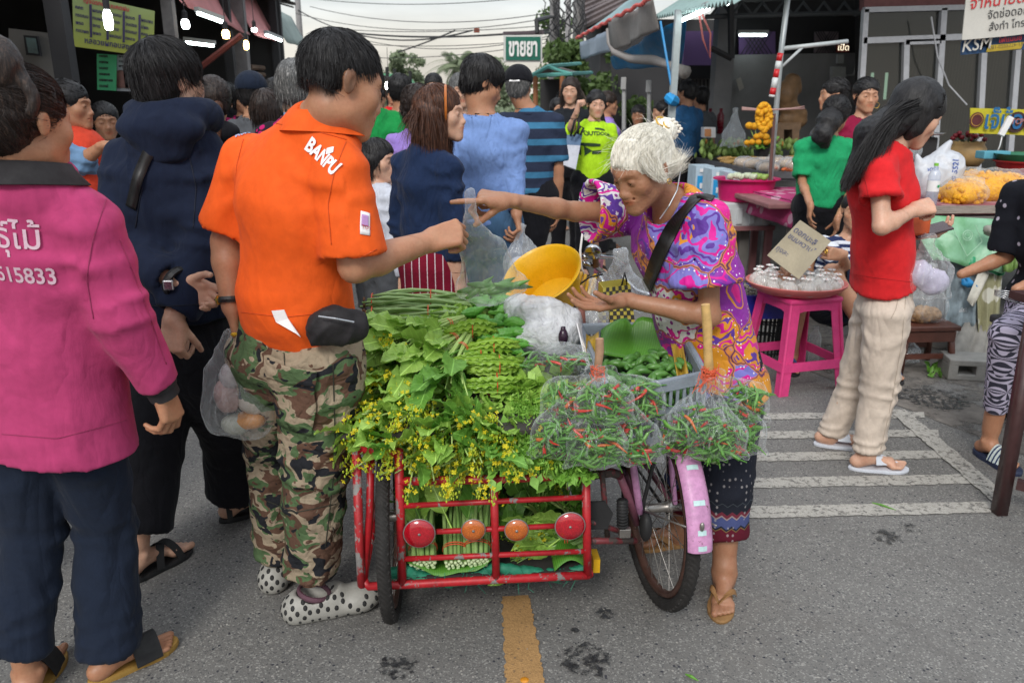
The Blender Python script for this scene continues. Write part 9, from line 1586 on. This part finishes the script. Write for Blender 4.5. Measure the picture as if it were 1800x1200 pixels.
for px,py,r in((1317,221,.036),(1326,222,.036),(1330,240,.03),(1338,238,.034),(1346,241,.036),(1313,251,.028),(1322,250,.03),(1333,250,.03),(1347,250,.03),(1357,248,.03)):m=MB();p_=U(px,py,7.0);m.blob(p_,(r,r,r*.85),10,7);m.build('blossom',MARI,fv,smooth=True);tb('stalk',[p_,U(1335,268,7.1)],.005,STEM,4,fv)
for i in range(14):put_leaf(LVD[i%4],fv,U(1335+k.uniform(-20,22),254+k.uniform(-4,6),7.05),V(k.uniform(-1,1),-.4,k.uniform(-.2,.8)),V(0,-1,1),.9)
m=MB();m.lathe([(.001,0),(.06,0),(.08,.10),(.07,.10),(.001,.02)],U(1338,275,7.1),14);m.build('vase',RUB['black'],fv)
# carved figure on a wooden stand
WD_=plain('carved_wood',(.22,.125,.06),.6,.3,scale=14);cf=thing('wood_carving','tall twisted wood carving of two figures against the concrete wall','carving',tuple(U(1390,215,9.6)));g=Grp();W_=lambda px,py:U(px,py,9.6)
for a,b,r1,r2 in(((1390,140),(1382,165),.06,.12),((1398,142),(1402,158),.06,.05),((1382,165),(1384,185),.12,.10),((1384,185),(1408,200),.09,.07),((1408,200),(1380,212),.07,.08),((1382,190),(1400,214),.07,.08),((1375,150),(1380,180),.04,.05),((1380,212),(1410,214),.07,.06)):g.u(Seg(W_(*a),W_(*b),r1,r2),.03)
g.u(Ell(W_(1391,146),(.09,.08,.10)),.02);v,f=nets(g,.022);wpart('figure',fold(v,f,.012,9,aniso=(1,1,1),seed=2,deep=.012),f,WD_,cf);ws=thing('wooden_stand','plain wooden stand under the wood carving','stand',tuple(U(1388,240,9.5)));LWD=plain('light_wood',(.24,.15,.09),.7,.2)
for pts,w_ in(([(1366,216),(1408,216),(1408,228),(1366,228)],0),([(1393,228),(1405,228),(1405,250),(1393,250)],0),([(1366,228),(1378,228),(1378,250),(1366,250)],0)):quad('panel',[U(*q,9.5)for q in pts],LWD,ws,.3)
# flowered table, green-draped table
CLP=dotted('pink_tablecloth',(.46,.06,.18),(.58,.32,.42),9,.34);pt_=thing('pink_cloth_table','low table with a pink patterned cloth behind the emerald T-shirt','table',tuple(G(1400,470)));zz=U(1380,350,5.9).z;m=MB();m.bbox((U(1400,350,6.1).x,6.2,zz-.03),(.75,1.0,.04),.01);m.build('board',PNKW,pt_);x_=U(1350,345,6.0).x;sheet('tablecloth',[V(x_,6.7,zz+.004),V(x_+.08,5.68,zz+.004)],[V(x_-.02,6.7,zz-.16),V(x_+.06,5.64,zz-.18)],CLP,pt_,.01,12,4,.004,.012,5);sheet('tablecloth',[V(x_,6.7,zz+.006),V(x_+.78,6.7,zz+.006)],[V(x_+.08,5.68,zz+.006),V(x_+.86,5.68,zz+.006)],CLP,pt_,.0,8,8,.004,.002,6);sheet('tablecloth',[V(x_+.08,5.66,zz+.003),V(x_+.88,5.66,zz+.003)],[V(x_+.08,5.63,zz-.15),V(x_+.88,5.63,zz-.15)],CLP,pt_,.01,12,4,.004,.012,7)
for dx,dy in((.12,5.75),(.75,5.75),(.05,6.6)):m=MB();m.box((x_+dx,dy,zz/2-.03),(.08,.08,zz-.06));m.build('leg',pl('grey_timber',(.13,.12,.11),.85),pt_)
o=thing('foil_parcels','crumpled foil and white flowers on the pink cloth','parcel',tuple(V(x_+.3,5.8,zz)));g=Grp();[g.u(Ell(V(x_+.30+.05*i,5.80+.03*(i%2),zz+.035),(.045,.035,.03)),.02)for i in range(4)];v,f=nets(g,.010);wpart('foil',fold(v,f,.012,30,aniso=(1,1,1),seed=3,deep=.012),f,STEEL,o)
gt=thing('draped_table','large flower table draped with pale green tarpaulin and old posters on the right','table',tuple(G(1700,670)));zz=.86;xl=U(1592,372,4.95).x;Yf,Yb2=4.72,6.6
m=MB();m.bbox((xl+1.3,(Yf+Yb2)/2,zz-.03),(2.6,Yb2-Yf,.05),.01);m.build('board',pl('grey_timber',(.13,.12,.11),.85),gt);sheet('top_cloth',[V(xl,Yb2,zz+.008),V(xl+2.6,Yb2,zz+.008)],[V(xl,Yf,zz+.008),V(xl+2.6,Yf,zz+.008)],dotted('faded_pink_oilcloth',(.30,.11,.13),(.38,.22,.22),6,.3),gt,0,10,10,.004,.003,8)
k=random.Random(12)
for i in range(7):sheet('splintered_plank',[V(xl+.05+.0*i,Yf-.01+.05*i,zz+.02+.003*(i%2)),V(xl+2.5,Yf-.02+.05*i,zz+.02+.003*(i%3))],[V(xl+.05,Yf+.035+.05*i,zz+.02),V(xl+2.5,Yf+.035+.05*i,zz+.02)],pl('plank_old',(.22,.18,.15),.85,.3,scale=20),gt,0,10,1,.006,.003,i)
GTM=(lambda t:t.fin(t.mix(t.ramp(t.noise(3,4),[(.45,0.0),(.6,1.0)]),(.22,.44,.28),(.11,.30,.13)),.42,t.bump(t.noise(6,4,.6,dist=.5),.4,.03),spec=.5))(NT('green_sheet_plastic'))
def drape(name,pix,mat,Y0,Y1,seed=1,rows=9,cols=12,th=.004,wav=.018):
 "hanging sheet given by its four corners in the picture (tl, tr, br, bl); Y0 at the top, Y1 at the foot"
 k_=random.Random(seed);P=[]
 for j in range(rows+1):
  v_=j/rows;row=[]
  for i in range(cols+1):
   u=i/cols;x=(pix[0][0]*(1-u)+pix[1][0]*u)*(1-v_)+(pix[3][0]*(1-u)+pix[2][0]*u)*v_;y=(pix[0][1]*(1-u)+pix[1][1]*u)*(1-v_)+(pix[3][1]*(1-u)+pix[2][1]*u)*v_;row.append(U(x,y+2*math.sin(u*11+seed)*v_,Y0+(Y1-Y0)*v_-wav*(1+math.sin(u*13+seed+v_*2))*min(1,v_*2+.2)-.5*wav*math.sin(u*29+seed)))
  P.append(row[::-1])
 m=MB();m.slab(P,th);return m.build(name,mat,gt,smooth=True)
drape('green_drape',[(1592,376),(1800,388),(1766,482),(1640,455)],GTM,4.70,4.62,2,wav=.03);drape('green_drape_corner',[(1750,386),(1830,388),(1800,470),(1764,480)],plain('olive_sheet',(.16,.26,.07),.5,.3),4.66,4.60,4);drape('green_underlayer',[(1700,440),(1766,470),(1764,484),(1705,470)],plain('emerald_sheet',(.01,.26,.11),.5),4.66,4.64,5,3,6)
drape('poster',[(1600,440),(1668,440),(1662,560),(1600,570)],plain('old_poster',(.14,.15,.16),.7,.6,scale=9),4.72,4.66,6);PO2=drape('poster',[(1668,448),(1722,462),(1716,580),(1660,575)],plain('grey_poster',(.20,.25,.28),.7,.55,scale=14),4.70,4.64,7);drape('poster',[(1716,478),(1762,484),(1752,612),(1722,620)],dotted('gold_lattice_paper',(.26,.25,.15),(.50,.49,.42),7,.36),4.68,4.60,8);drape('poster',[(1662,560),(1726,560),(1706,640),(1668,600)],plain('grey_board',(.19,.18,.17),.85,.2),4.70,4.52,9);drape('poster',[(1700,560),(1750,560),(1732,668),(1664,622)],plain('drab_board',(.22,.21,.19),.85,.2),4.66,4.45,10);drape('blue_strip',[(1690,490),(1704,488),(1724,508),(1690,502)],plain('poster_blue',(.02,.22,.50),.6),4.62,4.62,11,2,3);drape('torn_paper',[(1722,474),(1740,480),(1712,540),(1700,528)],plain('torn_white',(.50,.48,.42),.7),4.62,4.58,12,4,3);drape('torn_yellow',[(1668,606),(1676,612),(1690,626),(1684,634)],pl('torn_yellow',(.55,.45,.05),.6),4.5,4.5,13,2,2);drape('curtain_print',[(1722,590),(1770,600),(1790,690),(1745,660)],plain('shade_cloth',(.05,.045,.04),.9),4.7,4.6,14)
lettering_on('lettering','เบอร์โทร 3, 5, 9',.035,PRINT_W,1692,548,0,PO2,gt,.003,sx=.8);lettering_on('lettering','57',.06,BLK_T,1694,482,0,PO2,gt,.003);m=MB();m.torus(U(1701,414,4.60),(0,1,-.2),.030,.0022,28,4);m.torus(U(1701,414,4.60),(0,1,-.2),.018,.0018,24,4);m.tube([U(1675,402,4.6),U(1700,450,4.58)],.002,4);m.tube([U(1700,450,4.58),U(1726,425,4.6)],.002,4);m.tube([U(1726,425,4.6),U(1715,395,4.62)],.002,4);m.build('printed_emblem',pl('emblem_pale',(.35,.55,.40),.5),gt)
g=Grp();g.u(Ell(U(1745,405,4.55),(.05,.035,.03)),.01).u(Ell(U(1760,402,4.55),(.04,.03,.028)),.02);v,f=nets(g,.008);rg_=thing('grey_rag','knotted grey rag tied at the corner of the green drape','rag',tuple(U(1750,405,4.55)));wpart('rag',fold(v,f,.014,28,aniso=(1,1,1),seed=3,deep=.014),f,pl('rag_grey',(.26,.25,.22),.9),rg_)
for dx in(.1,1.2,2.4):m=MB();m.box((xl+dx,Yf+.1,zz/2-.03),(.07,.07,zz-.06));m.build('leg',MT['grey_timber'],gt)
cb_=thing('concrete_block','hollow concrete block under the foot of the draped table','block',tuple(G(1715,672)));q=G(1712,672);rz=Euler((0,0,R(-14))).to_matrix();m=MB();m.bbox(q+V(.06,.10,.105),(.34,.19,.035),.006,rz);m.bbox(q+V(.06,.10,.02),(.34,.19,.035),.006,rz)
for dx in(-.145,0,.145):m.bbox(q+V(.06,.10,.06)+rz@V(dx,0,0),(.05,.19,.06),.004,rz)
m.build('block',plain('block_grey',(.26,.25,.23),.9,.15),cb_)
# goods on the draped table
def marib(label,px,py,Y,w,h,sd):
 c=U(px,py,Y);c.z=zz+h*.42;o=thing('marigold_bag',label,'bag of flowers',tuple(c),group='clear bags of marigolds on the draped table');g=Grp();g.u(Ell(c,(w*.5,.13,h*.48)),.01).u(Ell(c-V(w*.2,.02,h*.1),(w*.28,.12,h*.36)),.04);v,f=nets(g,.012);v=fold(v,f,.010,26,aniso=(1,1,1),seed=sd,deep=.012);wpart('flowers',v,f,MARI,o);r=np.random.RandomState(sd);k_=random.Random(sd);vi=r.randint(0,len(v),70)
 m=MB();[m.blob(V(*v[i]),(.022,.022,.018),7,5,Euler((k_.random()*3,k_.random()*3,0)).to_matrix())for i in vi];b=m.build('blossoms',MARI,o,smooth=True);b['kind']='stuff';g=Grp();g.u(Ell(c+V(0,0,.01),(w*.56,.17,h*.56)),.01).u(Seg(c+V(w*.2,0,h*.3),c+V(w*.5,0,h*.55),.05,.01),.04);v,f=nets(g,.014);wpart('film',fold(v,f,.012,12,seed=sd+2,deep=.012),f,FILM,o)
marib('clear bag of marigolds in front, right of the white sack',1745,330,5.45,.46,.22,3);marib('smaller clear bag of marigolds left of the large one',1692,335,5.3,.26,.17,4);marib('clear bag of marigolds behind the other two',1700,300,6.0,.28,.18,5)
sk=thing('white_sack','bulging white plastic sack with blue print on the draped table','sack',tuple(U(1650,300,5.6)));c=U(1648,300,5.6);g=Grp();g.u(Ell(V(c.x,c.y,zz+.14),(.17,.13,.16)),.01).u(Ell(V(c.x+.06,c.y,zz+.22),(.12,.10,.12)),.05).u(Seg(V(c.x-.05,c.y,zz+.25),V(c.x+.05,c.y-.02,zz+.40),.06,.012),.04).u(Seg(V(c.x-.12,c.y,zz+.2),V(c.x-.17,c.y,zz+.31),.05,.012),.03);v,f=nets(g,.009);so=wpart('sack',fold(v,f,.014,12,aniso=(1,1,.5),seed=6,deep=.012),f,plain('sack_white',(.50,.52,.56),.45,.1),sk);PRB=plain('sack_blue',(.03,.07,.30),.6)
for tx,px,py,an,sz in(('สาร 552',1608,318,-75,.06),('อาหาร 5521',1680,312,-82,.06),('เดอะ',1640,300,0,.04)):lettering_on('lettering',tx,sz,PRB,px,py,an,so,sk,.004,bold=.001)
wb=thing('water_bottle','plastic water bottle with a green star label beside the white sack','bottle',tuple(U(1637,350,5.1)));c=V(U(1637,350,5.1).x,5.1,zz+.01);m=MB();m.lathe([(.001,0),(.036,.002),(.038,.13),(.037,.135),(.038,.20),(.025,.235),(.013,.25),(.013,.27)],c,20);m.build('bottle',plastic_film('bottle_blue',(.62,.68,.82),.35,cs=.2),wb,smooth=True);m=MB();m.lathe([(.0385,.10),(.0388,.17)],c,20);m.build('label',PRINT_W,wb,smooth=True);m=MB();m.lathe([(.014,.262),(.014,.28),(.001,.281)],c,12);m.build('cap',plain('cap_green',(.2,.5,.05),.4),wb);m=MB();[m.tube([c+V(.012,-.041,.135),c+V(.012+.012*math.cos(a),-.041,.135+.012*math.sin(a))],[.004,.001],4)for a in(0,1.05,2.1,3.14,4.2,5.2)];m.build('star_mark',plain('star_green',(.0,.3,.08),.6),wb)
cp=thing('clay_pot','large tan clay pot with dark red flowers behind the white sack','pot',tuple(U(1695,270,6.9)));c=U(1696,292,6.9);m=MB();m.lathe([(.001,0),(.11,0),(.155,.08),(.15,.15),(.125,.19),(.135,.21),(.12,.21),(.11,.18),(.001,.16)],c,28);m.build('pot',plain('clay',(.36,.23,.09),.6,.15),cp,smooth=True);k=random.Random(3)
for i in range(16):p_=c+V(k.uniform(-.13,.15),k.uniform(-.05,.05),.22+k.uniform(0,.07));m=MB();m.blob(p_,(.025,.02,.02),7,5);m.build('flower',pl('dark_red_petal',(.16,.008,.018),.6),cp,smooth=True);tb('stalk',[p_,c+V(0,0,.15)],.004,pl('dark_stalk',(.04,.06,.03),.7),4,cp)
rb=thing('red_basin','deep red basin at the right edge of the draped table','basin',tuple(U(1800,300,6.2)));c=V(U(1800,300,6.1).x+.1,6.1,zz+.02);m=MB();m.lathe([(.001,0),(.22,0),(.29,.20),(.31,.205),(.31,.215),(.27,.205),(.001,.02)],c,36);m.build('bowl',plain('deep_red',(.28,.012,.015),.4),rb,smooth=True,auto=40);gb=thing('green_basin','green basin nested on the red one','basin',tuple(c+V(0,0,.2)));m=MB();m.lathe([(.001,.17),(.24,.19),(.29,.26),(.31,.265),(.30,.25),(.25,.16),(.001,.15)],c,36);m.build('bowl',plain('deep_green',(.01,.13,.06),.4),gb,smooth=True,auto=40)
sl=thing('weighing_scale','kitchen scale with a flat pan behind the woman in red','scale',tuple(U(1635,245,6.4)));c=U(1630,238,6.4);m=MB();m.lathe([(.001,0),(.11,.005),(.13,.02),(.12,.02),(.001,.012)],c,24);m.build('pan',STEEL,sl,smooth=True);m=MB();m.bbox(c-V(0,0,.11),(.14,.10,.19),.012);m.build('body',RUB['black'],sl);q=U(1605,265,6.3);fb2=thing('glass_jar','round glass jar behind the water bottle','jar',tuple(q));m=MB();m.blob(q,(.07,.07,.07),14,10);m.build('glass',plastic_film('jar_glass',(.7,.78,.82),.2,cs=.1),fb2,smooth=True)
pb=thing('power_strip','white power strip hanging in front of the yellow banner','power strip',tuple(U(1770,220,6.4)));m=MB();m.bbox(U(1768,222,6.4),(.05,.03,.16),.006,Euler((0,R(22),0)).to_matrix());m.build('body',PRINT_W,pb);tb('lead',[U(1762,237,6.4),U(1758,255,6.4),U(1752,270,6.4)],.005,PRINT_W,5,pb);m=MB();m.bbox(U(1745,272,6.3),(.22,.12,.06),.006);one('small_tray','small light blue tray beside the red basin','tray',m,pl('tray_blue',(.10,.35,.45),.5),U(1745,272,6.3))
# wooden stool with a bag
wc=G(1622,690);ws=thing('wooden_stool','dark brown wooden stool behind the beige trousers','stool',tuple(wc));BRW=plain('dark_brown_wood',(.085,.028,.018),.45,.3,scale=12);q=U(1622,570,4.35);zs=q.z;xs_=q.x;m=MB();m.bbox((xs_,4.38,zs),(.34,.28,.03),.006);m.build('seat',BRW,ws)
for dx in(-1,1):
 for dy in(-1,1):tb('leg',[V(xs_+dx*.13,4.38+dy*.10,zs),V(xs_+dx*.16,4.38+dy*.13,0)],.020,BRW,4,ws)
 m=MB();m.box((xs_,4.38+dx*.115,zs-.17),(.30,.015,.03));m.build('rail',BRW,ws)
m=MB();m.box((xs_,4.26,zs-.05),(.30,.015,.06));m.build('apron',BRW,ws);o,g=fbag('clear bag of brown snacks standing on the dark wooden stool',V(xs_+.01,4.36,zs+.14),.26,.30,.16,FILM3,31);g=Grp();g.u(Ell(V(xs_+.0,4.36,zs+.06),(.10,.06,.045)),.01);v,f=nets(g,.009);wpart('snacks',fold(v,f,.012,50,aniso=(1,1,1),seed=4,deep=.012),f,plain('snack_brown',(.30,.18,.09),.6,.5,scale=50),o);q=G(1625,665);fbag('empty crumpled bag on the ground under the wooden stool',V(q.x,4.45,.10),.24,.20,.18,FILM2,33)
# table leg, foot bar and seat at the right edge
tl_=thing('steel_table','dark brown steel table frame cut off by the right edge','table',tuple(G(1755,900)));BST=plain('brown_steel',(.055,.022,.022),.4,.2,coat=.2);a=G(1756,902);Yt=a.y;tb('leg',[U(1818,560,Yt),V(a.x,Yt,.0)],.030,BST,4,tl_);m=MB();p0,p1=V(a.x+.04,Yt-.01,.13),V(a.x+.40,Yt-.30,.13);m.box((p0+p1)/2,((p1-p0).length,.035,.035),(p1-p0).to_track_quat('X','Z').to_matrix());m.build('foot_bar',BST,tl_);m=MB();m.box((a.x+.55,Yt-.1,.80),(.9,.8,.03));m.build('top',BST,tl_);tb('leg',[V(a.x+.45,Yt-.34,.8),V(a.x+.40,Yt-.34,0)],.030,BST,4,tl_)
for i in range(5):tb('wire',[U(1748,510+i*2,3.0),U(1775,512+i*4,2.98),U(1830,520+i*6,2.95)],.0028,STEEL,4,tl_)
so_=thing('folding_seat','folding seat under the figure in triangle leggings','seat',tuple(G(1790,800)));q=U(1840,560,3.35);m=MB();m.bbox((q.x+.05,3.35,q.z-.04),(.4,.36,.04),.01);m.build('seat',DARKB,so_);tb('leg',[V(q.x-.1,3.2,q.z-.05),G(1830,820)],.018,DARKB,6,so_);tb('leg',[V(q.x+.2,3.2,q.z-.05),G(1757,735)],.018,plain('black_bar',(.02,.02,.02),.5),6,so_);k=random.Random(8)
WEED=LVD[0];wd=thing('weeds','small weeds growing at the foot of the draped table','weeds',tuple(G(1655,650)))
for i in range(26):put_leaf(LVD[i%4],wd,G(1655+k.uniform(-26,26),652+k.uniform(-12,10),.01),V(k.uniform(-1,1),k.uniform(-1,.2),k.uniform(.2,1)),V(0,-1,.5),k.uniform(.3,.6))
# a few more walkers far down the street
for i,(px,py,Y,az,tp_,fm_,lb)in enumerate(((690,168,12,180,'red',0,'distant shopper in red under the green stall roof'),(665,172,10,30,'denim',0,'distant shopper in denim behind the leaf green T-shirt'),(986,176,13,200,'wine',1,'distant shopper in dark red beside the gabled stall'),(722,176,14,0,'greyc',0,'distant shopper in grey in the gap beside the curly-haired woman'),(980,190,10,160,'white',1,'distant shopper in white right of the striped polo man'),(560,172,9,10,'chamb',0,'distant shopper in pale blue hidden behind the orange shoulder'),(425,178,8.5,150,'pinkdot',1,'distant woman in dotted top in the left crowd'),(402,165,9.5,20,'black',0,'distant man in black in the left crowd'))):extra(lb,px,py,Y,az,'mid',tp_,'black',('short' if not fm_ else 'bob','black'),fem=bool(fm_),seed=200+i,hn=150,lenz=.06,shoes=False)
